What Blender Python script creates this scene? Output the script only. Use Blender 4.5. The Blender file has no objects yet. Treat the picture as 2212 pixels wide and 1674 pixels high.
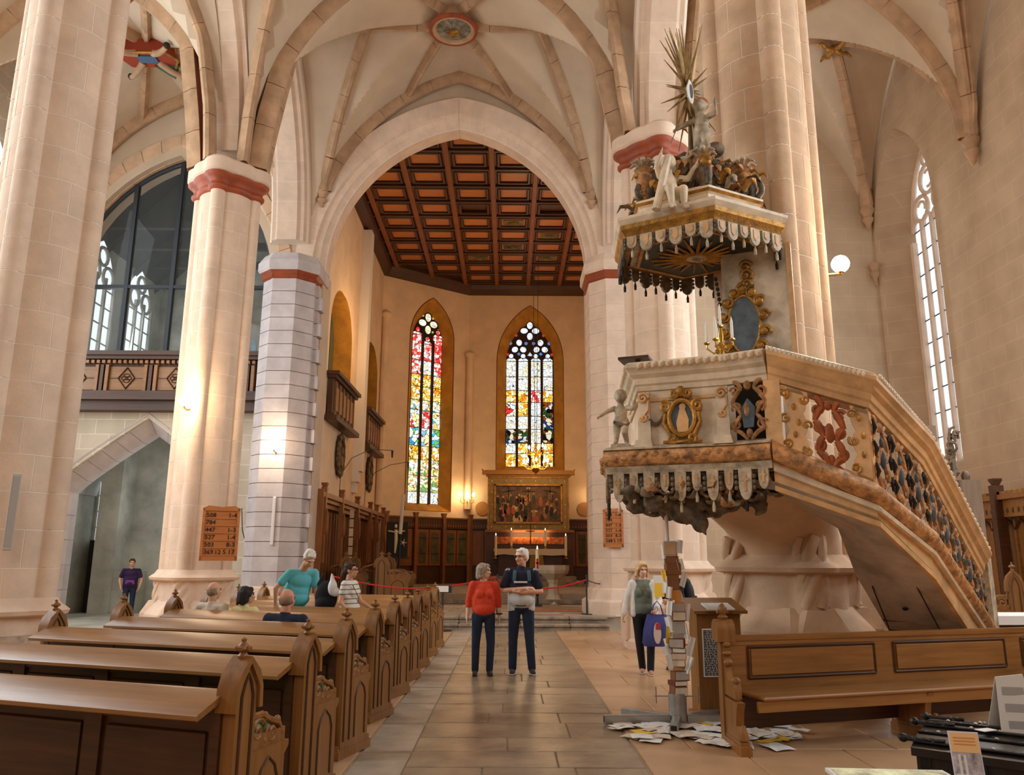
import bpy, bmesh, math, random
from math import sin, cos, pi, sqrt, atan2, radians, hypot
from mathutils import Vector, Matrix
random.seed(7)
SC = bpy.context.scene
COL = SC.collection

# ------------------------------------------------------------------ camera, world, light, exposure
cam = bpy.data.cameras.new('camera'); camo = bpy.data.objects.new('camera', cam); COL.objects.link(camo)
cam.sensor_fit = 'HORIZONTAL'; cam.sensor_width = 36.0; cam.lens = 36.0 * 1710 / 2212
cam.clip_start = 0.1; cam.clip_end = 200
camo.matrix_world = (Matrix.Translation((0, 0, 1.63)) @ Matrix.Rotation(-radians(0.2), 4, 'Z')
                     @ Matrix.Rotation(radians(90 + 12.35), 4, 'X') @ Matrix.Rotation(radians(0.3), 4, 'Z'))
SC.camera = camo
SC.view_settings.view_transform = 'Standard'; SC.view_settings.look = 'None'
SC.view_settings.gamma = 1; SC.view_settings.exposure = -0.85; SC.view_settings.use_curve_mapping = False
SC.cycles.max_bounces = 7; SC.cycles.diffuse_bounces = 5; SC.cycles.glossy_bounces = 3
SC.cycles.transmission_bounces = 4; SC.cycles.transparent_max_bounces = 8
SC.cycles.sample_clamp_indirect = 4.0; SC.cycles.caustics_reflective = False; SC.cycles.caustics_refractive = False
SC.cycles.use_denoising = True
try: SC.cycles.denoiser = 'OPENIMAGEDENOISE'
except Exception: pass
W = bpy.data.worlds.new('overcast_sky'); SC.world = W; W.use_nodes = True
bg = W.node_tree.nodes['Background']; bg.inputs[0].default_value = (0.86, 0.94, 1.0, 1); bg.inputs[1].default_value = 2.2

def area(name, loc, target, sx, sy, power, col):
    l = bpy.data.lights.new(name, 'AREA'); l.shape = 'RECTANGLE'; l.size = sx; l.size_y = sy
    l.energy = power; l.color = col
    o = bpy.data.objects.new(name, l); COL.objects.link(o); o.location = loc
    d = Vector(target) - Vector(loc); o.rotation_euler = d.to_track_quat('-Z', 'Y').to_euler()
    return o
def bulb(name, loc, power, col, r=0.08):
    l = bpy.data.lights.new(name, 'POINT'); l.energy = power; l.color = col; l.shadow_soft_size = r
    o = bpy.data.objects.new(name, l); COL.objects.link(o); o.location = loc
    return o
DAY = (1.0, 0.97, 0.92); COOL = (0.86, 0.95, 1.0); WARM = (1.0, 0.60, 0.28); LAMP = (1.0, 0.72, 0.45)
# added soft fill behind the camera; daylight of the aisle windows along both sides
area('rear_fill_light', (-1.6, -8.5, 10.5), (-1.6, 13, 5.0), 7, 9, 900, DAY)
area('north_window_light', (-13.2, 13.0, 8.5), (-3, 12, 7.0), 3, 9, 1350, COOL)
area('north_window_light', (-13.2, 6.0, 8.5), (-3, 9, 6.0), 3, 9, 1300, COOL)
area('north_window_light', (-13.2, 19.0, 9.0), (-4, 18, 8.0), 2.5, 8, 620, COOL)
area('south_window_light', (10.2, 13.2, 8.5), (2, 14, 7), 3, 8, 1150, COOL)
area('south_window_light', (10.2, 5.5, 8.5), (2, 8, 6), 3, 8, 1050, COOL)
area('south_window_light', (10.3, 19.8, 8.0), (3, 17, 8), 2.5, 7, 480, COOL)

# ------------------------------------------------------------------ materials
def srgb(r, g, b):
    f = lambda c: (c/255/12.92) if c/255 <= 0.04045 else ((c/255+0.055)/1.055)**2.4
    return (f(r), f(g), f(b), 1)
MATS = {}
def mat(name, col, rough=0.6, metal=0.0, var=0.0, vscale=3.0, bump=0.0, bscale=30.0, stretch=None, emis=0.0, col2=None, spec=0.4, obj_coords=True):
    """plain or mottled surface: two tones of colour mixed by noise, with a fine relief"""
    if name in MATS: return MATS[name]
    m = bpy.data.materials.new(name); m.use_nodes = True; nt = m.node_tree; b = nt.nodes['Principled BSDF']
    c = srgb(*col); b.inputs['Base Color'].default_value = c; b.inputs['Roughness'].default_value = rough
    b.inputs['Metallic'].default_value = metal; b.inputs['Specular IOR Level'].default_value = spec
    if emis: b.inputs['Emission Color'].default_value = c; b.inputs['Emission Strength'].default_value = emis
    if var or bump or col2:
        tc = nt.nodes.new('ShaderNodeTexCoord'); mp = nt.nodes.new('ShaderNodeMapping')
        nt.links.new(tc.outputs['Object'], mp.inputs[0])
        if stretch: mp.inputs['Scale'].default_value = stretch
        if not obj_coords:
            g = nt.nodes.new('ShaderNodeNewGeometry'); nt.links.new(g.outputs['Position'], mp.inputs[0])
        if var or col2:
            n = nt.nodes.new('ShaderNodeTexNoise'); n.inputs['Scale'].default_value = vscale; n.inputs['Detail'].default_value = 6
            n.inputs['Roughness'].default_value = 0.62
            r = nt.nodes.new('ShaderNodeValToRGB'); e = r.color_ramp.elements
            d = srgb(*(col2 if col2 else [max(0, min(255, k*(1-var))) for k in col])); l = c if col2 else srgb(*[min(255, k*(1+var*0.6)) for k in col])
            e[0].position = 0.34; e[0].color = d; e[1].position = 0.66; e[1].color = l
            nt.links.new(mp.outputs[0], n.inputs['Vector']); nt.links.new(n.outputs['Fac'], r.inputs[0])
            out = r.outputs[0]
            oi = nt.nodes.new('ShaderNodeObjectInfo'); hs = nt.nodes.new('ShaderNodeHueSaturation')
            mr = nt.nodes.new('ShaderNodeMapRange'); mr.inputs[3].default_value = 1-var*0.45; mr.inputs[4].default_value = 1+var*0.45
            nt.links.new(oi.outputs['Random'], mr.inputs[0]); nt.links.new(mr.outputs[0], hs.inputs['Value'])
            nt.links.new(out, hs.inputs['Color']); nt.links.new(hs.outputs[0], b.inputs['Base Color'])
        if bump:
            n2 = nt.nodes.new('ShaderNodeTexNoise'); n2.inputs['Scale'].default_value = bscale; n2.inputs['Detail'].default_value = 5
            bp = nt.nodes.new('ShaderNodeBump'); bp.inputs['Strength'].default_value = bump; bp.inputs['Distance'].default_value = 0.02
            nt.links.new(mp.outputs[0], n2.inputs['Vector']); nt.links.new(n2.outputs['Fac'], bp.inputs['Height'])
            nt.links.new(bp.outputs[0], b.inputs['Normal'])
    MATS[name] = m
    return m
def mat_ashlar(name, col, line, bw, bh, var=0.08, axis='XZ', lw=0.012):
    """plastered wall with painted masonry lines (too faint to be relief)"""
    m = bpy.data.materials.new(name); m.use_nodes = True; nt = m.node_tree; b = nt.nodes['Principled BSDF']
    b.inputs['Roughness'].default_value = 0.85; b.inputs['Specular IOR Level'].default_value = 0.2
    g = nt.nodes.new('ShaderNodeNewGeometry'); sx = nt.nodes.new('ShaderNodeSeparateXYZ'); cb = nt.nodes.new('ShaderNodeCombineXYZ')
    nt.links.new(g.outputs['Position'], sx.inputs[0])
    nt.links.new(sx.outputs[{'X': 0, 'Y': 1}[axis[0]]], cb.inputs[0]); nt.links.new(sx.outputs[2], cb.inputs[1])
    br = nt.nodes.new('ShaderNodeTexBrick'); nt.links.new(cb.outputs[0], br.inputs['Vector'])
    br.inputs['Scale'].default_value = 1; br.inputs['Brick Width'].default_value = bw; br.inputs['Row Height'].default_value = bh
    br.inputs['Mortar Size'].default_value = lw; br.inputs['Mortar Smooth'].default_value = 0.3
    br.inputs['Color1'].default_value = srgb(*col); br.inputs['Color2'].default_value = srgb(*[k*(1-var) for k in col]); br.inputs['Mortar'].default_value = srgb(*line)
    n = nt.nodes.new('ShaderNodeTexNoise'); n.inputs['Scale'].default_value = 1.3; n.inputs['Detail'].default_value = 7
    nt.links.new(g.outputs['Position'], n.inputs['Vector'])
    mx = nt.nodes.new('ShaderNodeMix'); mx.data_type = 'RGBA'; mx.blend_type = 'MULTIPLY'; mx.inputs[0].default_value = 0.35
    rp = nt.nodes.new('ShaderNodeValToRGB'); rp.color_ramp.elements[0].color = (0.55, 0.5, 0.45, 1); rp.color_ramp.elements[0].position = 0.3; rp.color_ramp.elements[1].position = 0.62
    nt.links.new(n.outputs['Fac'], rp.inputs[0]); nt.links.new(br.outputs['Color'], mx.inputs[6]); nt.links.new(rp.outputs[0], mx.inputs[7])
    nt.links.new(mx.outputs[2], b.inputs['Base Color'])
    MATS[name] = m; return m
def mat_wood(name, col, dark, rough=0.42, axis=0, scale=1.0):
    if name in MATS: return MATS[name]
    m = bpy.data.materials.new(name); m.use_nodes = True; nt = m.node_tree; b = nt.nodes['Principled BSDF']
    b.inputs['Roughness'].default_value = rough; b.inputs['Specular IOR Level'].default_value = 0.45
    tc = nt.nodes.new('ShaderNodeTexCoord'); mp = nt.nodes.new('ShaderNodeMapping'); nt.links.new(tc.outputs['Object'], mp.inputs[0])
    s = [14*scale, 14*scale, 14*scale]; s[axis] = 0.9*scale; mp.inputs['Scale'].default_value = s
    n = nt.nodes.new('ShaderNodeTexNoise'); n.inputs['Scale'].default_value = 1.4; n.inputs['Detail'].default_value = 8; n.inputs['Roughness'].default_value = 0.65; n.inputs['Distortion'].default_value = 0.4
    n2 = nt.nodes.new('ShaderNodeTexNoise'); n2.inputs['Scale'].default_value = 1.1; n2.inputs['Detail'].default_value = 3
    nt.links.new(tc.outputs['Object'], n2.inputs['Vector'])
    r = nt.nodes.new('ShaderNodeValToRGB'); e = r.color_ramp.elements
    e[0].position = 0.3; e[0].color = srgb(*dark); e[1].position = 0.62; e[1].color = srgb(*col)
    ad = nt.nodes.new('ShaderNodeMath'); ad.operation = 'MULTIPLY_ADD'; ad.inputs[1].default_value = 0.65; 
    m2 = nt.nodes.new('ShaderNodeMath'); m2.operation = 'MULTIPLY'; m2.inputs[1].default_value = 0.38
    nt.links.new(n2.outputs['Fac'], m2.inputs[0]); nt.links.new(n.outputs['Fac'], ad.inputs[0]); nt.links.new(m2.outputs[0], ad.inputs[2])
    nt.links.new(mp.outputs[0], n.inputs['Vector']); nt.links.new(ad.outputs[0], r.inputs[0]); nt.links.new(r.outputs[0], b.inputs['Base Color'])
    bp = nt.nodes.new('ShaderNodeBump'); bp.inputs['Strength'].default_value = 0.12; bp.inputs['Distance'].default_value = 0.01
    nt.links.new(n.outputs['Fac'], bp.inputs['Height']); nt.links.new(bp.outputs[0], b.inputs['Normal'])
    MATS[name] = m; return m
def mat_lit(name, col, s):
    """something that gives off light: flame, bulb"""
    if name in MATS: return MATS[name]
    m = bpy.data.materials.new(name); m.use_nodes = True; nt = m.node_tree; nt.nodes.clear()
    e = nt.nodes.new('ShaderNodeEmission'); o = nt.nodes.new('ShaderNodeOutputMaterial')
    e.inputs[0].default_value = srgb(*col); e.inputs[1].default_value = s; nt.links.new(e.outputs[0], o.inputs[0])
    MATS[name] = m; return m
def mat_stained(name, palette, scale, strength, lead=0.05):
    """backlit leaded glass: a patchwork of coloured cells between dark cames"""
    if name in MATS: return MATS[name]
    m = bpy.data.materials.new(name); m.use_nodes = True; nt = m.node_tree; nt.nodes.clear()
    e = nt.nodes.new('ShaderNodeEmission'); o = nt.nodes.new('ShaderNodeOutputMaterial'); nt.links.new(e.outputs[0], o.inputs[0])
    g = nt.nodes.new('ShaderNodeNewGeometry')
    v = nt.nodes.new('ShaderNodeTexVoronoi'); v.inputs['Scale'].default_value = scale
    n = nt.nodes.new('ShaderNodeTexNoise'); n.inputs['Scale'].default_value = 3; mxv = nt.nodes.new('ShaderNodeMix'); mxv.data_type = 'RGBA'; mxv.blend_type = 'ADD'; mxv.inputs[0].default_value = 0.35
    nt.links.new(g.outputs['Position'], n.inputs['Vector']); nt.links.new(g.outputs['Position'], mxv.inputs[6]); nt.links.new(n.outputs['Color'], mxv.inputs[7])
    nt.links.new(mxv.outputs[2], v.inputs['Vector'])
    s = nt.nodes.new('ShaderNodeSeparateColor'); nt.links.new(v.outputs['Color'], s.inputs[0])
    r = nt.nodes.new('ShaderNodeValToRGB'); r.color_ramp.interpolation = 'CONSTANT'
    el = r.color_ramp.elements; el[0].position = 0; el[0].color = srgb(*palette[0]); el[1].position = 1/len(palette); el[1].color = srgb(*palette[1])
    for i, c in enumerate(palette[2:], 2): k = el.new(i/len(palette)); k.color = srgb(*c)
    nt.links.new(s.outputs[0], r.inputs[0])
    v2 = nt.nodes.new('ShaderNodeTexVoronoi'); v2.feature = 'DISTANCE_TO_EDGE'; v2.inputs['Scale'].default_value = scale
    nt.links.new(mxv.outputs[2], v2.inputs['Vector'])
    mt = nt.nodes.new('ShaderNodeMath'); mt.operation = 'GREATER_THAN'; mt.inputs[1].default_value = lead; nt.links.new(v2.outputs['Distance'], mt.inputs[0])
    ms = nt.nodes.new('ShaderNodeMath'); ms.operation = 'MULTIPLY_ADD'; ms.inputs[1].default_value = strength*0.92; ms.inputs[2].default_value = strength*0.08; nt.links.new(mt.outputs[0], ms.inputs[0])
    nt.links.new(r.outputs[0], e.inputs[0]); nt.links.new(ms.outputs[0], e.inputs[1])
    MATS[name] = m; return m

# ------------------------------------------------------------------ mesh building
class MB:
    def __init__(s): s.v = []; s.f = []
    def add(s, vs, fs):
        o = len(s.v); s.v += [tuple(p) for p in vs]; s.f += [tuple(i+o for i in f) for f in fs]; return s
    def box(s, c, d, rz=0.0, bev=0.0):
        x, y, z = d[0]/2, d[1]/2, d[2]/2; cr, sr = cos(rz), sin(rz)
        if bev:
            b = min(bev, x*.9, y*.9, z*.9); vs = []
            for zz, k in ((-z, 1), (-z+b, 0), (z-b, 0), (z, 1)):
                xx, yy = x-(b if k else 0), y-(b if k else 0)
                vs += [(-xx, -yy, zz), (xx, -yy, zz), (xx, yy, zz), (-xx, yy, zz)]
            fs = [(3, 2, 1, 0), (12, 13, 14, 15)] + [(4*k+i, 4*k+(i+1) % 4, 4*k+4+(i+1) % 4, 4*k+4+i) for k in range(3) for i in range(4)]
        else:
            vs = [(a, b_, c_) for c_ in (-z, z) for a, b_ in ((-x, -y), (x, -y), (x, y), (-x, y))]
            fs = [(3, 2, 1, 0), (4, 5, 6, 7), (0, 1, 5, 4), (1, 2, 6, 5), (2, 3, 7, 6), (3, 0, 4, 7)]
        return s.add([(c[0]+p[0]*cr-p[1]*sr, c[1]+p[0]*sr+p[1]*cr, c[2]+p[2]) for p in vs], fs)
    def bb(s, a, b): return s.box([(a[i]+b[i])/2 for i in range(3)], [abs(b[i]-a[i]) for i in range(3)])
    def prism(s, poly, fr, d0, d1):
        """2-D outline (counter-clockwise) in frame fr=(origin,u,v,n), extruded from d0 to d1 along n"""
        o, u, v, n = [Vector(k) for k in fr]; N = len(poly)
        vs = [o+u*a+v*b+n*d0 for a, b in poly]+[o+u*a+v*b+n*d1 for a, b in poly]
        return s.add(vs, [tuple(range(N))[::-1], tuple(range(N, 2*N))]+[(i, (i+1) % N, N+(i+1) % N, N+i) for i in range(N)])
    def cyl(s, p0, p1, r0, r1=None, n=12, caps=True):
        return s.tube([p0, p1], [r0, r0 if r1 is None else r1], n, caps)
    def tube(s, path, r, n=8, caps=True, closed=False, flat=1.0, up=None):
        P = [Vector(p) for p in path]; N = len(P); R = r if isinstance(r, (list, tuple)) else [r]*N
        vs = []; prev = None
        for i, p in enumerate(P):
            if closed: t = P[(i+1) % N]-P[i-1]
            else: t = P[min(i+1, N-1)]-P[max(i-1, 0)]
            t.normalize()
            if prev is None:
                a = Vector(up) if up else (Vector((0, 0, 1)) if abs(t.z) < 0.9 else Vector((1, 0, 0)))
                u = t.cross(a).normalized()
            else:
                u = (prev-t*prev.dot(t)).normalized()
            prev = u; w = t.cross(u)
            for k in range(n):
                an = 2*pi*k/n; vs.append(p+u*cos(an)*R[i]+w*sin(an)*R[i]*flat)
        M = N if closed else N-1
        fs = [(i*n+k, i*n+(k+1) % n, ((i+1) % N)*n+(k+1) % n, ((i+1) % N)*n+k) for i in range(M) for k in range(n)]
        if caps and not closed: fs += [tuple(range(n))[::-1], tuple(range((N-1)*n, N*n))]
        return s.add(vs, fs)
    def lathe(s, prof, c=(0, 0, 0), n=16, a0=0.0, a1=2*pi, sx=1.0, sy=1.0, caps=True):
        full = abs(a1-a0-2*pi) < 1e-6; K = n if full else n+1; vs = []
        for r, z in prof:
            for k in range(K):
                an = a0+(a1-a0)*k/n; vs.append((c[0]+r*cos(an)*sx, c[1]+r*sin(an)*sy, c[2]+z))
        fs = [(i*K+k, i*K+(k+1) % K, (i+1)*K+(k+1) % K, (i+1)*K+k) for i in range(len(prof)-1) for k in range(n if full else n)]
        if full and caps:
            if prof[0][0] > 1e-5: fs.append(tuple(range(K))[::-1])
            if prof[-1][0] > 1e-5: fs.append(tuple(range((len(prof)-1)*K, len(prof)*K)))
        return s.add(vs, fs)
    def ell(s, c, r, n=12, m=8, rot=None):
        vs = []; R = rot
        for i in range(m+1):
            t = pi*i/m
            for k in range(n):
                a = 2*pi*k/n; p = Vector((r[0]*sin(t)*cos(a), r[1]*sin(t)*sin(a), -r[2]*cos(t)))
                if R: p = R @ p
                vs.append((c[0]+p.x, c[1]+p.y, c[2]+p.z))
        return s.add(vs, [(i*n+k, i*n+(k+1) % n, (i+1)*n+(k+1) % n, (i+1)*n+k) for i in range(m) for k in range(n)])
    def sweep(s, prof, path, closed=False, up=(0, 0, 1), caps=True, mit=True):
        """profile (a across to the right, b up) swept along a path with mitred corners"""
        P = [Vector(p) for p in path]; N = len(P); U = Vector(up); K = len(prof); vs = []
        for i, p in enumerate(P):
            if closed: d0 = (P[i]-P[i-1]).normalized(); d1 = (P[(i+1) % N]-P[i]).normalized()
            else:
                d0 = (P[i]-P[i-1]).normalized() if i > 0 else (P[1]-P[0]).normalized()
                d1 = (P[i+1]-P[i]).normalized() if i < N-1 else d0
            t = (d0+d1).normalized(); r = t.cross(U)
            if r.length < 1e-5: r = Vector((1, 0, 0))
            r.normalize(); k = 1/max(0.4, sqrt(max(0.01, (1+d0.dot(d1))/2))) if mit else 1
            hr = d0.cross(U)
            w = U if abs(t.dot(U)) < 0.25 or True else U
            up2 = r.cross(t).normalized() if up is None else U
            for a, b in prof: vs.append(p+r*a*k+up2*b)
        M = N if closed else N-1
        fs = [(i*K+j, ((i+1) % N)*K+j, ((i+1) % N)*K+(j+1) % K, i*K+(j+1) % K) for i in range(M) for j in range(K)]
        if caps and not closed: fs += [tuple(range(K)), tuple(range((N-1)*K, N*K))[::-1]]
        return s.add(vs, fs)
    def mesh(s, name, m, smooth=35):
        me = bpy.data.meshes.new(name); me.from_pydata(s.v, [], s.f)
        bm = bmesh.new(); bm.from_mesh(me); bmesh.ops.recalc_face_normals(bm, faces=bm.faces); bm.to_mesh(me); bm.free()
        if m: me.materials.append(m)
        if smooth:
            me.polygons.foreach_set('use_smooth', [True]*len(me.polygons)); me.set_sharp_from_angle(angle=radians(smooth))
        return me

def link(name, me, parent=None, loc=None, rz=0.0, label=None):
    o = bpy.data.objects.new(name, me); COL.objects.link(o)
    if parent: o.parent = parent
    if loc: o.location = loc
    if rz: o.rotation_euler = (0, 0, rz)
    if label: o['label'] = label
    return o
def part(name, mb, m, parent=None, loc=None, rz=0.0, smooth=35, label=None, stuff=False):
    o = link(name, mb.mesh(name, m, smooth) if isinstance(mb, MB) else mb, parent, loc, rz, label)
    if stuff: o['kind'] = 'stuff'
    return o
def tag(o, label, cat, group=None, kind=None):
    o['label'] = label; o['category'] = cat
    if group: o['group'] = group
    if kind: o['kind'] = kind
    return o
def thing(name, label, cat, loc=(0, 0, 0), rz=0.0, group=None):
    o = bpy.data.objects.new(name, None); COL.objects.link(o); o.empty_display_size = 0.1
    o.location = loc; o.rotation_euler = (0, 0, rz)
    return tag(o, label, cat, group)
def struct(name, mb=None, m=None, parent=None, smooth=35):
    o = part(name, mb, m, parent, smooth=smooth) if mb else link(name, None)
    o['kind'] = 'structure'; return o
def dup(o, parent=None, loc=None, rz=None, label=None):
    c = o.copy(); COL.objects.link(c); c.parent = parent
    if loc is not None: c.location = loc
    if rz is not None: c.rotation_euler = (0, 0, rz)
    if label: c['label'] = label
    for ch in list(o.children): dup(ch, c)
    return c

def pointed(a, h, n=24, zs=0.0, cx=0.0):
    """points of a pointed arch of half width a and rise h, left springing to right springing"""
    R = (a*a+h*h)/(2*a); c = R-a; L = []
    th = atan2(h, c)
    for i in range(n+1):
        t = th*i/n; L.append((-(R*cos(t)-c), R*sin(t)))
    return [(cx+x, zs+z) for x, z in L]+[(cx-x, zs+z) for x, z in L[-2::-1]]
def blob(name, prims, vox, m, parent=None, smooth=3, label=None, dec=0.0, loc=None, rz=0.0):
    """many overlapping limbs fused into one continuous skin"""
    mb = MB()
    for p in prims:
        if p[0] == 'c': mb_capsule(mb, p[1], p[2], p[3], p[4])
        elif p[0] == 'e': mb.ell(p[1], p[2], 14, 10, p[3] if len(p) > 3 else None)
        else: mb.add(p[1], p[2])
    me = mb.mesh(name, m, 0)
    o = bpy.data.objects.new(name, me); COL.objects.link(o)
    r = o.modifiers.new('r', 'REMESH'); r.mode = 'VOXEL'; r.voxel_size = vox; r.use_smooth_shade = True
    if smooth: sm = o.modifiers.new('s', 'SMOOTH'); sm.iterations = smooth; sm.factor = 0.5
    if dec: d = o.modifiers.new('d', 'DECIMATE'); d.ratio = dec
    BLOBS.append((o, parent, label, loc, rz)); o.name = name
    if parent: o.parent = parent
    if loc: o.location = loc
    if rz: o.rotation_euler = (0, 0, rz)
    if label: o['label'] = label
    return o
BLOBS = []
def bake_blobs():
    dg = bpy.context.evaluated_depsgraph_get(); done = []
    for o, *_ in BLOBS:
        done.append((o, bpy.data.meshes.new_from_object(o.evaluated_get(dg), preserve_all_data_layers=False, depsgraph=dg)))
    for o, me in done:
        o.modifiers.clear(); old = o.data; o.data = me; me.name = o.name
        me.polygons.foreach_set('use_smooth', [True]*len(me.polygons)); bpy.data.meshes.remove(old)
    BLOBS.clear()
def mb_capsule(mb, a, b, ra, rb, n=12):
    a = Vector(a); b = Vector(b); d = b-a; L = d.length
    if L < 1e-6: mb.ell(a, (ra, ra, ra), n, 8); return
    q = d.to_track_quat('Z', 'Y'); vs = []
    rings = [(-cos(t)*ra, sin(t)*ra) for t in (0.02, 0.55, 1.1, pi/2)]+[(L-cos(t)*rb, sin(t)*rb) for t in (pi/2, 2.04, 2.6, 3.12)]
    for z, r in rings:
        for k in range(n): vs.append(a+q @ Vector((r*cos(2*pi*k/n), r*sin(2*pi*k/n), z)))
    fs = [(i*n+k, i*n+(k+1) % n, (i+1)*n+(k+1) % n, (i+1)*n+k) for i in range(7) for k in range(n)]+[tuple(range(n))[::-1], tuple(range(7*n, 8*n))]
    mb.add(vs, fs)
def spiral(c, u, v, r0, turns, start=0.0, n=26, k=0.12):
    """flat scroll: points winding inwards"""
    c = Vector(c); u = Vector(u); v = Vector(v); P = []
    for i in range(n+1):
        t = i/n; r = r0*(1-t)+r0*k*t; a = start+turns*2*pi*t; P.append(c+u*cos(a)*r+v*sin(a)*r)
    return P
# ------------------------------------------------------------------ materials of the building
STONE = mat('sandstone', (222, 196, 173), 0.82, var=0.05, vscale=2.2, bump=0.2, bscale=25, obj_coords=False, spec=0.2)
STONE2 = mat('warm_sandstone', (208, 174, 142), 0.85, var=0.07, vscale=2.5, bump=0.2, bscale=22, obj_coords=False, spec=0.2)
MORTAR = mat('pale_mortar', (236, 222, 204), 0.9, spec=0.1)
PLASTER = mat('vault_plaster', (204, 183, 158), 0.9, var=0.05, vscale=0.8, obj_coords=False, spec=0.1)
RIB = mat('rib_stone', (184, 150, 118), 0.85, var=0.10, vscale=2.5, bump=0.15, bscale=25, obj_coords=False, spec=0.15)
REDJOINT = mat('red_joint', (112, 58, 40), 0.9, spec=0.1)
REDBAND = mat('red_ochre_moulding', (150, 70, 38), 0.55, var=0.12, vscale=4, obj_coords=False)
QUOIN = mat('grey_lilac_painted_stone', (196, 186, 184), 0.85, var=0.07, vscale=2, bump=0.2, obj_coords=False, spec=0.15)
WARMWALL = mat('chancel_plaster', (232, 205, 172), 0.88, var=0.05, vscale=1.0, bump=0.15, bscale=9, obj_coords=False, spec=0.15)
OCHRE = mat('ochre_reveal', (196, 140, 58), 0.8, var=0.14, vscale=1.6, obj_coords=False, spec=0.2)
SOUTHW = mat_ashlar('south_wall_plaster', (206, 182, 154), (212, 190, 164), 0.95, 0.42, 0.02)
SOUTHY = mat_ashlar('south_side_plaster', (196, 170, 142), (204, 180, 152), 0.95, 0.42, 0.02, 'YZ')
NORTHW = mat_ashlar('north_wall_blocks', (214, 200, 178), (230, 220, 202), 0.8, 0.42, 0.07)
GREYW = mat('chapel_plaster', (186, 184, 172), 0.9, var=0.14, vscale=1.1, obj_coords=False, spec=0.1)
SLAB = mat('aisle_slab', (160, 138, 112), 0.30, var=0.24, vscale=2.2, bump=0.22, bscale=14, obj_coords=False, spec=0.5, col2=(112, 96, 80))
SLABP = mat('pale_slab', (166, 150, 132), 0.4, var=0.12, vscale=3, bump=0.2, bscale=14, obj_coords=False)
TILE = mat('sand_tile', (190, 150, 112), 0.30, var=0.08, vscale=1.5, bump=0.08, bscale=14, obj_coords=False, spec=0.45)
JOINT = mat('floor_joint', (156, 134, 110), 0.9)
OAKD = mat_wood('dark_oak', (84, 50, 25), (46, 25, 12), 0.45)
OAK = mat_wood('oak', (152, 104, 54), (106, 68, 30), 0.34)
OAKY = mat_wood('oak_upright', (152, 102, 50), (104, 66, 28), 0.42, axis=2)
COFFER = mat_wood('coffer_wood', (196, 122, 58), (150, 86, 36), 0.5)
BEAM = mat_wood('beam_wood', (140, 80, 36), (96, 50, 20), 0.5)
IRON = mat('dark_iron', (52, 56, 60), 0.5, 0.4)
GLASSLIT = mat_lit('daylit_clear_glass', (236, 246, 255), 2.2)

# ------------------------------------------------------------------ floor of stone slabs
fl = MB(); fl.bb((-16, -10, -0.12), (13, 19.9, -0.012)); floor = struct('floor', fl, JOINT)
rnd = random.Random(3)
def slab(x0, x1, y0, y1, m, par, z=0.0, g=0.006, th=0.03, nm='floor_slab'):
    b = MB(); b.box((0, 0, -th/2), (x1-x0-2*g, y1-y0-2*g, th), 0, 0.006)
    key = (nm, m.name, round(x1-x0, 2), round(y1-y0, 2))
    me = SLABS.get(key) or SLABS.setdefault(key, b.mesh(nm, m, 30))
    return link(nm, me, par, ((x0+x1)/2, (y0+y1)/2, z))
SLABS = {}
y = 2.6; k = 0
while y < 19.7:
    d = 0.55 if k % 3 else 0.7
    if y+d > 19.75: d = 19.78-y
    xs = [-0.83, [0.2, -0.05, 0.42, 0.0, 0.6][k % 5], 1.13]
    if k % 4 == 2: xs = [-0.83, -0.2, 0.55, 1.13]
    for a, b_ in zip(xs, xs[1:]): slab(a, b_, y, y+d, SLAB, floor, rnd.uniform(-0.003, 0.002))
    if k % 2 == 0:
        slab(-1.27, -0.83, y, min(y+1.15, 19.78), SLABP, floor, -0.002)
    y += d; k += 1
y = 3.0; k = 0
while y < 19.7:
    d = min(0.92, 19.78-y)
    x = 1.15+(0.42 if k % 2 else 0) - 0.42*(k % 2)
    for i in range(7):
        w = 0.92 if i or k % 2 == 0 else 0.5
        slab(x, x+w, y, y+d, TILE, floor, rnd.uniform(-0.001, 0.001), 0.004); x += w
    if y > 4.5:
        x = -1.29
        for w in (0.85, 0.92): slab(x-w, x, y, y+d, TILE, floor, -0.001, 0.004); x -= w
    y += d; k += 1
rest = MB()
rest.bb((-16, -10, -0.03), (-3.08, 19.9, -0.001)); rest.bb((7.62, -10, -0.03), (13, 19.9, -0.001)); rest.bb((-3.06, -10, -0.03), (7.6, 2.55, -0.001)); rest.bb((-3.06, 2.6, -0.03), (-1.3, 4.4, -0.002))
part('side_paving', rest, TILE, floor)
fb = MB(); fb.bb((-16, 19.9, -0.1), (-6.2, 34, -0.004)); part('passage_paving', fb, GREYW, floor)
fs = MB(); fs.bb((2.9, 19.9, -0.1), (13, 23, -0.004)); part('side_aisle_paving', fs, TILE, floor)
# chancel steps and platform
STEP = mat('step_stone', (150, 132, 112), 0.6, var=0.2, vscale=4, bump=0.3, bscale=18, obj_coords=False)
st = struct('trim_1'); tagged = st; st['label'] = 'two worn stone steps up to the chancel platform'
for i, (y0, z0) in enumerate(((19.8, 0.0), (20.15, 0.15))):
    x = -6.1
    for w in (1.7, 1.3, 1.9, 1.5, 1.2, 0.95):
        b = MB(); b.box((x+w/2, y0+0.5, z0+0.035), (w-0.012, 1.0, 0.07)); b.box((x+w/2, y0+0.48, z0+0.11), (w-0.012, 1.04, 0.075), 0, 0.02)
        part('step_slab', b, STEP, st); x += w
pf = MB(); pf.bb((-6.2, 20.6, -0.1), (2.9, 22.2, 0.295)); pf.bb((-6.0, 22.0, -0.1), (8, 26.0, 0.29)); pf.bb((-6, 26, -0.1), (8, 39, 0.59))
pl = struct('floor_1', pf, JOINT); pl.name = 'floor_chancel'
y = 20.45
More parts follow.
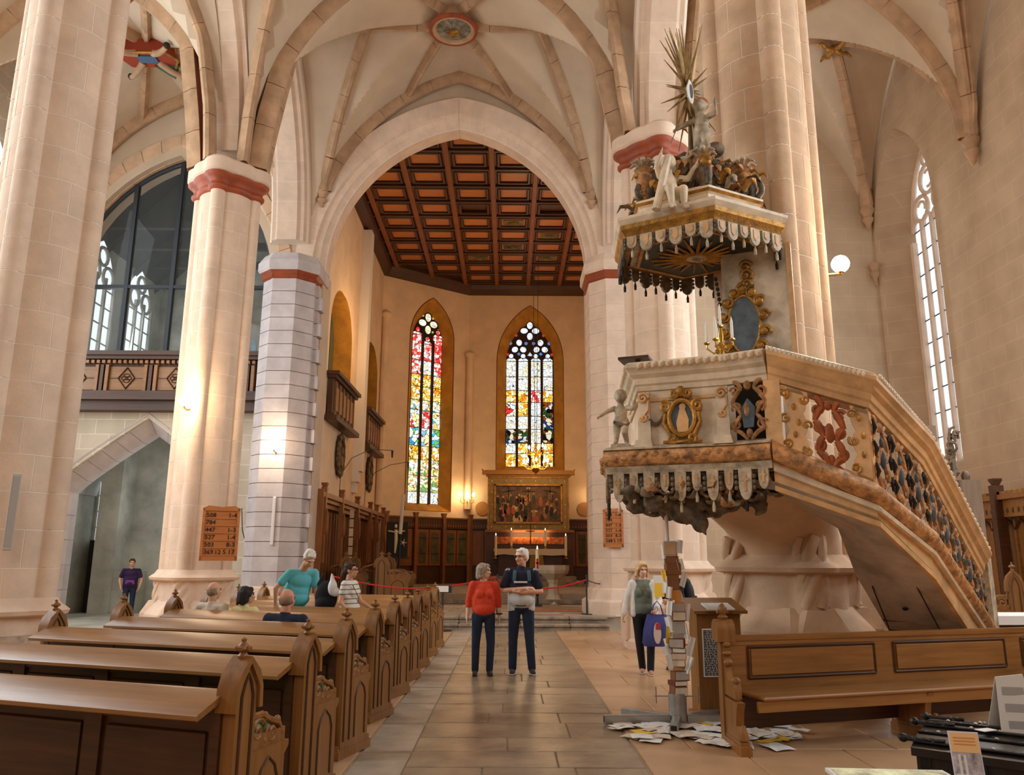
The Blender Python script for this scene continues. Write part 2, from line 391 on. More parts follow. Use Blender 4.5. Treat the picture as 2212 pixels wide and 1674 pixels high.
while y < 26:
    x = -6.0
    while x < 2.4:
        w = rnd.choice((0.8, 1.0, 1.2)); w = min(w, 2.7-x); slab(x, x+w, y, y+0.7, SLABP if rnd.random() < 0.3 else STEP, pl, 0.30, 0.006); x += w
    y += 0.7
for i, (y0, z0) in enumerate(((25.7, 0.30), (26.1, 0.45))):
    b = MB(); b.box((0.5, y0+0.4, z0+0.075), (12.6, 0.8, 0.15), 0, 0.02); part('altar_step', b, STEP, pl)
cp = MB(); cp.bb((-5.9, 26.2, 0.59), (7.5, 38, 0.605)); part('chancel_paving', cp, STEP, pl)

# ------------------------------------------------------------------ pillars of coursed stone
SH_A = [0, pi/2, pi, 3*pi/2]
def plan(rc, rs, d, off=0.0, n=72):
    P = []
    for i in range(n):
        t = 2*pi*i/n; r = rc+off
        for a in SH_A:
            c = cos(t-a); s_ = d*sin(t-a)
            if c > 0 and abs(s_) < rs+off: r = max(r, d*c+sqrt((rs+off)**2-s_*s_))
        P.append((r*cos(t), r*sin(t)))
    return P
def loft(mb, rings):
    n = len(rings[0]); vs = [p for r in rings for p in r]
    fs = [(i*n+k, i*n+(k+1) % n, (i+1)*n+(k+1) % n, (i+1)*n+k) for i in range(len(rings)-1) for k in range(n)]
    fs += [tuple(range(n))[::-1], tuple(range((len(rings)-1)*n, len(rings)*n))]
    mb.add(vs, fs)
RC, RS, DS = 0.60, 0.155, 0.60
def arc_block(r, a0, a1, h, rin, n=5, c=(0, 0)):
    mb = MB(); g = 0.006; vs = []
    A = [a0+(a1-a0)*i/n for i in range(n+1)]
    for z in (0, h):
        for a in A: vs.append((c[0]+r*cos(a), c[1]+r*sin(a), z))
        for a in A: vs.append((c[0]+rin*cos(a), c[1]+rin*sin(a), z))
    N = n+1; fs = []
    for i in range(n):
        fs += [(i, i+1, 2*N+i+1, 2*N+i), (i, N+i, N+i+1, i+1), (2*N+i, 2*N+i+1, 3*N+i+1, 3*N+i)]
    fs += [(0, 2*N, 3*N, N), (n, N+n, 3*N+n, 2*N+n)]
    return mb.add(vs, fs)
PIECES = {}
def pillar(name, cx, cy, z0, zcap, label, m, course=0.47, low=True, sp=(0.62, 0.10)):
    t = link(name, None); t.location = (cx, cy, 0); t['kind'] = 'structure'; t['label'] = label
    core = MB(); loft(core, [[(x, y_, z) for x, y_ in plan(RC-0.004, RS-0.004, DS)] for z in (0.0, zcap+0.1)])
    part('core', core, MORTAR, t)
    nC = int(round((zcap-z0)/course)); h = (zcap-z0)/nC; gap = 0.014
    e = 0.262; key = round(h, 4), m.name
    if key not in PIECES:
        q0, q1 = e, pi/2-e; s1 = q0+(q1-q0)*0.36; s2 = q0+(q1-q0)*0.64; ja = 0.013
        PIECES[key] = [arc_block(RC, q0, s1-ja, h-gap, RC-.1).mesh('stone_block', m), arc_block(RC, s1+ja, q1, h-gap, RC-.1).mesh('stone_block', m),
                       arc_block(RC, q0, s2-ja, h-gap, RC-.1).mesh('stone_block', m), arc_block(RC, s2+ja, q1, h-gap, RC-.1).mesh('stone_block', m),
                       arc_block(RS, -2.0, 2.0, h-gap, 0.05, 9, (DS, 0)).mesh('shaft_stone', m)]
    P = PIECES[key]
    for i in range(nC):
        z = z0+i*h
        for q in range(4):
            for j in ((0, 1) if (i+q) % 2 else (2, 3)):
                link('stone_block', P[j], t, (0, 0, z), q*pi/2)
            o = link('shaft_stone', P[4], t, (0, 0, z), q*pi/2)
    # moulded capital: pale necking, red hollow, pale abacus
    c1 = MB(); loft(c1, [[(x, y_, zcap+z) for x, y_ in plan(RC, RS, DS, o)] for o, z in ((0.012, -0.03), (0.07, 0.02), (0.075, 0.07), (0.03, 0.11), (0.03, 0.20), (0.10, 0.26), (0.16, 0.31), (0.165, 0.35), (0.13, 0.37))])
    part('red_capital', c1, REDBAND, t, smooth=50)
    c2 = MB(); loft(c2, [[(x, y_, zcap+z) for x, y_ in plan(RC, RS, DS, o)] for o, z in ((0.14, 0.365), (0.185, 0.41), (0.185, 0.66), (0.1, 0.74))])
    part('abacus', c2, m, t, smooth=40)
    # base: moulded ring, drum and angular plinth
    b = MB(); loft(b, [[(x, y_, z) for x, y_ in plan(RC, RS, DS, o)] for o, z in ((0.03, 0.1), (0.03, z0-0.13), (0.15, z0-0.1), (0.17, z0-0.05), (0.12, z0-0.01), (0.07, z0+0.02), (0.015, z0+0.1))])
    part('base_moulding', b, m, t, smooth=50)
    if low:
        pz = z0-0.35; b = MB(); n8 = 8
        def octo(r, z, a=pi/8): return [(r*cos(a+k*pi/4), r*sin(a+k*pi/4), z) for k in range(8)]
        loft(b, [octo(0.98, -0.01), octo(0.98, 0.14), octo(0.92, 0.2), octo(0.90, pz-0.42), octo(0.72, pz-0.22), octo(0.66, pz-.15)])
        part('plinth', b, m, t, smooth=20)
        for a in SH_A:     # angular shaft pedestals with a spiral-fluted drum on top
            p = MB(); c, s_ = cos(a), sin(a)
            o = Vector((c*0.70, s_*0.70, 0))
            def sq(r, z): return [tuple(o+Vector((r*cos(a+pi/4+k*pi/2), r*sin(a+pi/4+k*pi/2), z))) for k in range(4)]
            loft(p, [sq(0.36, 0.16), sq(0.36, pz-0.40), sq(0.20, pz-0.16)])
            part('pedestal', p, m, t, smooth=20)
            w = MB()
            for k in range(5):
                w.tube([(o.x-c*.06+0.135*cos(k*2*pi/5+u*2.4), o.y-s_*.06+0.135*sin(k*2*pi/5+u*2.4), z0-sp[0]+u*(sp[0]-sp[1])) for u in [j/8 for j in range(9)]], 0.062, 6)
            part('spiral_fluting', w, m, t, smooth=60)
    else:
        b = MB(); loft(b, [[(x, y_, z) for x, y_ in plan(RC, RS, DS, o)] for o, z in ((0.16, -0.02), (0.16, 0.12), (0.12, 0.16), (0.11, z0-0.34))])
        part('plinth', b, MATS['stained_stone'], t, smooth=40)
    return t
mat('stained_stone', (206, 188, 168), 0.85, var=0.3, vscale=3.5, bump=0.6, bscale=9, obj_coords=False, col2=(128, 110, 98), spec=0.2)
pillar('stone_pillar', -6.5, 10.4, 1.05, 9.95, 'large round shafted pillar at the left edge, grey stained foot', STONE, low=False)
pillar('stone_pillar', -6.5, 16.9, 1.32, 9.66, 'round shafted pillar carrying the wooden hymn board, red capital', STONE)
pillar('stone_pillar', 3.45, 9.9, 1.62, 10.15, 'big round shafted pillar behind the carved pulpit', STONE2, sp=(0.5, -0.30))
pillar('stone_pillar', 3.2, 16.1, 1.55, 10.1, 'round pillar with red capital standing behind the pulpit canopy', STONE)

# ------------------------------------------------------------------ chancel arch wall
WY = 22.0; AX = -1.6
arch = pointed(3.88, 4.7, 26, 10.0, AX)
wall = MB()
def arch_wall(mb, pts, x0, x1, z1, fr, d0, d1):
    xs = [p[0] for p in pts]
    for a, b_ in zip(pts, pts[1:]): mb.prism([(a[0], a[1]), (b_[0], b_[1]), (b_[0], z1), (a[0], z1)], fr, d0, d1)
FX = ((0, 0, 0), (1, 0, 0), (0, 0, 1), (0, 1, 0))
arch_wall(wall, pointed(4.7, 5.5, 20, 10.0, AX), 0, 0, 17.5, FX, WY+0.02, WY+0.9)
wall.bb((-7.05, WY+0.02, 9.9), (AX-4.69, WY+0.9, 17.5)); wall.bb((AX+4.69, WY+0.02, 9.9), (3.7, WY+0.9, 17.5))
struct('wall_east', wall, PLASTER)
ca = struct('trim_2'); ca['label'] = 'wide moulded pointed chancel arch of pale voussoir stones'
def ring_arch(par, nm, a, h, zs, cx, prof, nst, fr, m, gap=0.006, sub=3, back=None):
    """voussoirs: profile (radial offset, depth) carried round a pointed arch, cut into stones"""
    R = (a*a+h*h)/(2*a); c = R-a; th = atan2(h, c); o, u, v, n = [Vector(k) for k in fr]
    for side in (-1, 1):
        for i in range(nst):
            mb = MB(); rings = []
            for k in range(sub+1):
                t = th*(i+(k/sub))/nst
                t = min(max(t, th*i/nst+gap/R), th*(i+1)/nst-(gap/R if i < nst-1 else 0))
                rg = []
                for r, d in prof:
                    tr = t*math.acos(c/(R+r))/th
                    x = side*max(0.004, (R+r)*cos(tr)-c); z = (R+r)*sin(tr)
                    rg.append(o+u*(cx+x)+v*(zs+z)+n*d)
                rings.append(rg)
            loft(mb, [[tuple(p) for p in r] for r in rings]); part(nm, mb, m, par, smooth=30)
        if back:
            mb = MB(); rings = []
            for k in range(nst*sub+1):
                t = th*k/(nst*sub); rg = []
                dm = sum(d for r, d in prof)/len(prof); rm = sum(r for r, d in prof)/len(prof)
                for r, d in prof:
                    r2 = r+(.005 if r < rm else -.005); d2 = d+(.005 if d < dm else -.005); tr = t*math.acos(c/(R+r2))/th
                    rg.append(tuple(o+u*(cx+side*max(0.002, (R+r2)*cos(tr)-c))+v*(zs+(R+r2)*sin(tr))+n*d2))
                rings.append(rg)
            loft(mb, rings); part('mortar_bed', mb, back, par, smooth=30)
ring_arch(ca, 'voussoir', 3.88, 4.7, 10.0, AX, [(0, 22.85), (0, 22.3), (0.10, 22.22), (0.16, 22.12), (0.3, 22.06), (0.34, 21.96), (0.84, 21.9), (0.86, 22.1), (0.86, 22.85)], 17, FX, STONE, back=MORTAR)
mo = MB()
ar = pointed(3.9, 4.72, 20, 10.0, AX)
mo.sweep([(-.5, .02), (.42, .02), (.42, .8), (-.5, .8)], [(x, WY+0.45, z) for x, z in ar], up=(0, 0, 1)) if False else None
# piers carrying the chancel arch
def pier(name, cx, cy, label, m, mir):
    t = link(name, None); t['kind'] = 'structure'; t['label'] = label; t.location = (cx, cy, 0)
    oc = [(-.72, .9), (-.72, -.25), (-.36, -.62), (.30, -.62), (.72, -.2), (.72, .9)]
    if mir: oc = [(-x, y_) for x, y_ in oc][::-1]
    def rg(off, z):
        return [(x*(1+off/.72), (y_-.9)*(1+off/1.5)+.9, z) for x, y_ in oc]
    core = MB(); loft(core, [rg(-.015, 0.2), rg(-.015, 9.75)]); part('core', core, REDJOINT if not mir else MORTAR, t, smooth=0)
    n = 22; z0 = 0.95; h = (9.3-z0)/n
    for i in range(n):
        b = MB(); loft(b, [rg(0.0, z0+i*h+.008), rg(0.0, z0+(i+1)*h-.008)])
        part('stone_course', b, m, t, smooth=0)
        if not mir and i < n:
            q = MB(); w = 0.10 if i % 2 else 0.2
            q.bb((.70, -.02, z0+i*h+.01), (.70+w, .3, z0+(i+1)*h-.01)); part('quoin_stone', q, m, t, smooth=0)
    b = MB(); loft(b, [rg(.22, .28), rg(.22, .62), rg(.12, .68), rg(.06, .92), rg(0, .96)]); part('pier_base', b, m if mir else STONE, t, smooth=0)
    b = MB(); loft(b, [rg(.0, 9.3), rg(.05, 9.34), rg(.03, 9.42), rg(.10, 9.52)]); part('red_capital', b, REDBAND, t, smooth=0)
    b = MB(); loft(b, [rg(.11, 9.52), rg(.15, 9.58), rg(.15, 9.80), rg(.02, 10.05)]); part('abacus', b, QUOIN if not mir else STONE, t, smooth=0)
    return t
pier('stone_pier', -6.25, 21.55, 'grey lilac painted octagonal pier left of the chancel arch', QUOIN, False)
pier('stone_pier', 2.95, 21.4, 'pale stone pier right of the chancel arch with second hymn board', STONE, True)
jb = MB(); jb.bb((-6.9, 21.95, 0), (-5.45, 22.9, 9.9)); jb.bb((2.25, 21.95, 0), (3.7, 22.9, 9.9))
part('wall_east_jambs', jb, PLASTER, bpy.data.objects['wall_east'])
# blind wall between the arcade and aisle ends
# ------------------------------------------------------------------ arcade arches and walls between the pillars
def arcade(side, x, label):
    t = struct('trim_%d' % (3 if side < 0 else 4)); t['label'] = label
    FY = ((x, 0, 0), (0, 1, 0), (0, 0, 1), (1, 0, 0))
    w = MB()
    ys = [-9.5, -2.6, 3.9, (10.4 if side < 0 else 9.9), (16.9 if side < 0 else 16.1), 22.0]
    for y0, y1 in zip(ys, ys[1:]):
        a = (y1-y0)/2-0.45; h = 4.5 if a > 2 else 3.9; c = (y0+y1)/2
        arch_wall(w, pointed(a+.45, h+.5, 14, 10.75, c), 0, 0, 17.4, FY, -.42, .42)
        if y1 > 8:
            ring_arch(t, 'voussoir', a, h, 10.72, c, [(0, -.28), (0, .28), (.10, .36), (.10, .46), (.26, .50), (.30, .56), (.46, .58), (.5, .44), (.5, -.44), (.46, -.58), (.30, -.56), (.26, -.50), (.10, -.46), (.10, -.36)], 9, FY, STONE, 0.006, 3, back=MORTAR)
    part('wall_arcade', w, PLASTER, t)
    return t
arcade(-1, -6.5, 'left arcade of pointed moulded arches between the pillars')
arcade(1, 3.3, 'right arcade of pointed moulded arches between the pillars')

# ------------------------------------------------------------------ vaults: plaster webs and stone ribs
def prof(a, h):
    R = (a*a+h*h)/(2*a); c = R-a
    return lambda d: sqrt(max(0.0, R*R-(min(abs(d), a)+c)**2))
class Vault:
    def __init__(s, x0, x1, y0, y1, zs, hx, hy):
        s.b = (x0, x1, y0, y1); s.cx = (x0+x1)/2; s.cy = (y0+y1)/2; s.zs = zs
        s.f = prof((x1-x0)/2, hx); s.g = prof((y1-y0)/2, hy)
    def z(s, x, y): return s.zs+max(s.f(x-s.cx), s.g(y-s.cy))
    def web(s, name, par=None, n=84):
        mb = MB(); x0, x1, y0, y1 = s.b; vs = []
        for i in range(n+1):
            for j in range(n+1):
                x = s.cx-(x1-x0)/2*cos(pi*i/n); y = s.cy-(y1-y0)/2*cos(pi*j/n); vs.append((x, y, s.z(x, y)))
        mb.add(vs, [(i*(n+1)+j, (i+1)*(n+1)+j, (i+1)*(n+1)+j+1, i*(n+1)+j+1) for i in range(n) for j in range(n)])
        return struct(name, mb, PLASTER, smooth=30)
    def rib(s, par, pts, w=0.13, h=0.20, stone=1.05, lift=0.0, zmin=None):
        L = []
        for a, b in zip(pts, pts[1:]):
            for k in range(16): L.append((a[0]+(b[0]-a[0])*k/16, a[1]+(b[1]-a[1])*k/16))
        L.append(pts[-1]); L = [Vector((x, y, s.z(x, y)+lift)) for x, y in L]
        if zmin: L = [p for p in L if p.z >= zmin]
        for e in (0, -1):     # lower ends run down on to the capital or corbel that carries them
            p = L[e]; q = None
            for (px, py, pz) in ((-6.5, 16.9, 10.36), (-6.5, 10.4, 10.65), (3.2, 16.1, 10.8), (3.45, 9.9, 10.85)):
                if hypot(p.x-px, p.y-py) < 1.35 and p.z > 10.5:
                    L = [v for v in L if hypot(v.x-px, v.y-py) > 1.0]; r = L[e]; d = Vector((r.x-px, r.y-py, 0)).normalized()
                    q = [Vector((px, py, min(r.z-.5, 11.6)))+d*.80, Vector((px, py, pz+.4))+d*.70, Vector((px, py, pz))+d*.66]
            for (px, py, pz) in ((-5.62, 21.9, 12.4), (2.42, 21.9, 12.4), (10.62, 21.85, 11.9), (10.62, 16.6, 11.2)):
                if abs(p.x-px) < .6 and abs(p.y-py) < .6 and p.z > pz-.2: q = [Vector((px, py, pz+.25)), Vector((px, py, pz))] if p.z > pz+.35 else [Vector((px, py, pz))]
            if q: L = L+q if e == -1 else q[::-1]+L
        rib_path(par, L, w, h, stone)
def resample(L, d):
    out = [L[0]]; acc = 0
    for a, b in zip(L, L[1:]):
        seg = (b-a).length; t = d-acc
        while t <= seg: out.append(a+(b-a)*(t/seg)); t += d
        acc = seg-(t-d)
    if (out[-1]-L[-1]).length > d*0.3: out.append(L[-1])
    else: out[-1] = L[-1]
    return out
RREF = [None]
def rib_path(par, L, w, h, stone, m=None):
    P = resample(L, 0.26)
    pr = [(-w, .08), (-w, -.05), (-w*.55, -h*.62), (-w*.30, -h), (w*.30, -h), (w*.55, -h*.62), (w, -.05), (w, .08)]
    def sw(mb, pts, pr):
        K = len(pr); vs = []; ts = [(pts[min(i+1, len(pts)-1)]-pts[max(0, i-1)]).normalized() for i in range(len(pts))]
        best = min(range(len(pts)), key=lambda i: abs(ts[i].z)); R0 = ts[best].cross(Vector((0, 0, 1))).normalized()
        for i, p in enumerate(pts):
            t = ts[i]; r = (R0-t*R0.dot(t)).normalized() if RREF[0] is None else (RREF[0]-t*RREF[0].dot(t)).normalized()
            u = r.cross(t).normalized()
            vs += [p+r*a+u*b for a, b in pr]
        mb.add(vs, [(i*K+j, (i+1)*K+j, (i+1)*K+(j+1) % K, i*K+(j+1) % K) for i in range(len(pts)-1) for j in range(K)]+[tuple(range(K)), tuple(range((len(pts)-1)*K, len(pts)*K))])
    t0 = [(P[min(i+1, len(P)-1)]-P[max(0, i-1)]).normalized() for i in range(len(P))]; b0 = min(range(len(P)), key=lambda i: abs(t0[i].z)); RREF[0] = t0[b0].cross(Vector((0, 0, 1))).normalized()
    c = MB(); sw(c, P, [(a*.93, b+.008) for a, b in pr]); part('joint_core', c, REDJOINT, par, smooth=50)
    n = max(1, round(len(P)*0.26/stone)); idx = [round(i*(len(P)-1)/n) for i in range(n+1)]
    for a, b in zip(idx, idx[1:]):
        if b <= a: continue
        q = [p.copy() for p in P[a:b+1]]
        q[0] = q[0]+(q[1]-q[0]).normalized()*0.008; q[-1] = q[-1]+(q[-2]-q[-1]).normalized()*0.008
        s_ = MB(); sw(s_, q, pr); part('rib_stone', s_, m or RIB, par, smooth=50)
def mirror(pts, cx): return [(2*cx-x, y) for x, y in pts]

VN = Vault(-6.0, 2.8, 16.5, 22.0, 10.5, 5.85, 5.6); VN.web('ceiling_nave')
VB = Vault(-6.0, 2.8, 10.1, 16.5, 10.5, 5.85, 5.8); VB.web('ceiling_nave_front', n=24)
VC = Vault(-6.0, 2.8, 3.9, 10.1, 10.5, 5.85, 5.8); VC.web('ceiling_nave_entrance', n=12)
VW = Vault(-6.0, 2.8, -9.5, 3.9, 10.5, 5.85, 5.8); VW.web('ceiling_nave_rear', n=12)
rb = struct('trim_5'); rb['label'] = 'stone ribs of the nave star vault'
VN.rib(rb, [(-5.95, 16.5), (-1.6, 16.5), (2.75, 16.5)], 0.17, 0.30)
VN.rib(rb, [(-5.62, 21.86), (-1.6, 21.86), (2.42, 21.86)], 0.15, 0.26, lift=-.02)
VN.rib(rb, [(-1.6, 19.25), (-3.95, 19.25)]); VN.rib(rb, [(-1.6, 19.25), (.75, 19.25)])
for f in (lambda p: p, lambda p: mirror(p, -1.6)):
    VN.rib(rb, f([(-3.95, 19.25), (-5.6, 21.82)])); VN.rib(rb, f([(-3.95, 19.25), (-5.95, 16.7)]))
    VN.rib(rb, f([(-1.6, 19.25), (-3.15, 21.8)])); VN.rib(rb, f([(-1.6, 19.25), (-3.15, 16.6)]))
    VB.rib(rb, f([(-5.95, 16.35), (-3.9, 13.3)])); VB.rib(rb, f([(-5.95, 10.3), (-3.9, 13.3)])); VB.rib(rb, f([(-3.9, 13.3), (-1.6, 13.3)]))
for s_, x in ((-1, -5.62), (1, 2.42)):   # corbels under the ribs at the chancel wall
    c = MB(); c.lathe([(0.02, -0.62), (0.07, -0.56), (0.06, -0.5), (0.13, -0.44), (0.15, -0.38), (0.1, -0.33), (0.12, -0.25), (0.17, -0.18), (0.18, -0.1), (0.14, -0.05), (0.19, 0.02), (0.21, 0.35), (0.16, 0.55)], (x, 21.9, 12.5), 12)
    part('rib_corbel', c, RIB, rb, smooth=40)
bs = MB(); zb = VN.z(-1.6, 19.25)
bs.lathe([(0.02, 0.1), (0.5, 0.1), (0.5, -0.28), (0.62, -0.32), (0.66, -0.40), (0.6, -0.46), (0.5, -0.44), (0.47, -0.38)], (-1.6, 19.25, zb), 28, caps=False)
part('keystone', bs, RIB, rb, smooth=40)
kr = MB(); kr.lathe([(0.58, -0.46), (0.62, -.475), (0.67, -0.44), (0.68, -0.38), (0.64, -0.35)], (-1.6, 19.25, zb), 28, caps=False); part('keystone_red_rim', kr, REDBAND, rb, smooth=60)
kd = MB(); kd.lathe([(0, -0.37), (0.3, -0.375), (0.48, -0.385)], (-1.6, 19.25, zb), 28)
part('keystone_painting', kd, mat('keystone_paint', (150, 138, 124), 0.7, var=0.5, vscale=5, col2=(62, 66, 40), obj_coords=False), rb)
GOLD = mat('old_gold', (176, 126, 54), 0.42, 0.45, var=0.25, vscale=9, bump=0.3, bscale=40)
ks = MB()
for k in range(16):
    a = 2*pi*k/16; ks.tube([(-1.6+.07*cos(a), 19.38+.07*sin(a), zb-.40), (-1.6+.24*cos(a), 19.38+.24*sin(a), zb-.42)], [.02, .004], 5)
ks.ell((-1.6, 19.38, zb-.40), (.07, .07, .03)); part('keystone_sun', ks, GOLD, rb)

VNA = Vault(-13.4, -6.6, 16.5, 22.0, 10.5, 5.0, 4.8); VNA.web('ceiling_left')
VNB = Vault(-13.4, -6.6, 10.1, 16.5, 10.5, 5.0, 4.9); VNB.web('ceiling_left_front', n=24)
VNC = Vault(-13.4, -6.6, -9.5, 10.1, 10.5, 5.0, 4.9); VNC.web('ceiling_left_rear', n=12)
ra = struct('trim_6'); ra['label'] = 'stone ribs of the left side-aisle vault'
VNA.rib(ra, [(-13.3, 21.86), (-10, 21.86), (-6.7, 21.86)], .15, .26, lift=-.02); VNA.rib(ra, [(-13.3, 16.5), (-10, 16.5), (-6.7, 16.5)], .17, .28)
for q in ([(-13.3, 21.9), (-11.9, 19.25), (-13.3, 16.6)], [(-6.7, 21.9), (-8.1, 19.25), (-6.7, 16.6)], [(-11.9, 19.25), (-10, 19.25), (-8.1, 19.25)], [(-10, 19.25), (-11.2, 21.8)], [(-10, 19.25), (-8.8, 21.8)], [(-10, 19.25), (-11.2, 16.6)], [(-10, 19.25), (-8.8, 16.6)]): VNA.rib(ra, q)
for q in ([(-13.3, 16.4), (-11.9, 13.3), (-13.3, 10.2)], [(-6.7, 16.4), (-8.1, 13.3), (-6.7, 10.2)], [(-11.9, 13.3), (-8.1, 13.3)], [(-10, 13.3), (-8.8, 16.4)], [(-10, 13.3), (-11.2, 16.4)]): VNB.rib(ra, q)
# painted hanging keystone: red and blue shield with curled gilt ends
zk = VNA.z(-9.7, 19.2)
PRED = mat('painted_red', (150, 58, 34), 0.6); PBLUE = mat('painted_blue', (70, 96, 128), 0.6); PGREEN = mat('painted_green', (66, 92, 74), 0.6); DARK = mat('dark_end', (40, 30, 24), 0.7)
k1 = MB(); k1.prism([(-.6, -.35), (.6, -.35), (.75, 0), (.6, .35), (-.6, .35), (-.75, 0)], ((-9.9, 19.25, zk-.32), (1, 0, 0), (0, 1, 0), (0, 0, 1)), -.1, .3); part('keystone_plate', k1, PRED, ra)
k2 = MB(); k2.box((-9.9, 19.2, zk-.44), (.5, .3, .05)); part('keystone_shield', k2, PBLUE, ra)
k3 = MB()
for a in (-2.4, -0.7, 0.7, 2.4):
    P = [(-9.9+cos(a)*(.3+t), 19.2+sin(a)*(.3+t), zk-.4-.16*sin(t*3)) for t in [i*.09 for i in range(9)]]; k3.tube(P, [.10-.004*i for i in range(9)], 8)
part('keystone_scrolls', k3, RIB, ra, smooth=60)
k4 = MB()
for a in (-2.4, -0.7, 0.7, 2.4):
    k4.ell((-9.9+cos(a)*1.05, 19.2+sin(a)*1.05, zk-.5), (.09, .09, .09))
part('keystone_scroll_ends', k4, DARK, ra); k5 = MB(); k5.prism([(-.35, 0), (.35, 0), (0, .6)], ((-9.5, 19.5, zk-.42), (1, 0, 0), (0, 1, 0), (0, 0, 1)), -.04, .06); part('keystone_tail', k5, PGREEN, ra)
k6 = MB(); k6.tube([(-10.5, 18.9, zk-.45), (-9.9, 18.86, zk-.48), (-9.3, 18.9, zk-.45), (-9.1, 19.25, zk-.45), (-9.3, 19.6, zk-.45)], .035, 6); part('keystone_gilding', k6, GOLD, ra)

VSA = Vault(3.4, 10.75, 16.6, 22.0, 10.6, 5.5, 5.2); VSA.web('ceiling_right')
VSB = Vault(3.4, 10.75, 10.1, 16.6, 10.6, 5.5, 5.2); VSB.web('ceiling_right_front', n=24)
VSC = Vault(3.4, 10.75, -9.5, 10.1, 10.6, 5.5, 5.2); VSC.web('ceiling_right_rear', n=12)
rs = struct('trim_7'); rs['label'] = 'stone ribs of the right side-aisle vault'
VSA.rib(rs, [(3.6, 16.6), (7.07, 16.6), (10.6, 16.6)], .17, .28, zmin=11.3)
for q in ([(10.62, 21.85), (8.9, 19.3), (10.62, 16.75)], [(3.6, 21.85), (5.3, 19.3), (3.6, 16.75)], [(8.9, 19.3), (7.07, 19.3), (5.3, 19.3)], [(7.07, 19.3), (8.3, 16.7)], [(7.07, 19.3), (5.9, 16.7)], [(7.07, 19.3), (8.3, 21.85)], [(7.07, 19.3), (5.9, 21.85)]): VSA.rib(rs, q, zmin=11.4)
for q in ([(10.62, 16.45), (8.9, 13.35), (10.62, 10.3)], [(3.6, 16.45), (5.3, 13.35), (3.6, 10.3)], [(8.9, 13.35), (5.3, 13.35)], [(7.07, 13.35), (8.3, 16.5)], [(10.6, 16.5), (9.2, 14.4), (8.9, 13.35)]): VSB.rib(rs, q, zmin=11.2)
for x, y, z in ((10.62, 21.85, 12.0), (10.62, 16.6, 11.3)):
    c = MB(); c.lathe([(0.02, -0.75), (0.08, -0.66), (0.08, -0.58), (0.13, -0.5), (0.16, -0.4), (0.12, -0.34), (0.14, -0.26), (0.19, -0.2), (0.2, -0.1), (0.17, -0.04), (0.2, 0.05), (0.2, 0.5)], (x, y, z), 12)
    part('rib_corbel', c, RIB, rs, smooth=40)
gh = MB(); zj = VSA.z(8.9, 19.3)-.3
for a in (0.4, 1.9, 3.6, 5.0): gh.tube([(8.9, 19.3, zj), (8.9+.25*cos(a), 19.3+.25*sin(a), zj-.12), (8.9+.45*cos(a), 19.3+.45*sin(a), zj-.02), (8.9+.62*cos(a), 19.3+.62*sin(a), zj-.1)], [.08, .07, .05, .03], 7)
part('gilt_foliage', gh, GOLD, rs, smooth=60)
# ------------------------------------------------------------------ walls with splayed pointed windows
def outline(a, sill, spring, rise, n=10, uc=0.0):
    A = pointed(a, rise, n, spring, uc)
    return [(uc-a, sill)]+A+[(uc+a, sill)]
def wall_open(name, fr, u0, u1, z0, z1, uc, a, sill, spring, rise, depth, ain, mw, mr, sin_=0.18, par=None, n=10, rin=None):
    o, u, v, nn = [Vector(k) for k in fr]
    mb = MB(); O = outline(a, sill, spring, rise, n, uc); top = O[1:-1]
    P = lambda p, d=0.0: tuple(o+u*p[0]+v*p[1]+nn*d)
    def quad(*q): mb.add([P(p) for p in q], [tuple(range(len(q)))])
    quad((u0, z0), (uc-a, z0), (uc-a, z1), (u0, z1)); quad((uc+a, z0), (u1, z0), (u1, z1), (uc+a, z1)); quad((uc-a, z0), (uc+a, z0), (uc+a, sill), (uc-a, sill))
    for p, q in zip(top, top[1:]): quad(p, q, (q[0], z1), (p[0], z1))
    w = par if par else None
    ob = part(name, mb, mw, par, smooth=0); ob['kind'] = 'structure'
    I = outline(ain, sill+sin_, spring, rin or rise*ain/a, n, uc)
    rv = MB(); N = len(O); rv.add([P(p) for p in O]+[P(p, depth) for p in I], [(i, (i+1) % N, N+(i+1) % N, N+i) for i in range(N)])
    r = part('window_reveal', rv, mr, ob, smooth=40)
    return ob, I
def disc(fr, c, r, m, name, par, d0, d1, n=16, sx=1.0, sy=1.0):
    mb = MB(); mb.prism([(c[0]+r*sx*cos(2*pi*k/n), c[1]+r*sy*sin(2*pi*k/n)) for k in range(n)], fr, d0, d1)
    return part(name, mb, m, par, smooth=0)
def rim(mb, fr, c, r, tr, d, n=18, a0=0, a1=2*pi):
    o, u, v, nn = [Vector(k) for k in fr]; full = abs(a1-a0-2*pi) < 1e-6
    K = n if full else n+1
    mb.tube([o+u*(c[0]+r*cos(a0+(a1-a0)*k/n))+v*(c[1]+r*sin(a0+(a1-a0)*k/n))+nn*d for k in range(K)], tr, 6, closed=full)
LEADSTONE = mat('dark_tracery', (58, 40, 28), 0.8)
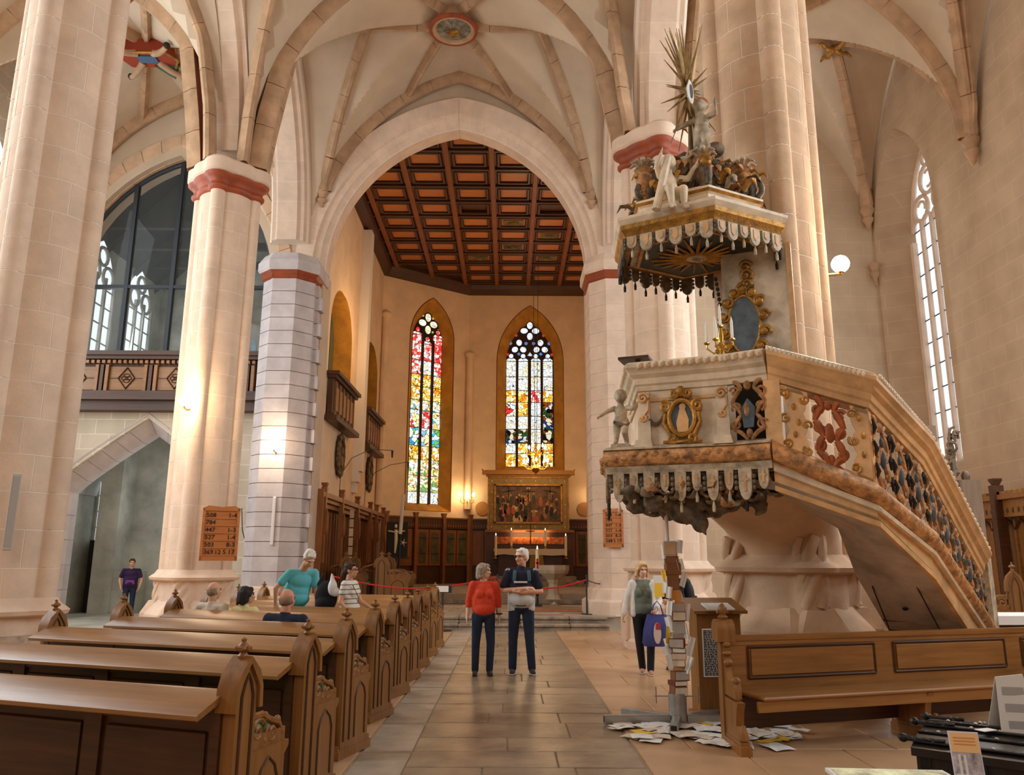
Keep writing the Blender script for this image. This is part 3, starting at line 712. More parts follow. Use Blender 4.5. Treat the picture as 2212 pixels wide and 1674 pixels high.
# stained glass palettes, lit from behind by the sky
S_ = 2.7
G_RED = mat_stained('glass_red', [(236, 70, 60), (255, 224, 215), (246, 140, 130), (215, 50, 50), (255, 240, 232), (255, 200, 190)], 7, S_)
G_GOLD = mat_stained('glass_gold', [(255, 214, 110), (255, 246, 215), (246, 176, 50), (255, 232, 160), (214, 130, 30)], 7, S_)
G_WHITE = mat_stained('glass_white', [(255, 252, 240), (244, 250, 255), (255, 244, 205), (255, 255, 255)], 6, 1.9, 0.03)
G_TEAL = mat_stained('glass_teal', [(60, 170, 180), (255, 240, 200), (255, 250, 235), (246, 200, 110), (225, 245, 240)], 6, S_)
G_FIG = mat_stained('glass_figures', [(214, 50, 50), (255, 250, 240), (110, 180, 205), (255, 226, 160), (255, 250, 240), (250, 250, 250), (190, 60, 50)], 5, S_)
G_BLUE = mat_stained('glass_blue_green', [(60, 175, 215), (255, 250, 240), (110, 170, 90), (255, 250, 235), (60, 150, 205)], 5, S_)
G_DARKFIG = mat_stained('glass_dark_figures', [(96, 52, 24), (240, 240, 250), (36, 70, 120), (150, 80, 30), (60, 90, 40), (255, 240, 210), (24, 20, 20)], 5.5, 1.6)
G_PATT = mat_stained('glass_pattern', [(255, 230, 140), (120, 160, 100), (255, 250, 235), (255, 244, 210), (226, 150, 80)], 9, S_)
G_LOBE = mat_stained('glass_pale_lobe', [(255, 252, 235), (240, 250, 240), (255, 246, 200)], 3, 1.9, 0.02)
G_LOBEB = mat_stained('glass_blue_white_lobe', [(244, 250, 255), (225, 238, 255), (255, 255, 255)], 3, 2.1, 0.02)
G_ACCR = mat_lit('glass_accent_red', (230, 70, 50), 1.2); G_ACCB = mat_lit('glass_accent_blue', (110, 150, 235), 1.3); G_ACCY = mat_lit('glass_accent_yellow', (250, 214, 110), 1.2)
CAME = mat('lead_bar', (40, 32, 26), 0.7)
def stained_window(name, label, fr, uc, ain, bot, apexI, lights, rows, heads, d=0.5):
    """lights: list of (u_left, u_right, head_z); rows: glass rows from the bottom (z_top, material)"""
    t = struct(name); t['label'] = label
    pl = MB(); o_ = [(uc-ain, bot), (uc-ain-.02, bot)]
    O = outline(ain+.02, bot-.02, apexI[0], apexI[1]-apexI[0], 10, uc); pl.prism(O, fr, d, d+.10); part('tracery_plate', pl, LEADSTONE, t, smooth=0)
    mu = MB(); o, u, v, nn = [Vector(k) for k in fr]
    for l, r in zip(lights, lights[1:]):
        c = (l[1]+r[0])/2; w = (r[0]-l[1])/2
        mu = MB(); mu.prism([(c-w, bot), (c+w, bot), (c+w, l[2]-.1), (c-w, l[2]-.1)], fr, d-.14, d+.05); part('mullion', mu, LEADSTONE, t, smooth=0)
    for k, (a, b, hz) in enumerate(lights):
        z0 = bot
        for j, (zt, ms) in enumerate(rows):
            zt = min(zt, hz-.32); 
            if zt <= z0+.05: continue
            m = ms[k % len(ms)] if isinstance(ms, (list, tuple)) else ms
            p = MB(); p.prism([(a, z0+.015), (b, z0+.015), (b, zt-.015), (a, zt-.015)], fr, d-.03, d-.005); part('glass_pane', p, m, t, smooth=0)
            bar = MB(); bar.prism([(a-.02, zt-.012), (b+.02, zt-.012), (b+.02, zt+.012), (a-.02, zt+.012)], fr, d-.05, d-.01); part('saddle_bar', bar, CAME, t, smooth=0)
            z0 = zt
        c = (a+b)/2; w = (b-a)/2
        hp = MB(); top = [(c+w, z0+.02)]+[(c+w*cos(pi*q/8)*(1 if q in (0, 8) else .92), z0+.06+.10*sin(pi*q/8)) for q in range(9)]+[(c-w, z0+.02)]
        hp.prism(top, fr, d-.03, d-.005); part('glass_pane', hp, heads[0], t, smooth=0)
        disc(fr, (c, z0+.26), w*.52, heads[0], 'glass_pane', t, d-.03, d-.005, 14)
        rr = MB(); rim(rr, fr, (c, z0+.26), w*.56, .02, d-.05); part('head_tracery', rr, LEADSTONE, t)
    return t
def foil(fr, t, c, n, r, off, m, d, a0=pi/2, elong=1.25):
    o, u, v, nn = [Vector(k) for k in fr]
    for k in range(n):
        a = a0+2*pi*k/n; cc = (c[0]+off*cos(a), c[1]+off*sin(a))
        mb = MB(); P = []
        for q in range(16):
            b = 2*pi*q/16; x = r*elong*cos(b); y = r*sin(b); P.append((cc[0]+x*cos(a)-y*sin(a), cc[1]+x*sin(a)+y*cos(a)))
        mb.prism(P, fr, d-.03, d-.005); part('glass_lobe', mb, m, t, smooth=0)
        rr = MB(); rr.tube([o+u*p[0]+v*p[1]+nn*(d-.04) for p in P], .03, 5, closed=True); part('lobe_tracery', rr, LEADSTONE, t)

# ---- chancel walls
CH = 15.0; DU = Vector((3.85, 2.8, 0)).normalized(); DN = Vector((-DU.y, DU.x, 0))
FD = ((-5.9, 35.2, 0), tuple(DU), (0, 0, 1), tuple(DN)); FF = ((-2.05, 38.0, 0), (1, 0, 0), (0, 0, 1), (0, 1, 0))
FD2 = ((4.0, 38.0, 0), (DU.x, -DU.y, 0), (0, 0, 1), (DU.y, DU.x, 0))
wd, I1 = wall_open('wall_apse_left', FD, 0, 4.76, 0.5, CH+.3, 2.70, 1.2, 3.86, 12.05, 2.05, 0.5, 0.84, WARMWALL, OCHRE, 0.34)
wf, I2 = wall_open('wall_apse', FF, 0, 6.05, 0.5, CH+.3, 3.07, 1.62, 5.8, 11.3, 2.85, 0.5, 1.2, WARMWALL, OCHRE, 0.34)
wg, I3 = wall_open('wall_apse_right', FD2, 0, 4.76, 0.5, CH+.3, 2.38, 1.2, 3.86, 12.05, 2.05, 0.5, 0.84, WARMWALL, OCHRE, 0.34)
stained_window('window_1', 'tall three-light stained glass window with red heads, left of the altar', FD, 2.70, .84, 4.2, (12.05, 13.55),
    [(1.90, 2.36, 12.62), (2.46, 2.93, 12.2), (3.04, 3.50, 12.62)],
    [(4.75, G_WHITE), (5.5, G_PATT), (6.25, G_PATT), (6.9, G_GOLD), (7.75, [G_BLUE, G_FIG, G_BLUE]), (8.6, [G_FIG, G_RED, G_TEAL]), (9.1, G_TEAL), (9.75, G_GOLD), (10.35, G_GOLD), (11.05, [G_RED, G_WHITE, G_RED]), (12.4, G_RED)], [G_RED])
w1 = bpy.data.objects['window_1']; foil(FD, w1, (2.70, 12.93), 4, .19, .31, G_LOBE, .5)
for c, m in (((2.42, 13.3), G_ACCY), ((2.98, 13.25), G_ACCY), ((2.98, 12.55), G_ACCY), ((3.3, 12.72), G_ACCR)): disc(FD, c, .055, m, 'glass_accent', w1, .47, .495, 8)
stained_window('window_2', 'four-light stained glass window with blue and white foils behind the altar', FF, 3.07, 1.2, 6.1, (11.3, 13.55),
    [(1.90, 2.37, 11.75), (2.50, 2.97, 11.75), (3.13, 3.60, 11.75), (3.73, 4.20, 11.75)],
    [(6.75, G_GOLD), (7.25, [G_WHITE, G_GOLD, G_GOLD, G_GOLD]), (7.95, [G_DARKFIG, G_DARKFIG, G_WHITE, G_DARKFIG]), (8.6, [G_WHITE, G_WHITE, G_WHITE, G_DARKFIG]), (9.3, [G_FIG, G_GOLD, G_WHITE, G_DARKFIG]), (9.9, [G_GOLD, G_GOLD, G_RED, G_GOLD]), (10.6, G_WHITE), (11.4, G_WHITE)], [G_LOBEB])
w2 = bpy.data.objects['window_2']; foil(FF, w2, (3.07, 12.98), 4, .17, .29, G_LOBEB, .5)
foil(FF, w2, (2.53, 12.12), 3, .17, .24, G_LOBEB, .5, elong=1.1); foil(FF, w2, (3.61, 12.12), 3, .17, .24, G_LOBEB, .5, elong=1.1)
disc(FF, (3.07, 11.72), .12, G_LOBEB, 'glass_accent', w2, .47, .495, 4, 1, 1.2)
for x in (2.1, 2.88, 3.26, 4.04): disc(FF, (x, 12.33), .09, G_ACCB, 'glass_accent', w2, .47, .495, 5)
for x in (2.52, 3.62): disc(FF, (x, 11.78), .09, G_ACCB, 'glass_accent', w2, .47, .495, 4)
for x, z in ((2.38, 12.75), (3.76, 12.75), (1.97, 11.75), (4.17, 11.75)): disc(FF, (x, z), .08, G_ACCR, 'glass_accent', w2, .47, .495, 5)
# brown painted outline of each window opening
def surround(wall_, fr, uc, a, sill, spring, rise):
    o, u, v, nn = [Vector(k) for k in fr]; mb = MB()
    mb.tube([o+u*p[0]+v*p[1]-nn*.005 for p in outline(a+.02, sill, spring, rise+.02, 12, uc)], .02, 5, closed=True)
    part('window_edge_moulding', mb, REDJOINT, wall_)
surround(wd, FD, 2.70, 1.2, 3.86, 12.05, 2.05); surround(wf, FF, 3.07, 1.62, 5.8, 11.3, 2.85)
# slim wall shafts at the corners of the apse
for nm, (x, y), z1, w_ in (('apse_shaft', (-1.95, 37.86), 11.4, wf), ('apse_shaft', (3.95, 37.86), 11.4, wf), ('apse_shaft', (-5.72, 35.2), 12.6, wd)):
    b = MB(); b.cyl((x, y, 4.0), (x, y, z1), .17, n=10); b.lathe([(.17, 0), (.24, .06), (.26, .2), (.18, .28), (.05, .4)], (x, y, z1), 10); part(nm, b, WARMWALL, w_)
# left chancel wall with two round-headed niches that hold wooden loggias
FL = ((-5.9, 0, 0), (0, 1, 0), (0, 0, 1), (-1, 0, 0))
wl = None
for (y0, y1, yc, a) in ((22.9, 30.0, 26.85, 1.8), (30.0, 35.2, 32.9, 1.65)):
    ob, _ = wall_open('wall_chancel_left', FL, y0, y1, 0.2, CH+.3, yc, a, 6.0, 9.25, a*.88, 0.7, a, WARMWALL, OCHRE, 0.0, n=9)
    g = MB(); g.prism(outline(a, 6.0, 9.25, a*.88, 9, yc), FL, .68, .72); part('niche_glazing', g, mat('dark_green_glass', (70, 84, 70), 0.15, spec=0.6), ob, smooth=0)
    fr_ = MB()
    for k in range(1, 4): fr_.prism([(yc-a+k*a/2-.03, 6), (yc-a+k*a/2+.03, 6), (yc-a+k*a/2+.03, 10.4), (yc-a+k*a/2-.03, 10.4)], FL, .6, .68)
    part('niche_mullions', fr_, PGREEN, ob, smooth=0)
    bx = thing('wooden_loggia', 'dark wooden loggia balcony in the %s niche of the left chancel wall' % ('nearer' if yc < 30 else 'farther'), 'balcony', (-5.9, yc, 6.0), group='loggias in the chancel niches')
    b = MB(); b.box((.12, 0, .75), (.16, 2*a+.06, 1.35)); part('front_panel', b, OAKD, bx)
    b = MB(); b.box((.2, 0, 1.56), (.42, 2*a+.3, .12)); b.box((.16, 0, 1.45), (.3, 2*a+.2, .1)); part('cornice', b, OAKD, bx)
    b = MB(); b.box((.2, 0, .08), (.40, 2*a+.3, .16)); b.box((.15, 0, .2), (.28, 2*a+.15, .1)); part('base_moulding', b, OAKD, bx)
    for k in range(6):
        b = MB(); b.box((.23, -a+a/6+k*a/3, .8), (.06, .08, 1.1)); part('pilaster', b, OAK, bx)
    for k in range(5):
        b = MB(); b.box((.215, -a+a/3+k*a/3, .8), (.03, a/3-.2, .8), 0, .012); part('panel', b, OAK, bx)
ps = MB(); ps.bb((-5.92, 29.75, 4.9), (-5.55, 30.3, 14.6)); ps.prism([(-.27, 0), (.27, 0), (.27, .4), (-.27, .4)], ((-5.9, 30.02, 4.5), (0, 1, 0), (0, 0, 1), (1, 0, 0)), 0, .25); ps.prism([(-.2, 0), (.2, 0), (.2, .4), (-.2, .4)], ((-5.9, 30.02, 4.1), (0, 1, 0), (0, 0, 1), (1, 0, 0)), 0, .15)
part('wall_shaft', ps, mat('whitewash', (232, 226, 218), 0.9), bpy.data.objects['wall_chancel_left'])
ps = MB(); ps.bb((-5.92, 22.9, 4.4), (-5.6, 23.5, 9.7)); part('wall_shaft', ps, MATS['whitewash'], bpy.data.objects['wall_chancel_left'])
rw = MB(); rw.bb((7.85, 22.9, 0.2), (8.1, 35.2, CH+.3)); struct('wall_chancel_right', rw, WARMWALL)
# ---- coffered wooden ceiling
cg = struct('ceiling_chancel'); cg['label'] = 'coffered brown wooden ceiling over the chancel'
poly = [(-5.9, 22.3), (7.85, 22.3), (7.85, 35.2), (4.0, 38), (-2.05, 38), (-5.9, 35.2)]
bd = MB(); bd.prism(poly, ((0, 0, 0), (1, 0, 0), (0, 1, 0), (0, 0, 1)), CH+.24, CH+.34); part('ceiling_boards', bd, OAKD, cg, smooth=0)
def inside(x, y, mrg=0.25):
    if x < -5.9+mrg or x > 7.85-mrg: return False
    return (y-35.2)-(x+5.9)*2.8/3.85 < -mrg*1.2 and (y-35.2)+(x-7.85)*2.8/3.85 < -mrg*1.2 and y < 38-mrg and y > 22.5
BX = [-5.3+1.55*k for k in range(8)]; BY = [23.05+1.3*k for k in range(12)]
pan = MB(); pan.box((0, 0, 0), (.98, .70, .04), 0, .015); pan.box((0, 0, -.02), (.86, .58, .04), 0, .01); pme = pan.mesh('coffer_panel', COFFER)
pfm = MB()
for sx, sy, dx, dy in ((0, .42, 1.16, .10), (0, -.42, 1.16, .10), (.55, 0, .10, .94), (-.55, 0, .10, .94)): pfm.box((sx, sy, -.02), (dx, dy, .12), 0, .02)
fme = pfm.mesh('coffer_frame', OAKD); rn = random.Random(5)
GREENP = mat('painted_coffer', (96, 84, 44), 0.6, var=0.4, vscale=3, obj_coords=False)
for i in range(len(BX)-1):
    for j in range(len(BY)-1):
        x = (BX[i]+BX[i+1])/2; y = (BY[j]+BY[j+1])/2
        if not all(inside(x+a, y+b, .1) for a in (-.6, .6) for b in (-.5, .5)): continue
        link('coffer_frame', fme, cg, (x, y, CH+.18))
        if (i, j) in ((2, 4), (4, 4)): continue
        o = link('coffer_panel', pme, cg, (x, y, CH+.19))
        if (i, j) in ((3, 5), (4, 6), (3, 7), (2, 8), (4, 8)):
            p2 = MB(); p2.box((0, 0, -.055), (.8, .5, .03), 0, .01); p2.ell((0, 0, -.08), (.22, .14, .05), 8, 6); part('coffer_painting', p2, GREENP, cg, (x, y, CH+.19))
for x in BX:
    y1 = max([yy/10 for yy in range(226, 379) if inside(x, yy/10)] or [0])
    if y1 > 23: b = MB(); b.box((0, 0, 0), (.20, y1-22.5, .20), 0, .03); b.box((0, 0, .1), (.34, y1-22.5, .10), 0, .02); part('long_beam', b, BEAM, cg, (x, (y1+22.5)/2, CH+.12))
for y in BY:
    L = [xx/10 for xx in range(-58, 79) if inside(xx/10, y)]
    if L: b = MB(); b.box((0, 0, 0), (L[-1]-L[0], .13, .14), 0, .02); b.box((0, 0, .07), (L[-1]-L[0], .24, .08), 0, .02); part('cross_beam', b, OAKD, cg, ((L[0]+L[-1])/2, y, CH+.14))
cr = MB(); cr.sweep([(-.05, -.32), (.16, -.30), (.34, -.10), (.42, .1), (.42, .25), (-.05, .25)][::-1], [(-5.9, 22.6, CH), (-5.9, 35.2, CH), (-2.05, 38, CH), (4.0, 38, CH), (7.85, 35.2, CH)]); part('ceiling_cornice', cr, OAKD, cg, smooth=20)
cr = MB(); cr.bb((-5.9, 22.3, CH-.28), (7.85, 22.75, CH+.25)); part('ceiling_cornice', cr, OAKD, cg, smooth=20)

# ---- right (south) aisle: wall with deep window, end wall
FS = ((10.8, 0, 0), (0, 1, 0), (0, 0, 1), (1, 0, 0))
for i, (y0, y1, yc, a) in enumerate(((16.3, 22.0, 20.3, 1.6), (9.8, 16.3, 13.4, 1.6), (3.3, 9.8, 6.5, 1.87), (-9.6, 3.3, 0.0, 1.87))):
    ob, I = wall_open('wall_right', FS, y0, y1, 0, 17, yc, a, 3.9, 10.9, 2.75, 0.9, 1.02, SOUTHY, SOUTHY, 0.35, n=10, rin=2.25)
    t = struct('window_%d' % (3+i)); t['label'] = ('tall bright clear-glass gothic window in the right aisle wall, nearest the chancel', 'second clear-glass window of the right aisle wall', 'third clear-glass window of the right aisle wall', 'last clear-glass window of the right aisle wall')[i]
    gl = MB(); gl.prism(outline(1.04, 4.0, 10.9, 2.3, 10, yc), FS, .93, .95); part('glass', gl, GLASSLIT, t, smooth=0)
    if i == 0:
        for k, (l, r) in enumerate(((-1.0, -.53), (-.49, -.02), (.02, .49), (.53, 1.0))):
            for j in range(10):
                z0 = 4.3+j*.66
                p = MB(); p.prism([(yc+l+.03, z0+.015), (yc+r-.03, z0+.015), (yc+r-.03, z0+.645), (yc+l+.03, z0+.645)], FS, .885, .90); part('glass_pane', p, GLASSLIT, t, smooth=0)
                b = MB(); b.prism([(yc+l, z0+.64), (yc+r, z0+.64), (yc+r, z0+.665), (yc+l, z0+.665)], FS, .86, .9); part('saddle_bar', b, IRON, t, smooth=0)
    mu = MB()
    for c in (-.51, 0, .51): mu.prism([(yc+c-.05, 4.0), (yc+c+.05, 4.0), (yc+c+.05, 11.1), (yc+c-.05, 11.1)], FS, .78, .93)
    for c in (-1.02, 1.02): mu.prism([(yc+c-.07, 4.0), (yc+c+.07, 4.0), (yc+c+.07, 10.6), (yc+c-.07, 10.6)], FS, .74, .93)
    part('mullion', mu, STONE, t, smooth=0)
    tr = MB()
    for c in (-.77, -.26, .26, .77): rim(tr, FS, (yc+c, 10.95), .24, .05, .86, 12, 0, pi)
    for c in (-.5, .5): rim(tr, FS, (yc+c, 11.45), .36, .06, .86, 16); rim(tr, FS, (yc+c, 11.45), .2, .04, .86, 12, .6, 3.6)
    rim(tr, FS, (yc, 12.15), .42, .06, .86, 16); rim(tr, FS, (yc, 12.15), .24, .04, .86, 12, 1, 5); rim(tr, FS, (yc, 12.75), .2, .05, .86, 12)
    for sg in (-1, 1):
        tr.tube([(10.8+.86, yc+sg*u_, z_) for u_, z_ in ((1.02, 10.9), (.95, 11.5), (.75, 12.2), (.42, 12.8), (0, 13.15))], .07, 6)
    part('tracery', tr, STONE, t, smooth=50)
ew = MB(); ew.bb((3.6, 22.0, 0), (11, 22.3, 17)); struct('wall_right_end', ew, SOUTHW)
cb = MB(); cb.lathe([(0.02, -.6), (.06, -.5), (.05, -.4), (.10, -.3), (.13, -.2), (.09, -.12), (.14, 0), (.14, .1)], (10.68, 21.86, 10.1), 10); part('wall_corbel', cb, RIB, bpy.data.objects['wall_right_end'])

# ---- left (north) aisle
FN = ((-13.5, 0, 0), (0, 1, 0), (0, 0, 1), (-1, 0, 0))
for i, (y0, y1, yc) in enumerate(((16.3, 22.0, 19.4), (9.8, 16.3, 13.0), (-9.6, 9.8, 6.0))):
    ob, I = wall_open('wall_left', FN, y0, y1, 0, 17, yc, 1.8, 3.6, 11.0, 3.0, 0.7, 1.5, NORTHW, NORTHW, 0.2, n=10)
    t = struct('window_%d' % (7+i)); t['label'] = ('tall bright clear-glass gothic window in the left aisle wall, nearest the chancel', 'second clear-glass window of the left aisle wall', 'third clear-glass window of the left aisle wall', 'last clear-glass window of the left aisle wall')[i]
    gl = MB(); gl.prism(outline(1.52, 3.7, 11.0, 2.5, 10, yc), FN, .72, .74); part('glass', gl, GLASSLIT, t, smooth=0)
    mu = MB()
    for c in (-1.5, -.5, .5, 1.5): mu.prism([(yc+c-.06, 3.7), (yc+c+.06, 3.7), (yc+c+.06, 11.3), (yc+c-.06, 11.3)], FN, .6, .72)
    part('mullion', mu, STONE, t, smooth=0)
    tr = MB()
    for c in (-1, 0, 1): rim(tr, FN, (yc+c, 11.0), .45, .07, .66, 12, 0, pi)
    for c in (-.55, .55): rim(tr, FN, (yc+c, 11.9), .42, .07, .66, 16); rim(tr, FN, (yc+c, 11.9), .22, .05, .66, 12)
    rim(tr, FN, (yc, 12.7), .42, .07, .66, 16)
    for j in range(10): tr.bb((-13.5-.68, yc-1.5, 4.3+j*.62), (-13.5-.64, yc+1.5, 4.33+j*.62))
    part('tracery', tr, STONE, t, smooth=50)
# end wall of the left aisle: passage arch below, balcony, glazed arch above
FE = ((0, 22.0, 0), (1, 0, 0), (0, 0, 1), (0, 1, 0))
def flatarch(a, h, zs, cx, n=12):
    P = [(a*(1-t)-0*t, h*t**.88) for t in [i/n for i in range(n+1)]]
    return [(cx-x, zs+z) for x, z in P]+[(cx+x, zs+z) for x, z in P[-2::-1]]
ne = MB(); dc, da = -10.15, 2.2; gc, ga = -10.0, 3.05
dT = flatarch(2.2, 1.7, 3.45, dc); gT = pointed(ga, 4.3, 12, 9.3, gc)
def strip(mb, pts, z1):
    for p, q in zip(pts, pts[1:]): mb.prism([(p[0], p[1]), (q[0], q[1]), (q[0], z1), (p[0], z1)], FE, 0, .9)
dT2 = flatarch(da+.40, 2.05, 3.45, dc); strip(ne, dT2, 7.0); dj = da+.32; ne.prism([(-13.6, 0), (dc-da-.4, 0), (dc-da-.4, 7.0), (-13.6, 7.0)], FE, 0, .9); ne.prism([(dc+da+.4, 0), (-6.6, 0), (-6.6, 7.0), (dc+da+.4, 7.0)], FE, 0, .9); up_ = MB()
strip(up_, gT, 17); up_.prism([(-13.6, 7.0), (gc-ga, 7.0), (gc-ga, 17), (-13.6, 17)], FE, 0, .9); up_.prism([(gc+ga, 7.0), (-6.6, 7.0), (-6.6, 17), (gc+ga, 17)], FE, 0, .9)
nw = struct('wall_left_end', ne, NORTHW, smooth=0); part('upper_wall', up_, PLASTER, nw, smooth=0)
LILAC = mat('lilac_arch_stone', (208, 198, 196), 0.85, var=0.05, vscale=2, obj_coords=False)
fa = [Vector((x, 0, z)) for x, z in flatarch(da, 1.7, 3.45, dc)]; nf = len(fa)
for i in range(0, nf-1, 2):
    if True:
        rings = []
        for k, j in enumerate((i, i+1, i+2)):
            if j >= nf: continue
            sg = -1 if fa[j].x < dc-.001 else 1 if fa[j].x > dc+.001 else 0; out = Vector((sg*.62, 0, .78)) if sg else Vector((0, 0, 1.2)); p = fa[j].copy()
            tt = (fa[min(j+1, nf-1)]-fa[max(j-1, 0)]).normalized(); p = p+tt*(.006 if k == 0 else -.006 if k == 2 else 0)
            rings.append([tuple(p+out*r+Vector((0, 22.0+d, 0))) for r, d in ((-.02, .9), (-.02, .60), (.36, -.01), (.40, -.03), (.42, .03), (.3, .9))])
        b = MB(); loft(b, rings); part('voussoir', b, LILAC, nw, smooth=0)
for s_ in (-1, 1):
    for k in range(5):
        b = MB(); z0 = .1+k*.68; pr = [(dc+s_*(da-.02), .9), (dc+s_*(da-.02), .60), (dc+s_*(da+.30), -.02), (dc+s_*(da+.34), .03), (dc+s_*(da+.3), .9)]
        loft(b, [[(x, 22.0+d, z0+.005) for x, d in pr], [(x, 22.0+d, z0+.675) for x, d in pr]]); part('jamb_stone', b, LILAC, nw, smooth=0)
ring_arch(nw, 'voussoir', ga, 4.3, 9.3, gc, [(-.02, .5), (-.02, .2), (.28, -.02), (.30, -.06), (.62, -.06), (.64, .02), (.6, .5)], 10, FE, STONE2, .007, 3)
# steel and glass partition in the upper arch
gp = thing('glass_partition', 'steel-framed glass partition filling the pointed arch above the wooden balcony', 'partition', (0, 22.35, 0))
fm = MB(); A = pointed(ga-.03, 4.2, 14, 9.3, gc)
fm.tube([(x, 0, z) for x, z in A], .07, 6); part('arch_frame', fm, IRON, gp)
def gtop(x):
    for p, q in zip(A, A[1:]):
        if p[0] <= x <= q[0]: return p[1]+(q[1]-p[1])*(x-p[0])/max(1e-6, q[0]-p[0])
    return 9.3
GLZ = bpy.data.materials.new('partition_glass'); GLZ.use_nodes = True; b_ = GLZ.node_tree.nodes['Principled BSDF']
b_.inputs['Base Color'].default_value = (0.3, 0.34, 0.34, 1); b_.inputs['Roughness'].default_value = 0.02; b_.inputs['Alpha'].default_value = 0.08; b_.inputs['Specular IOR Level'].default_value = 0.6
mx = [gc-ga+.05, -11.36, -10.02, -8.68, gc+ga-.05]
for x in mx[1:-1]: b = MB(); b.bb((x-.06, -.08, 7.2), (x+.06, .08, gtop(x))); part('mullion', b, IRON, gp)
for z in (7.3, 9.5): b = MB(); b.bb((mx[0], -.07, z-.05), (mx[-1], .07, z+.05)); part('transom', b, IRON, gp)
for a, b2 in zip(mx, mx[1:]):
    p = MB(); p.bb((a+.06, -.006, 7.35), (b2-.06, .006, 9.45)); part('glass_pane', p, GLZ, gp, smooth=0)
    n = 6; xs = [a+.06+(b2-a-.12)*i/n for i in range(n+1)]; q = [(xs[0], 9.55), (xs[-1], 9.55)]+[(x, max(9.56, gtop(x)-.08)) for x in xs[::-1]]
    p = MB(); p.prism(q, ((0, 0, 0), (1, 0, 0), (0, 0, 1), (0, 1, 0)), -.006, .006); part('glass_pane', p, GLZ, gp, smooth=0)
# the upper chapel and the passage beyond
cpw = MB(); cpw.bb((-13.6, 29.4, 0), (-6.0, 29.6, 15.5)); cpw.bb((-13.7, 22.9, 6.6), (-13.5, 29.6, 15.5)); cpw.bb((-6.9, 22.9, 0), (-6.7, 29.6, 15.5)); cpw.bb((-13.6, 22.9, 6.2), (-6.7, 29.5, 6.7))
ch_ = struct('wall_upper_chapel', cpw, GREYW, smooth=0)
rf = MB()
for s_ in (-1, 1): rf.prism([(0, 0), (3.9, -4.2), (3.9, -3.9), (0, .35)] if s_ > 0 else [(0, .35), (-3.9, -3.9), (-3.9, -4.2), (0, 0)], ((-10.2, 22.9, 15.4), (1, 0, 0), (0, 0, 1), (0, 1, 0)), 0, 6.6)
DKW = mat_wood('dark_roof_wood', (52, 44, 36), (28, 24, 20), 0.8); part('chapel_roof', rf, DKW, ch_, smooth=0)
for y_ in (24.2, 26.0, 27.8):
    b = MB(); b.bb((-13.3, y_, 12.2), (-7, y_+.2, 12.45)); part('tie_beam', b, DKW, ch_)
for y_ in (23.6, 24.9, 27.0, 28.7):
    for s_ in (-1, 1): b = MB(); b.tube([(-10.2, y_, 15.2), (-10.2+s_*3.6, y_, 11.3)], .12, 4); part('rafter', b, DKW, ch_)
for k, (x, y0) in enumerate(((-13.45, 24.6), (-13.45, 27.4))):
    FNN = ((x, 0, 0), (0, 1, 0), (0, 0, 1), (1, 0, 0)); t = struct('window_%d' % (10+k)); t['label'] = ('nearer', 'farther')[k]+' daylit gothic window on the left of the glazed chapel'
    p = MB(); p.prism(outline(.9, 7.4, 10.4, 1.5, 8, y0), FNN, 0, .02); part('glass', p, GLASSLIT, t, smooth=0)
    tr = MB()
    for c in (-.9, -.3, .3, .9): tr.bb((x+.02, y0+c-.05, 7.4), (x+.12, y0+c+.05, 10.7))
    for j in range(5): tr.bb((x+.02, y0-.9, 7.9+j*.6), (x+.06, y0+.9, 7.94+j*.6))
    for c in (-.45, .45): rim(tr, FNN, (y0+c, 10.75), .34, .06, .06, 12)
    rim(tr, FNN, (y0, 11.35), .3, .06, .06, 12); part('tracery', tr, GREYW, t)
FB = ((0, 29.38, 0), (1, 0, 0), (0, 0, 1), (0, -1, 0)); t = struct('window_12'); t['label'] = 'narrow pointed window in the far wall of the glazed chapel'
p = MB(); p.prism(outline(.75, 7.2, 10.2, 1.4, 8, -11.6), FB, 0, .02); part('glass', p, GLASSLIT, t, smooth=0)
tr = MB()
for c in (-.75, 0, .75): tr.bb((-11.6+c-.05, 29.24, 7.2), (-11.6+c+.05, 29.36, 10.5))
rim(tr, FB, (-11.6, 10.7), .36, .06, .06, 12); part('tracery', tr, GREYW, t)
FRS = mat('fresco_traces', (158, 142, 120), 0.9, var=0.5, vscale=2.4, col2=(184, 182, 170), obj_coords=False)
fr2 = MB(); fr2.prism([(-1.1, 7.6), (1.2, 7.4), (1.3, 11.6), (.3, 12.4), (-1.0, 11.4)], ((-9.6, 29.39, 0), (1, 0, 0), (0, 0, 1), (0, -1, 0)), 0, .01); part('fresco_remains', fr2, FRS, ch_, smooth=0)
p = MB(); p.prism([(-.1, 8.6), (.12, 8.5), (.2, 9.7), (.02, 9.9)], ((-9.9, 29.37, 0), (1, 0, 0), (0, 0, 1), (0, -1, 0)), 0, .01); part('fresco_blue', p, mat('fresco_blue', (140, 170, 186), 0.9, var=.2, vscale=5), ch_, smooth=0)
pv = MB(); pv.bb((-12.2, 25.9, -.02), (-6.8, 26.1, 6.2)); pv.bb((-13.6, 22.9, 0), (-13.4, 26.1, 6.2)); pv.bb((-13.6, 25.9, -.02), (-12.2, 26.1, 6.2)); pv.bb((-12.75, 24.9, 0), (-12.1, 25.95, 6))
pw = struct('wall_passage', pv, GREYW, smooth=0)
pr_ = MB()
for k in range(10):
    a0 = pi*k/10; a1 = pi*(k+1)/10
    pr_.prism([(-10.15+3.2*cos(a0), 3.6+2.2*sin(a0)), (-10.15+3.2*cos(a1), 3.6+2.2*sin(a1)), (-10.15+3.4*cos(a1), 3.7+2.4*sin(a1)), (-10.15+3.4*cos(a0), 3.7+2.4*sin(a0))], ((0, 22.9, 0), (1, 0, 0), (0, 0, 1), (0, 1, 0)), 0, 3.1)
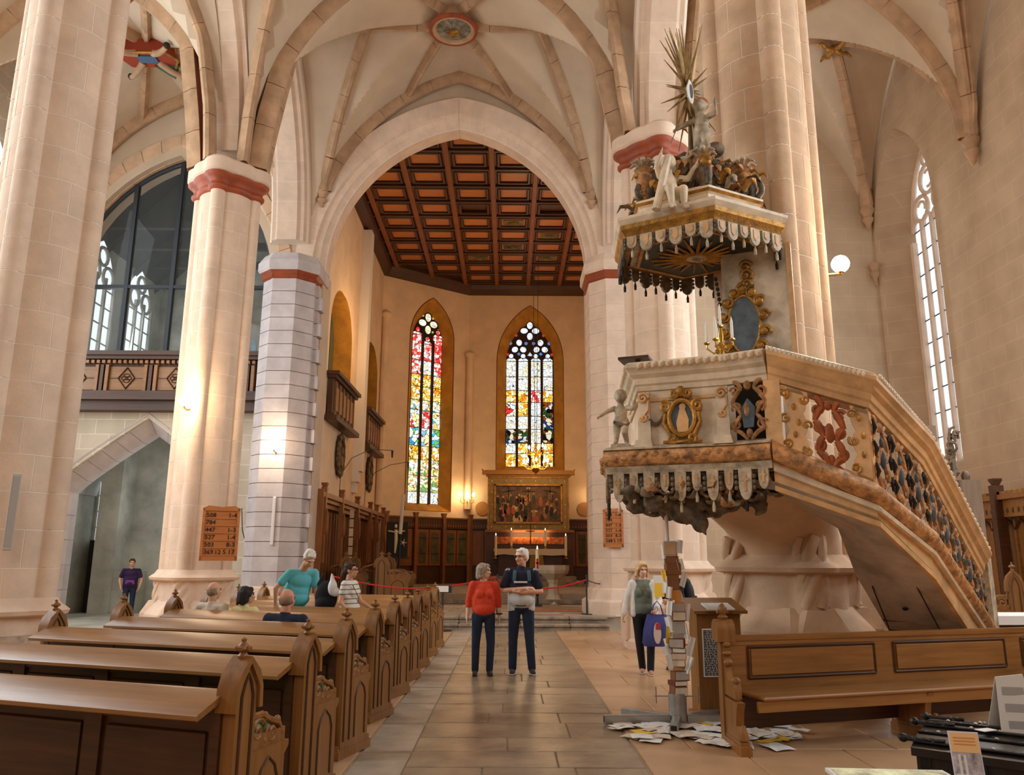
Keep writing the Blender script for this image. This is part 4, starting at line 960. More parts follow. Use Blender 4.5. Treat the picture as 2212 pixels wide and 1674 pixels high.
part('passage_vault', pr_, GREYW, pw)
bc = MB(); bc.bb((-12.4, 25.0, 0), (-11.5, 25.95, 1.25)); part('passage_bench', bc, GREYW, pw)
t = struct('window_13'); t['label'] = 'small bright window at the left of the passage'
p = MB(); p.bb((-13.25, 25.86, 2.2), (-12.80, 25.88, 4.6)); part('glass', p, GLASSLIT, t, smooth=0)
tr = MB(); tr.bb((-13.04, 25.8, 2.2), (-13.0, 25.86, 4.6))
for j in range(4): tr.bb((-13.25, 25.8, 2.6+j*.5), (-12.8, 25.86, 2.63+j*.5))
part('tracery', tr, GREYW, t)
dk = MB(); dk.bb((-13.2, 25.5, 0), (-12.76, 25.88, 2.2)); part('passage_niche', dk, DARK, pw)
bulb('passage_light', (-10.4, 24.2, 3.6), 90, COOL, .5); area('chapel_light', (-13.2, 26, 9.0), (-8, 27, 8.5), 3, 3, 220, COOL)
# balcony front across the aisle
bl = thing('gallery_balcony', 'carved brown wooden balcony front with diamond panels across the left aisle', 'balcony', (0, 21.75, 0))
x0, x1 = -13.4, -6.85
b = MB(); b.bb((x0, -.02, 5.95), (x1, .25, 7.1)); part('back_board', b, OAKD, bl)
b = MB(); b.bb((x0, -.32, 7.2), (x1, .3, 7.32)); b.bb((x0, -.24, 7.1), (x1, .25, 7.2)); part('top_cornice', b, OAKD, bl)
b = MB(); b.bb((x0, -.3, 5.93), (x1, .25, 6.06)); b.bb((x0, -.2, 6.06), (x1, .2, 6.2)); b.bb((x0, -.14, 5.80), (x1, .25, 5.93)); part('base_moulding', b, OAKD, bl)
b = MB()
for k in range(44): b.box((x0+.08+k*.15, -.14, 7.03), (.085, .1, .09))
part('dentil_row', b, OAK, bl, stuff=True)
pw_ = 1.36
for k in range(5):
    xa = x1-.35-k*pw_
    for s_ in (0, .14, .28):
        b = MB(); b.box((xa-s_, -.07, 6.58), (.09, .12, .76)); part('pilaster', b, OAK if s_ != .14 else OAKD, bl)
    c = xa-.28-(pw_-.28)/2; w = (pw_-.4)
    b = MB(); b.box((c, -.03, 6.58), (w, .05, .70), 0, .02); part('panel', b, OAK, bl)
    d = MB(); d.tube([(c+dx*.23, -.07, 6.58+dz*.30) for dx, dz in ((1, 0), (0, 1), (-1, 0), (0, -1))], .025, 4, closed=True)
    for q in range(4): d.tube([(c+.09*cos(a_)+.055*cos(q*pi/2), -.07, 6.58+.09*sin(q*pi/2)*0+.075*sin(q*pi/2)+.05*sin(a_)) for a_ in [2*pi*i/8 for i in range(8)]], .012, 4, closed=True)
    d.bb((c-w/2, -.08, 6.57), (c-.23, -.04, 6.59)); d.bb((c+.23, -.08, 6.57), (c+w/2, -.04, 6.59)); part('diamond_carving', d, OAKD, bl)
b = MB(); b.bb((x0, -.16, 5.66), (x1, .25, 5.82)); part('lower_cornice', b, OAKD, bl)
# rear end behind the camera
wr = MB(); wr.bb((-13.6, -9.8, 0), (11, -9.6, 17)); struct('wall_rear', wr, PLASTER)
for nm, loc, p in (('chancel_lamp', (-4.4, 27.5, 9.6), 300), ('chancel_lamp', (5.5, 28.0, 9.0), 330), ('chancel_lamp', (0.6, 31.0, 11.5), 260)): bulb(nm, loc, p, WARM, .4)
# ------------------------------------------------------------------ pews
GREENPAD = mat('green_cushion', (70, 176, 110), 0.9)
def pew_end(parent, x, mir=False, sc=1.0):
    """carved end: tall gothic post with hooded gable and finial, low arm with openwork carving, plinth"""
    e = link('pew_end', None, parent, (x, 0, 0))
    FY = ((0, 0, 0), (0, 1, 0), (0, 0, 1), (1, 0, 0)); T = .085
    b = MB()
    b.prism([(-.01, .09), (.17, .09), (.17, .98), (.155, 1.03), (.08, 1.10), (.005, 1.03), (-.01, .98)], FY, -T/2, T/2)
    me = b.mesh('post_panel', OAKY, 20); e.data = None
    part('post_panel', me, None, e)
    b = MB(); b.prism([(.17, .09), (.50, .09), (.50, .56), (.54, .60), (.54, .63), (.17, .63)], FY, -T*.4, T*.4); part('arm_panel', b, OAKY, e, smooth=20)
    b = MB(); b.bb((-.045, -.04, 0), (.045, .56, .07)); b.bb((-.035, -.03, .07), (.035, .54, .11)); part('plinth', b, OAKY, e)
    b = MB()   # hood: broad moulding that follows the gable
    O = [(-.045, .86), (-.04, .97), (-.01, 1.05), (.08, 1.13), (.17, 1.05), (.20, .97), (.205, .86)]; I = [(p[0]+(.03 if p[0] < .08 else -.03 if p[0] > .08 else 0), p[1]-(.0 if abs(p[0]-.08) > .1 else .035)) for p in O]
    vs = [(s_*.06, p[0], p[1]) for s_ in (-1, 1) for p in O]+[(s_*.06, p[0], p[1]) for s_ in (-1, 1) for p in I]
    n = len(O); fs = []
    for i in range(n-1): fs += [(i, i+1, n+i+1, n+i), (2*n+i, 3*n+i, 3*n+i+1, 2*n+i+1), (i, 2*n+i, 2*n+i+1, i+1), (n+i, n+i+1, 3*n+i+1, 3*n+i)]
    fs += [(0, n, 3*n, 2*n), (n-1, 3*n-1, 4*n-1, 2*n-1)]
    part('gable_hood', b.add(vs, fs), OAKY, e, smooth=40)
    b = MB()   # finial: knop and cross leaves
    b.lathe([(.018, 1.10), (.03, 1.13), (.018, 1.145), (.035, 1.165), (.028, 1.185), (.012, 1.2), (.016, 1.215), (.0, 1.225)], (0, .08, 0), 8)
    b.box((0, .08, 1.168), (.085, .03, .03), 0, .008); b.box((0, .08, 1.168), (.03, .085, .03), 0, .008); part('finial', b, OAKY, e)
    b = MB()   # blind tracery on the outer face
    for s_ in (-1, 1):
        xx = s_*(T/2+.004)
        b.tube([(xx, .03, .14), (xx, .03, .93), (xx, .055, 1.0), (xx, .08, 1.04), (xx, .105, 1.0), (xx, .13, .93), (xx, .13, .14)], .008, 4)
        b.tube([(xx*.8, .24, .14), (xx*.8, .24, .46), (xx*.8, .27, .53), (xx*.8, .335, .58), (xx*.8, .40, .53), (xx*.8, .43, .46), (xx*.8, .43, .14)], .008, 4)
    part('blind_tracery', b, OAKD, e, stuff=False)
    b = MB()   # openwork scroll carving above the arm
    b.tube(spiral((0, .26, .72), (0, 1, 0), (0, 0, 1), .065, 1.4, .6), .016, 6); b.tube(spiral((0, .40, .69), (0, 1, 0), (0, 0, 1), .055, 1.4, 2.2), .015, 6)
    b.tube([(0, .175, .86), (0, .20, .80), (0, .30, .80), (0, .38, .76), (0, .47, .73), (0, .52, .66)], [.016, .02, .02, .02, .018, .014], 6)
    for yy, zz in ((.20, .78), (.33, .785), (.46, .745), (.50, .68), (.19, .67), (.33, .66)): b.ell((0, yy, zz), (.018, .026, .026), 7, 5)
    b.bb((-.012, .17, .62), (.012, .53, .70)); part('arm_carving', b, OAKY, e, smooth=50)
    return e
def make_pew(label, L=3.42, npan=4, cushion=True):
    t = thing('church_pew', label, 'pew', group='oak pews left of the aisle')
    e = pew_end(t, 0); e.rotation_euler = (0, 0, radians(4)); e2 = pew_end(t, -L)
    b = MB(); b.box((-.12, .38, .70), (.13, .20, .16), 0, .05); part('green_pad', b, GREENPAD, t)
    b = MB(); b.sweep([(-.30, .862), (.02, .945), (.02, .975), (-.285, .892), (-.305, .882)], [(-.03, -.02, 0), (-L+.03, -.02, 0)][::-1]) if False else None
    b = MB(); N = [(-.215, .852), (-.205, .846), (.0, .925), (.03, .935), (.03, .965), (.0, .962), (-.20, .880), (-.213, .872)]
    loft(b, [[(x, y, z) for y, z in N] for x in (-.03, -L+.03)]); part('book_rest', b, OAK, t, smooth=30)
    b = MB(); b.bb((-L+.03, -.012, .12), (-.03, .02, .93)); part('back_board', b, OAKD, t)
    for x in [-.03-(L-.06)*k/npan for k in range(npan+1)]:  # stiles, panels, rails: darker oak paints in the shade under the book rest
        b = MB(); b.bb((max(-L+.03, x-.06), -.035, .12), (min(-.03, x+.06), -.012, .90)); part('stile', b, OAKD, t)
    for k in range(npan):
        a = -.03-(L-.06)*k/npan-.06; c = -.03-(L-.06)*(k+1)/npan+.06
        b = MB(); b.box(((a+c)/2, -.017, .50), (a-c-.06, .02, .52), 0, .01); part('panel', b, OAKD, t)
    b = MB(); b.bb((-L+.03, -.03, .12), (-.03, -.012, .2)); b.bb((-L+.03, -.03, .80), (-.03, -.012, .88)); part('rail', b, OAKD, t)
    b = MB(); b.bb((-L+.03, .02, .42), (-.03, .46, .455)); part('seat', b, OAK, t)
    b = MB(); b.bb((-L+.03, .40, .12), (-.03, .43, .42)); part('seat_apron', b, OAKD, t)
    b = MB(); b.box((-L/2, .25, .485), (L-.12, .36, .06), 0, .02); part('seat_cushion', b, GREENPAD, t, label='green cushion along the seat')
    b = MB(); b.bb((-L+.03, -.28, .06), (-.03, -.10, .09)); part('foot_rest', b, OAK, t)
    return t
PEWY = [4.35, 5.74, 7.11, 8.64, 10.12, 11.40, 12.72, 14.25, 15.7]
PLAB = ['nearest oak pew at the bottom left with a wide sloping book rest', 'second oak pew from the front, gable end beside the aisle',
        'third oak pew from the front, its far end against the grey pillar foot', 'oak pew on which the man in the navy shirt sits',
        'oak pew on which the beige-clad man and black-haired woman sit', 'oak pew between the seated pair and the striped-top woman',
        'oak pew just beyond the man in the turquoise shirt', 'eighth oak pew, last but one before the chancel steps', 'farthest oak pew, beside the small white sign on a stand']
pew = make_pew(PLAB[0])
for k, y_ in enumerate(PEWY):
    o = pew if k == 0 else dup(pew, label=PLAB[k])
    o.location = (-1.43-(.0 if k < 8 else .0), y_, 0); o.rotation_euler = (0, 0, -radians(20)+rnd.uniform(-.008, .008))
# choir stalls on the chancel platform: the same family, larger
for k, (x, y_, sc, lb) in enumerate(((-3.95, 24.3, 1.30, 'choir stall bench on the chancel platform with poppyhead end, nearer the aisle'), (-5.05, 24.6, 1.30, 'choir stall bench against the left chancel panelling, with poppyhead end'))):
    o = dup(pew, label=lb); o.name = 'choir_stall'; o['category'] = 'choir stall'; o['group'] = 'choir stalls'
    [bpy.data.objects.remove(c) for c in list(o.children) if c.name.startswith('green_pad')]; o.location = (x, y_, .30); o.rotation_euler = (0, 0, -radians(90)); o.scale = (.42, sc*(1.5 if k == 0 else 1.2), sc)
# right bench, facing the camera
bn = thing('oak_bench', 'long oak bench with panelled back facing the camera under the pulpit stairs', 'bench', (2.02, 7.82, 0), radians(18))
LB = 5.2
b = MB(); b.bb((.06, -.03, .40), (LB, .0, .93)); part('back_board', b, OAK, bn)
b = MB(); b.bb((.06, -.045, .90), (LB, .015, .95)); b.bb((.06, -.035, .86), (LB, -.0, .9)); part('top_rail', b, OAK, bn)
for k in range(3):
    c = 1.0+k*1.72
    b = MB(); b.box((c, -.037, .70), (1.42, .02, .24), 0, .012); part('panel', b, OAK, bn)
    b = MB()
    for (xa, za, xb, zb) in ((-.74, .56, .74, .56), (-.74, .84, .74, .84), (-.74, .56, -.74, .84), (.74, .56, .74, .84)): b.tube([(c+xa, -.035, za), (c+xb, -.035, zb)], .014, 4)
    part('panel_moulding', b, OAKD, bn)
b = MB(); b.box((LB/2+.06, -.25, .44), (LB-.10, .44, .035), 0, .012); part('seat', b, OAK, bn)
b = MB(); b.bb((.06, -.45, .33), (LB, -.42, .42)); part('seat_apron', b, OAK, bn)
b = MB(); b.bb((.06, -.06, .13), (LB, -.03, .40)); part('lower_back', b, OAKD, bn)
def bench_support(x, full, nm):
    FY = ((x, 0, 0), (0, -1, 0), (0, 0, 1), (1, 0, 0)); s = link(nm, None, bn)
    b = MB(); b.prism([(.02, .08), (.50, .08), (.46, .16), (.40, .22), (.42, .34), (.47, .42), (.02, .42)], FY, -.035, .035); part('support_panel', b, OAKY, s, smooth=25)
    b = MB(); b.bb((x-.05, -.55, 0), (x+.05, .04, .08)); b.bb((x-.04, -.52, .08), (x+.04, .03, .11)); part('sled_foot', b, OAKY, s)
    b = MB(); b.lathe([(.0, .10), (.035, .12), (.045, .16), (.03, .2), (.02, .24)], (x, -.49, 0), 8); part('foot_scroll', b, OAKY, s)
    if full:
        b = MB(); b.prism([(-.05, .08), (.07, .08), (.07, .98), (.05, 1.05), (-.03, 1.05), (-.05, .98)], FY, -.05, .05); part('post', b, OAKY, s, smooth=20)
        b = MB(); b.prism([(.07, .95), (.085, .86), (.10, .84), (.09, .76), (.12, .72), (.12, .66), (.16, .60), (.22, .56), (.30, .55), (.36, .58), (.40, .52), (.40, .44), (.07, .44)], FY, -.03, .03); part('scroll_side', b, OAKY, s, smooth=40)
        b = MB()
        for yy, zz, r in ((.095, .88, .03), (.13, .72, .032), (.34, .585, .04), (.10, .80, .022)): b.ell((x, -yy, zz), (.045, r, r), 10, 6)
        part('scroll_carving', b, OAKY, s, stuff=True)
        b = MB(); O = []
        for i in range(13):
            a = pi*i/12; O.append((.01+.105*cos(a), 1.0+.10*sin(a)))
        b.prism([(.115, .90)]+O+[(-.095, .90)], FY, -.085, .085); part('rounded_hood', b, OAKY, s, smooth=50)
        b = MB(); b.lathe([(.035, 1.09), (.05, 1.12), (.03, 1.14), (.045, 1.17), (.045, 1.2), (.025, 1.23), (0, 1.25)], (x, -.01, 0), 10); b.box((x, -.01, 1.165), (.11, .05, .035), 0, .01); part('finial', b, OAKY, s)
    return s
bench_support(.02, True, 'bench_end').rotation_euler = (0, 0, radians(-17)); bench_support(1.98, False, 'bench_support'); bench_support(3.9, False, 'bench_support')
# ------------------------------------------------------------------ chancel furniture
WAX = mat('wax', (240, 226, 190), 0.5); BRASS = mat('brass', (206, 160, 70), 0.25, 0.9); FLAME = mat_lit('flame', (255, 205, 130), 30); BULB = mat_lit('warm_bulb', (255, 220, 165), 70)
OAKB = mat_wood('stall_oak', (150, 92, 44), (96, 54, 22), 0.45, axis=2); OLIVE = mat('olive_painted_panel', (84, 78, 44), 0.6, var=0.25, vscale=3, obj_coords=False)
pn = thing('stall_panelling', 'tall ribbed oak stall panelling with posts along the left chancel wall', 'panelling', (-5.4, 0, 0))
ps_ = [23.3, 25.75, 28.45, 31.15, 32.6, 34.4]
b = MB(); b.bb((-.42, 22.75, .3), (.12, 22.83, 3.62)); part('end_board', b, OAKB, pn)
for y_ in ps_:
    b = MB(); b.box((.02, y_, 2.6), (.14, .16, 2.1)); b.box((.02, y_, 3.66), (.16, .18, .12)); b.lathe([(.07, 3.7), (.13, 3.8), (.13, 3.84)], (.02, y_, 0), 4, pi/4, pi/4+2*pi); part('post', b, OAKB, pn)
    b = MB(); b.lathe([(.02, 2.35), (.06, 2.5), (.05, 2.8), (.02, 3.1)], (.12, y_, 0), 6); part('pinnacle', b, OAKB, pn)
yy = [22.83]+ps_
for a, c in zip(yy, yy[1:]):
    b = MB(); b.bb((-.35, a, .35), (-.28, c, 3.5)); part('back_board', b, OAKD, pn)
    n = max(3, int((c-a)/.36))
    for k in range(n):
        b = MB(); y_ = a+(c-a)*(k+.5)/n; b.box((-.26, y_, 1.85), (.05, .10, 2.5), 0, .012); part('rib_moulding', b, OAKB, pn)
    b = MB(); b.bb((-.42, a, 3.42), (.08, c, 3.56)); b.bb((-.42, a, 3.30), (.0, c, 3.42)); b.bb((-.42, a, 3.16), (-.10, c, 3.30)); part('canopy', b, OAKB, pn)
# panelling of the apse, doors with olive panels
FDn = (Vector((-5.4, 35.15, 0)), DU, Vector((0, 0, 1)), DN)
ap = thing('apse_panelling', 'brown wooden panelling with olive-green doors round the apse behind the altar', 'panelling', (0, 0, 0))
def apanel(fr, L, n, doors):
    o, u, v, nn = [Vector(k) for k in fr]; w = L/n
    b = MB(); b.prism([(0, .6), (L, .6), (L, 3.45), (0, 3.45)], fr, .0, .08); part('back_board', b, OAKD, ap, smooth=0)
    b = MB(); b.prism([(0, 3.05), (L, 3.05), (L, 3.5), (0, 3.5)], fr, -.10, .0); part('frieze', b, OAKD, ap, smooth=0)
    b = MB()
    for k in range(int(L/.13)): b.prism([(k*.13+.02, 3.14), (k*.13+.10, 3.14), (k*.13+.06, 3.3)], fr, -.13, -.10)
    b.prism([(0, 3.5), (L, 3.5), (L, 3.56), (0, 3.56)], fr, -.14, .0); part('frieze_carving', b, OAKB, ap, smooth=0, stuff=True)
    for k in range(n+1):
        b = MB(); b.prism([(k*w-.07, .6), (k*w+.07, .6), (k*w+.07, 3.6), (k*w+.12, 3.74), (k*w-.12, 3.74), (k*w-.07, 3.6)], fr, -.2, 0); part('post', b, OAKB, ap, smooth=0)
    for k in range(n):
        for h in range(2):
            x0 = k*w+.12+h*(w-.2)/2; x1 = x0+(w-.28)/2; d = MB(); dr = k in doors
            d.prism([(x0, 1.4), (x1, 1.4), (x1, 3.0), (x0, 3.0)], fr, -.06, 0); dd = part('door' if dr else 'panel', d, OAKB, ap, smooth=0)
            if dr or True:
                p = MB(); p.prism([(x0+.12, 1.52), (x1-.12, 1.52), (x1-.12, 2.86), (x0+.12, 2.86)], fr, -.075, -.05); part('door_field', p, OLIVE if dr else OAKB, dd, smooth=0)
                if dr:
                    q = MB()
                    for z_ in (1.9, 2.6): q.prism([(x0+.1, z_), (x1-.1, z_), (x1-.1, z_+.04), (x0+.1, z_+.04)], fr, -.09, -.07)
                    part('strap_hinge', q, IRON, dd, smooth=0)
apanel((tuple(FDn[0]), tuple(DU), (0, 0, 1), tuple(DN)), 4.4, 3, (1, 2)); apanel(((-1.85, 37.75, 0), (1, 0, 0), (0, 0, 1), (0, 1, 0)), 5.7, 4, (1, 3))
# altar retable
rt = thing('altar_retable', 'large framed painting of a crowded scene with cornice above the altar', 'altarpiece', (.90, 36.6, 0))
b = MB()
for x0, x1, z0, z1 in ((-1.82, 1.82, 3.0, 3.34), (-1.82, 1.82, 5.05, 5.38), (-1.82, -1.52, 3.34, 5.05), (1.52, 1.82, 3.34, 5.05)): b.bb((x0, -.12, z0), (x1, .1, z1))
part('outer_frame', b, mat('frame_olive_gold', (150, 122, 62), 0.5, var=.15, vscale=4), rt)
b = MB()
for x0, x1, z0, z1 in ((-1.56, 1.56, 3.28, 3.36), (-1.56, 1.56, 5.0, 5.08), (-1.56, -1.48, 3.3, 5.06), (1.48, 1.56, 3.3, 5.06), (-1.86, 1.86, 2.97, 3.02), (-1.86, 1.86, 5.36, 5.42), (-1.86, -1.80, 3.0, 5.4), (1.80, 1.86, 3.0, 5.4)): b.bb((x0, -.17, z0), (x1, .1, z1))
part('gilt_moulding', b, GOLD, rt)
b = MB(); b.bb((-1.95, -.25, 5.42), (1.95, .1, 5.50)); b.bb((-2.12, -.38, 5.50), (2.12, .1, 5.60)); b.bb((-2.02, -.3, 5.60), (2.02, .1, 5.70))
for s_ in (-1, 1): b.prism([(0, 0), (.1, 0), (.16, .16), (.05, .1)] if s_ > 0 else [(0, 0), (-.05, .1), (-.16, .16), (-.1, 0)], ((s_*2.0, -.38, 5.6), (1, 0, 0), (0, 0, 1), (0, 1, 0)), 0, .3)
part('cornice', b, mat('cornice_gold', (168, 116, 50), 0.5), rt)
st_ = MB()
for k in range(6):
    for z_ in (3.14, 5.22): st_.ell((-1.68+k*.67, -.125, z_), (.025, .012, .025), 6, 4)
for k in range(3):
    for x_ in (-1.68, 1.68): st_.ell((x_, -.125, 3.6+k*.55), (.025, .012, .025), 6, 4)
part('frame_studs', st_, WAX, rt, stuff=True)
b = MB(); b.bb((-1.5, -.05, 3.34), (1.5, .0, 5.04)); part('painting', b, mat('painting_ground', (128, 92, 54), 0.45, var=.5, vscale=3.2, col2=(70, 44, 24), obj_coords=False), rt)
rp = random.Random(11)
TON = [mat('paint_%s' % n_, c_, 0.5) for n_, c_ in (('cream', (206, 176, 120)), ('umber', (70, 44, 24)), ('ochre', (160, 112, 56)), ('rose', (168, 86, 56)), ('green', (60, 62, 36)), ('flesh', (190, 138, 88)), ('dark', (40, 26, 16)))]
FP = ((0, -.05, 0), (1, 0, 0), (0, 0, 1), (0, 1, 0))
groups = {}
def daub(ti, x, z, rx, rz_, a=0.0):
    groups.setdefault(ti, MB()).prism([(x+rx*cos(q*pi/5)*cos(a)-rz_*sin(q*pi/5)*sin(a), z+rx*cos(q*pi/5)*sin(a)+rz_*sin(q*pi/5)*cos(a)) for q in range(10)], FP, -.004-.001*ti, .0)
for k in range(46):      # crowd: robed bodies with heads
    x = rp.uniform(-1.4, 1.4); z = rp.uniform(3.45, 4.45); ti = rp.choice((1, 2, 3, 4, 6, 1)); h = rp.uniform(.14, .24)
    daub(ti, x, z, .09, h, rp.uniform(-.2, .2)); daub(5 if rp.random() < .6 else 2, x, z+h+.03, .05, .055)
for x, z, rx, rz_ in ((-.55, 3.5, .17, .22), (-.25, 3.52, .2, .2), (-.62, 4.0, .14, .1), (-.3, 4.05, .12, .14), (-1.2, 3.75, .1, .14), (.3, 3.85, .14, .05), (0.0, 4.9, .09, .06)): daub(0, x, z, rx, rz_)
daub(3, .35, 3.5, .16, .16); daub(3, -.05, 3.5, .05, .2); daub(4, -.4, 3.78, .14, .09)
for x, s_ in ((-.9, .5), (-.0, .0), (1.0, -.5)):
    daub(6, x, 4.75, .34, .035, s_*.3); daub(6, x, 4.6, .03, .4); daub(5, x, 4.55, .06, .25)
for ti, g_ in groups.items(): part('painted_figures', g_, TON[ti], rt, smooth=0, stuff=True)
# altar with steps, cloth, candles, crucifix
al = thing('stone_altar', 'altar block with white cloth in front of the retable', 'altar', (.93, 34.6, .6))
b = MB(); b.bb((-2.2, -1.2, 0), (2.2, 1.6, .2)); b.bb((-1.9, -.9, .2), (1.9, 1.5, .4)); part('altar_steps', b, STEP, al)
b = MB(); b.bb((-1.35, -.35, .4), (1.35, .6, 1.40)); part('altar_block', b, OAKD, al)
b = MB(); b.box((0, .05, 1.47), (3.1, 1.15, .12), 0, .02); part('altar_slab', b, mat('linen', (214, 196, 170), 0.9), al)
b = MB(); b.prism([(-1.5, 1.26), (-1.1, 1.30), (-.5, 1.24), (.2, 1.29), (.9, 1.25), (1.5, 1.28), (1.5, 1.53), (-1.5, 1.53)], ((0, -.54, 0), (1, 0, 0), (0, 0, 1), (0, 1, 0)), -.012, .012); part('altar_cloth', b, MATS['linen'], al, smooth=0)
b = MB(); b.prism([(-.15, .75), (.5, .75), (.42, 1.3), (-.1, 1.3)], ((.1, -.53, 0), (1, 0, 0), (0, 0, 1), (0, 1, 0)), -.01, .01); part('antependium', b, mat('green_gold_cloth', (140, 112, 50), 0.8), al, smooth=0)
b = MB(); b.bb((-1.9, .65, .4), (1.9, 1.2, 2.35)); part('predella', b, OAKD, al); b = MB(); b.bb((-1.5, .60, 1.75), (1.5, .66, 2.05)); part('predella_frieze', b, mat('gilt_frieze', (190, 104, 44), 0.5, var=.4, vscale=9), al); b = MB(); b.bb((-1.95, .55, 2.25), (1.95, 1.2, 2.36)); part('predella_top', b, OAKB, al)
def candle(x, y_, z, h, lab, r=.045, stick=True):
    t = thing('candle', lab, 'candle', (x, y_, z), group='altar candles')
    if stick: b = MB(); b.lathe([(.09, 0), (.09, .02), (.03, .05), (.03, .09), (.07, .12)], n=10); part('candlestick', b, BRASS, t)
    z0 = .11 if stick else 0; b = MB(); b.cyl((0, 0, z0), (0, 0, z0+h), r, n=10); part('wax', b, WAX, t)
    b = MB(); b.lathe([(0, 0), (.018, .03), (.014, .06), (0, .11)], (0, 0, z0+h+.01), 8); part('flame', b, FLAME, t)
candle(.13, 34.5, 2.13, .66, 'second altar candle from the left'); candle(1.58, 34.5, 2.13, .66, 'third altar candle from the left')
candle(-.53, 34.0, 1.73, .82, 'leftmost tall candle at the altar corner', .055); candle(2.42, 34.0, 1.73, .82, 'rightmost tall candle at the altar corner', .055)
cx_ = thing('altar_crucifix', 'small crucifix standing in the middle of the altar', 'crucifix', (.95, 34.55, 2.13))
b = MB(); b.box((0, 0, .05), (.5, .2, .1), 0, .02); part('foot', b, OAKD, cx_); b = MB(); b.box((0, 0, .55), (.05, .04, .95)); b.box((0, 0, .75), (.38, .04, .05)); part('cross', b, OAKD, cx_)
b = MB(); b.tube([(0, -.04, .72), (0, -.05, .55), (.01, -.04, .35)], [.03, .035, .015], 6); b.tube([(-.17, -.03, .76), (0, -.04, .7), (.17, -.03, .76)], .014, 5); b.ell((0, -.05, .77), (.03, .03, .04), 7, 5); part('figure', b, GOLD, cx_)
# chandelier
cd = thing('brass_chandelier', 'lit brass chandelier hanging on two cables before the altar window', 'chandelier', (1.16, 33.9, 5.25))
b = MB(); b.lathe([(0, -.06), (.05, -.02), (.03, .04), (.16, .14), (.2, .25), (.14, .36), (.05, .42), (.06, .6), (.1, .68), (.05, .76), (.04, 1.0), (.08, 1.08), (.03, 1.16), (.02, 1.4)], n=14); part('stem', b, BRASS, cd)
for tier, (n, R_, z_) in enumerate(((8, .50, .38), (6, .42, 1.0))):
    for k in range(n):
        a = 2*pi*k/n+.2*tier; c, s_ = cos(a), sin(a)
        b = MB(); b.tube([(c*r, s_*r, z) for r, z in ((.05, z_-.05), (.18, z_-.17), (R_*.7, z_-.16), (R_, z_-.03), (R_, z_+.02))], .014, 6); b.lathe([(.015, 0), (.05, .02), (.05, .03)], (R_*c, R_*s_, z_+.02), 8)
        b.tube(spiral((c*R_*.55, s_*R_*.55, z_-.08), (c, s_, 0), (0, 0, 1), .07, 1.2, 3, 12), .009, 5); ar_ = part('arm', b, BRASS, cd)
        b = MB(); b.cyl((R_*c, R_*s_, z_+.04), (R_*c, R_*s_, z_+.13), .016, n=8); part('candle_sleeve', b, WAX, ar_)
        b = MB(); b.lathe([(0, 0), (.045, .04), (.038, .10), (0, .18)], (R_*c, R_*s_, z_+.13), 8); part('flame_bulb', b, BULB, ar_)
for x_ in (-.12, .12): b = MB(); b.cyl((x_*.3, 0, 1.3), (x_, 0, 9.8), .012, n=5); part('cable', b, IRON, cd)
bulb('chandelier_light', (1.16, 33.9, 5.9), 190, WARM, .45)
for k, (x_, y_, n, lb) in enumerate(((-1.95, 37.5, 3, 'lit brass wall sconce left of the retable'), (3.95, 37.5, 1, 'lit brass wall sconce right of the retable'))):
    t = thing('wall_sconce', lb, 'sconce', (x_, y_, 4.35), group='apse sconces'); b = MB(); b.ell((0, .25, .05), (.14, .04, .2), 10, 6); part('back_plate', b, BRASS, t)
    for j in range(n):
        dx = (j-(n-1)/2)*.3; b = MB(); b.tube([(0, .2, 0), (dx*.5, .05, -.1), (dx, -.05, -.05), (dx, -.05, .08)], .015, 6); a_ = part('arm', b, BRASS, t)
        b = MB(); b.cyl((dx, -.05, .08), (dx, -.05, .2), .02, n=8); part('candle_sleeve', b, WAX, a_); b = MB(); b.lathe([(0, 0), (.075, .07), (.06, .15), (0, .24)], (dx, -.05, .2), 8); part('flame_bulb', b, BULB, a_)
    bulb('sconce_light', (x_, y_-.35, 4.7), 60 if n == 3 else 30, WARM, .15)
area('retable_spot', (.95, 34.9, 2.75), (.95, 36.5, 3.6), 1.6, .2, 26, WARM)
for x_, lb in ((-1.25, 'round consecration mark left of the retable'), (3.6, 'round consecration mark right of the retable')):
    o = MB(); o.prism([(.33*cos(q*pi/10), .33*sin(q*pi/10)) for q in range(20)], ((x_, 37.97, 4.05), (1, 0, 0), (0, 0, 1), (0, -1, 0)), 0, .02); tag(part('consecration_disc', o, mat('faded_disc', (176, 128, 80), 0.9), smooth=0), lb, 'wall disc', 'consecration discs')
# bronze medallions on the left chancel wall
BRZ = mat('dark_bronze', (96, 74, 48), 0.5, 0.5, var=.35, vscale=14, bump=.8, bscale=18)
for y_, lb in ((27.2, 'oval bronze medallion, the nearer of two on the left chancel wall'), (33.1, 'oval bronze medallion, the farther of two on the left chancel wall')):
    t = thing('bronze_medallion', lb, 'medallion', (-5.86, y_, 5.15), group='chancel medallions'); b = MB()
    b.tube([(.04, .45*cos(a), .62*sin(a)) for a in [2*pi*k/24 for k in range(24)]], .09, 7, closed=True)
    for k in range(12): a = 2*pi*k/12; b.ell((.07, .5*cos(a), .68*sin(a)), (.06, .1, .12), 7, 5)
    part('wreath_frame', b, BRZ, t); b = MB(); b.ell((.0, 0, 0), (.10, .42, .58), 14, 8); b.ell((.1, 0, .15), (.06, .12, .16), 8, 6); b.ell((.09, 0, -.2), (.06, .22, .22), 8, 6); part('relief', b, BRZ, t)
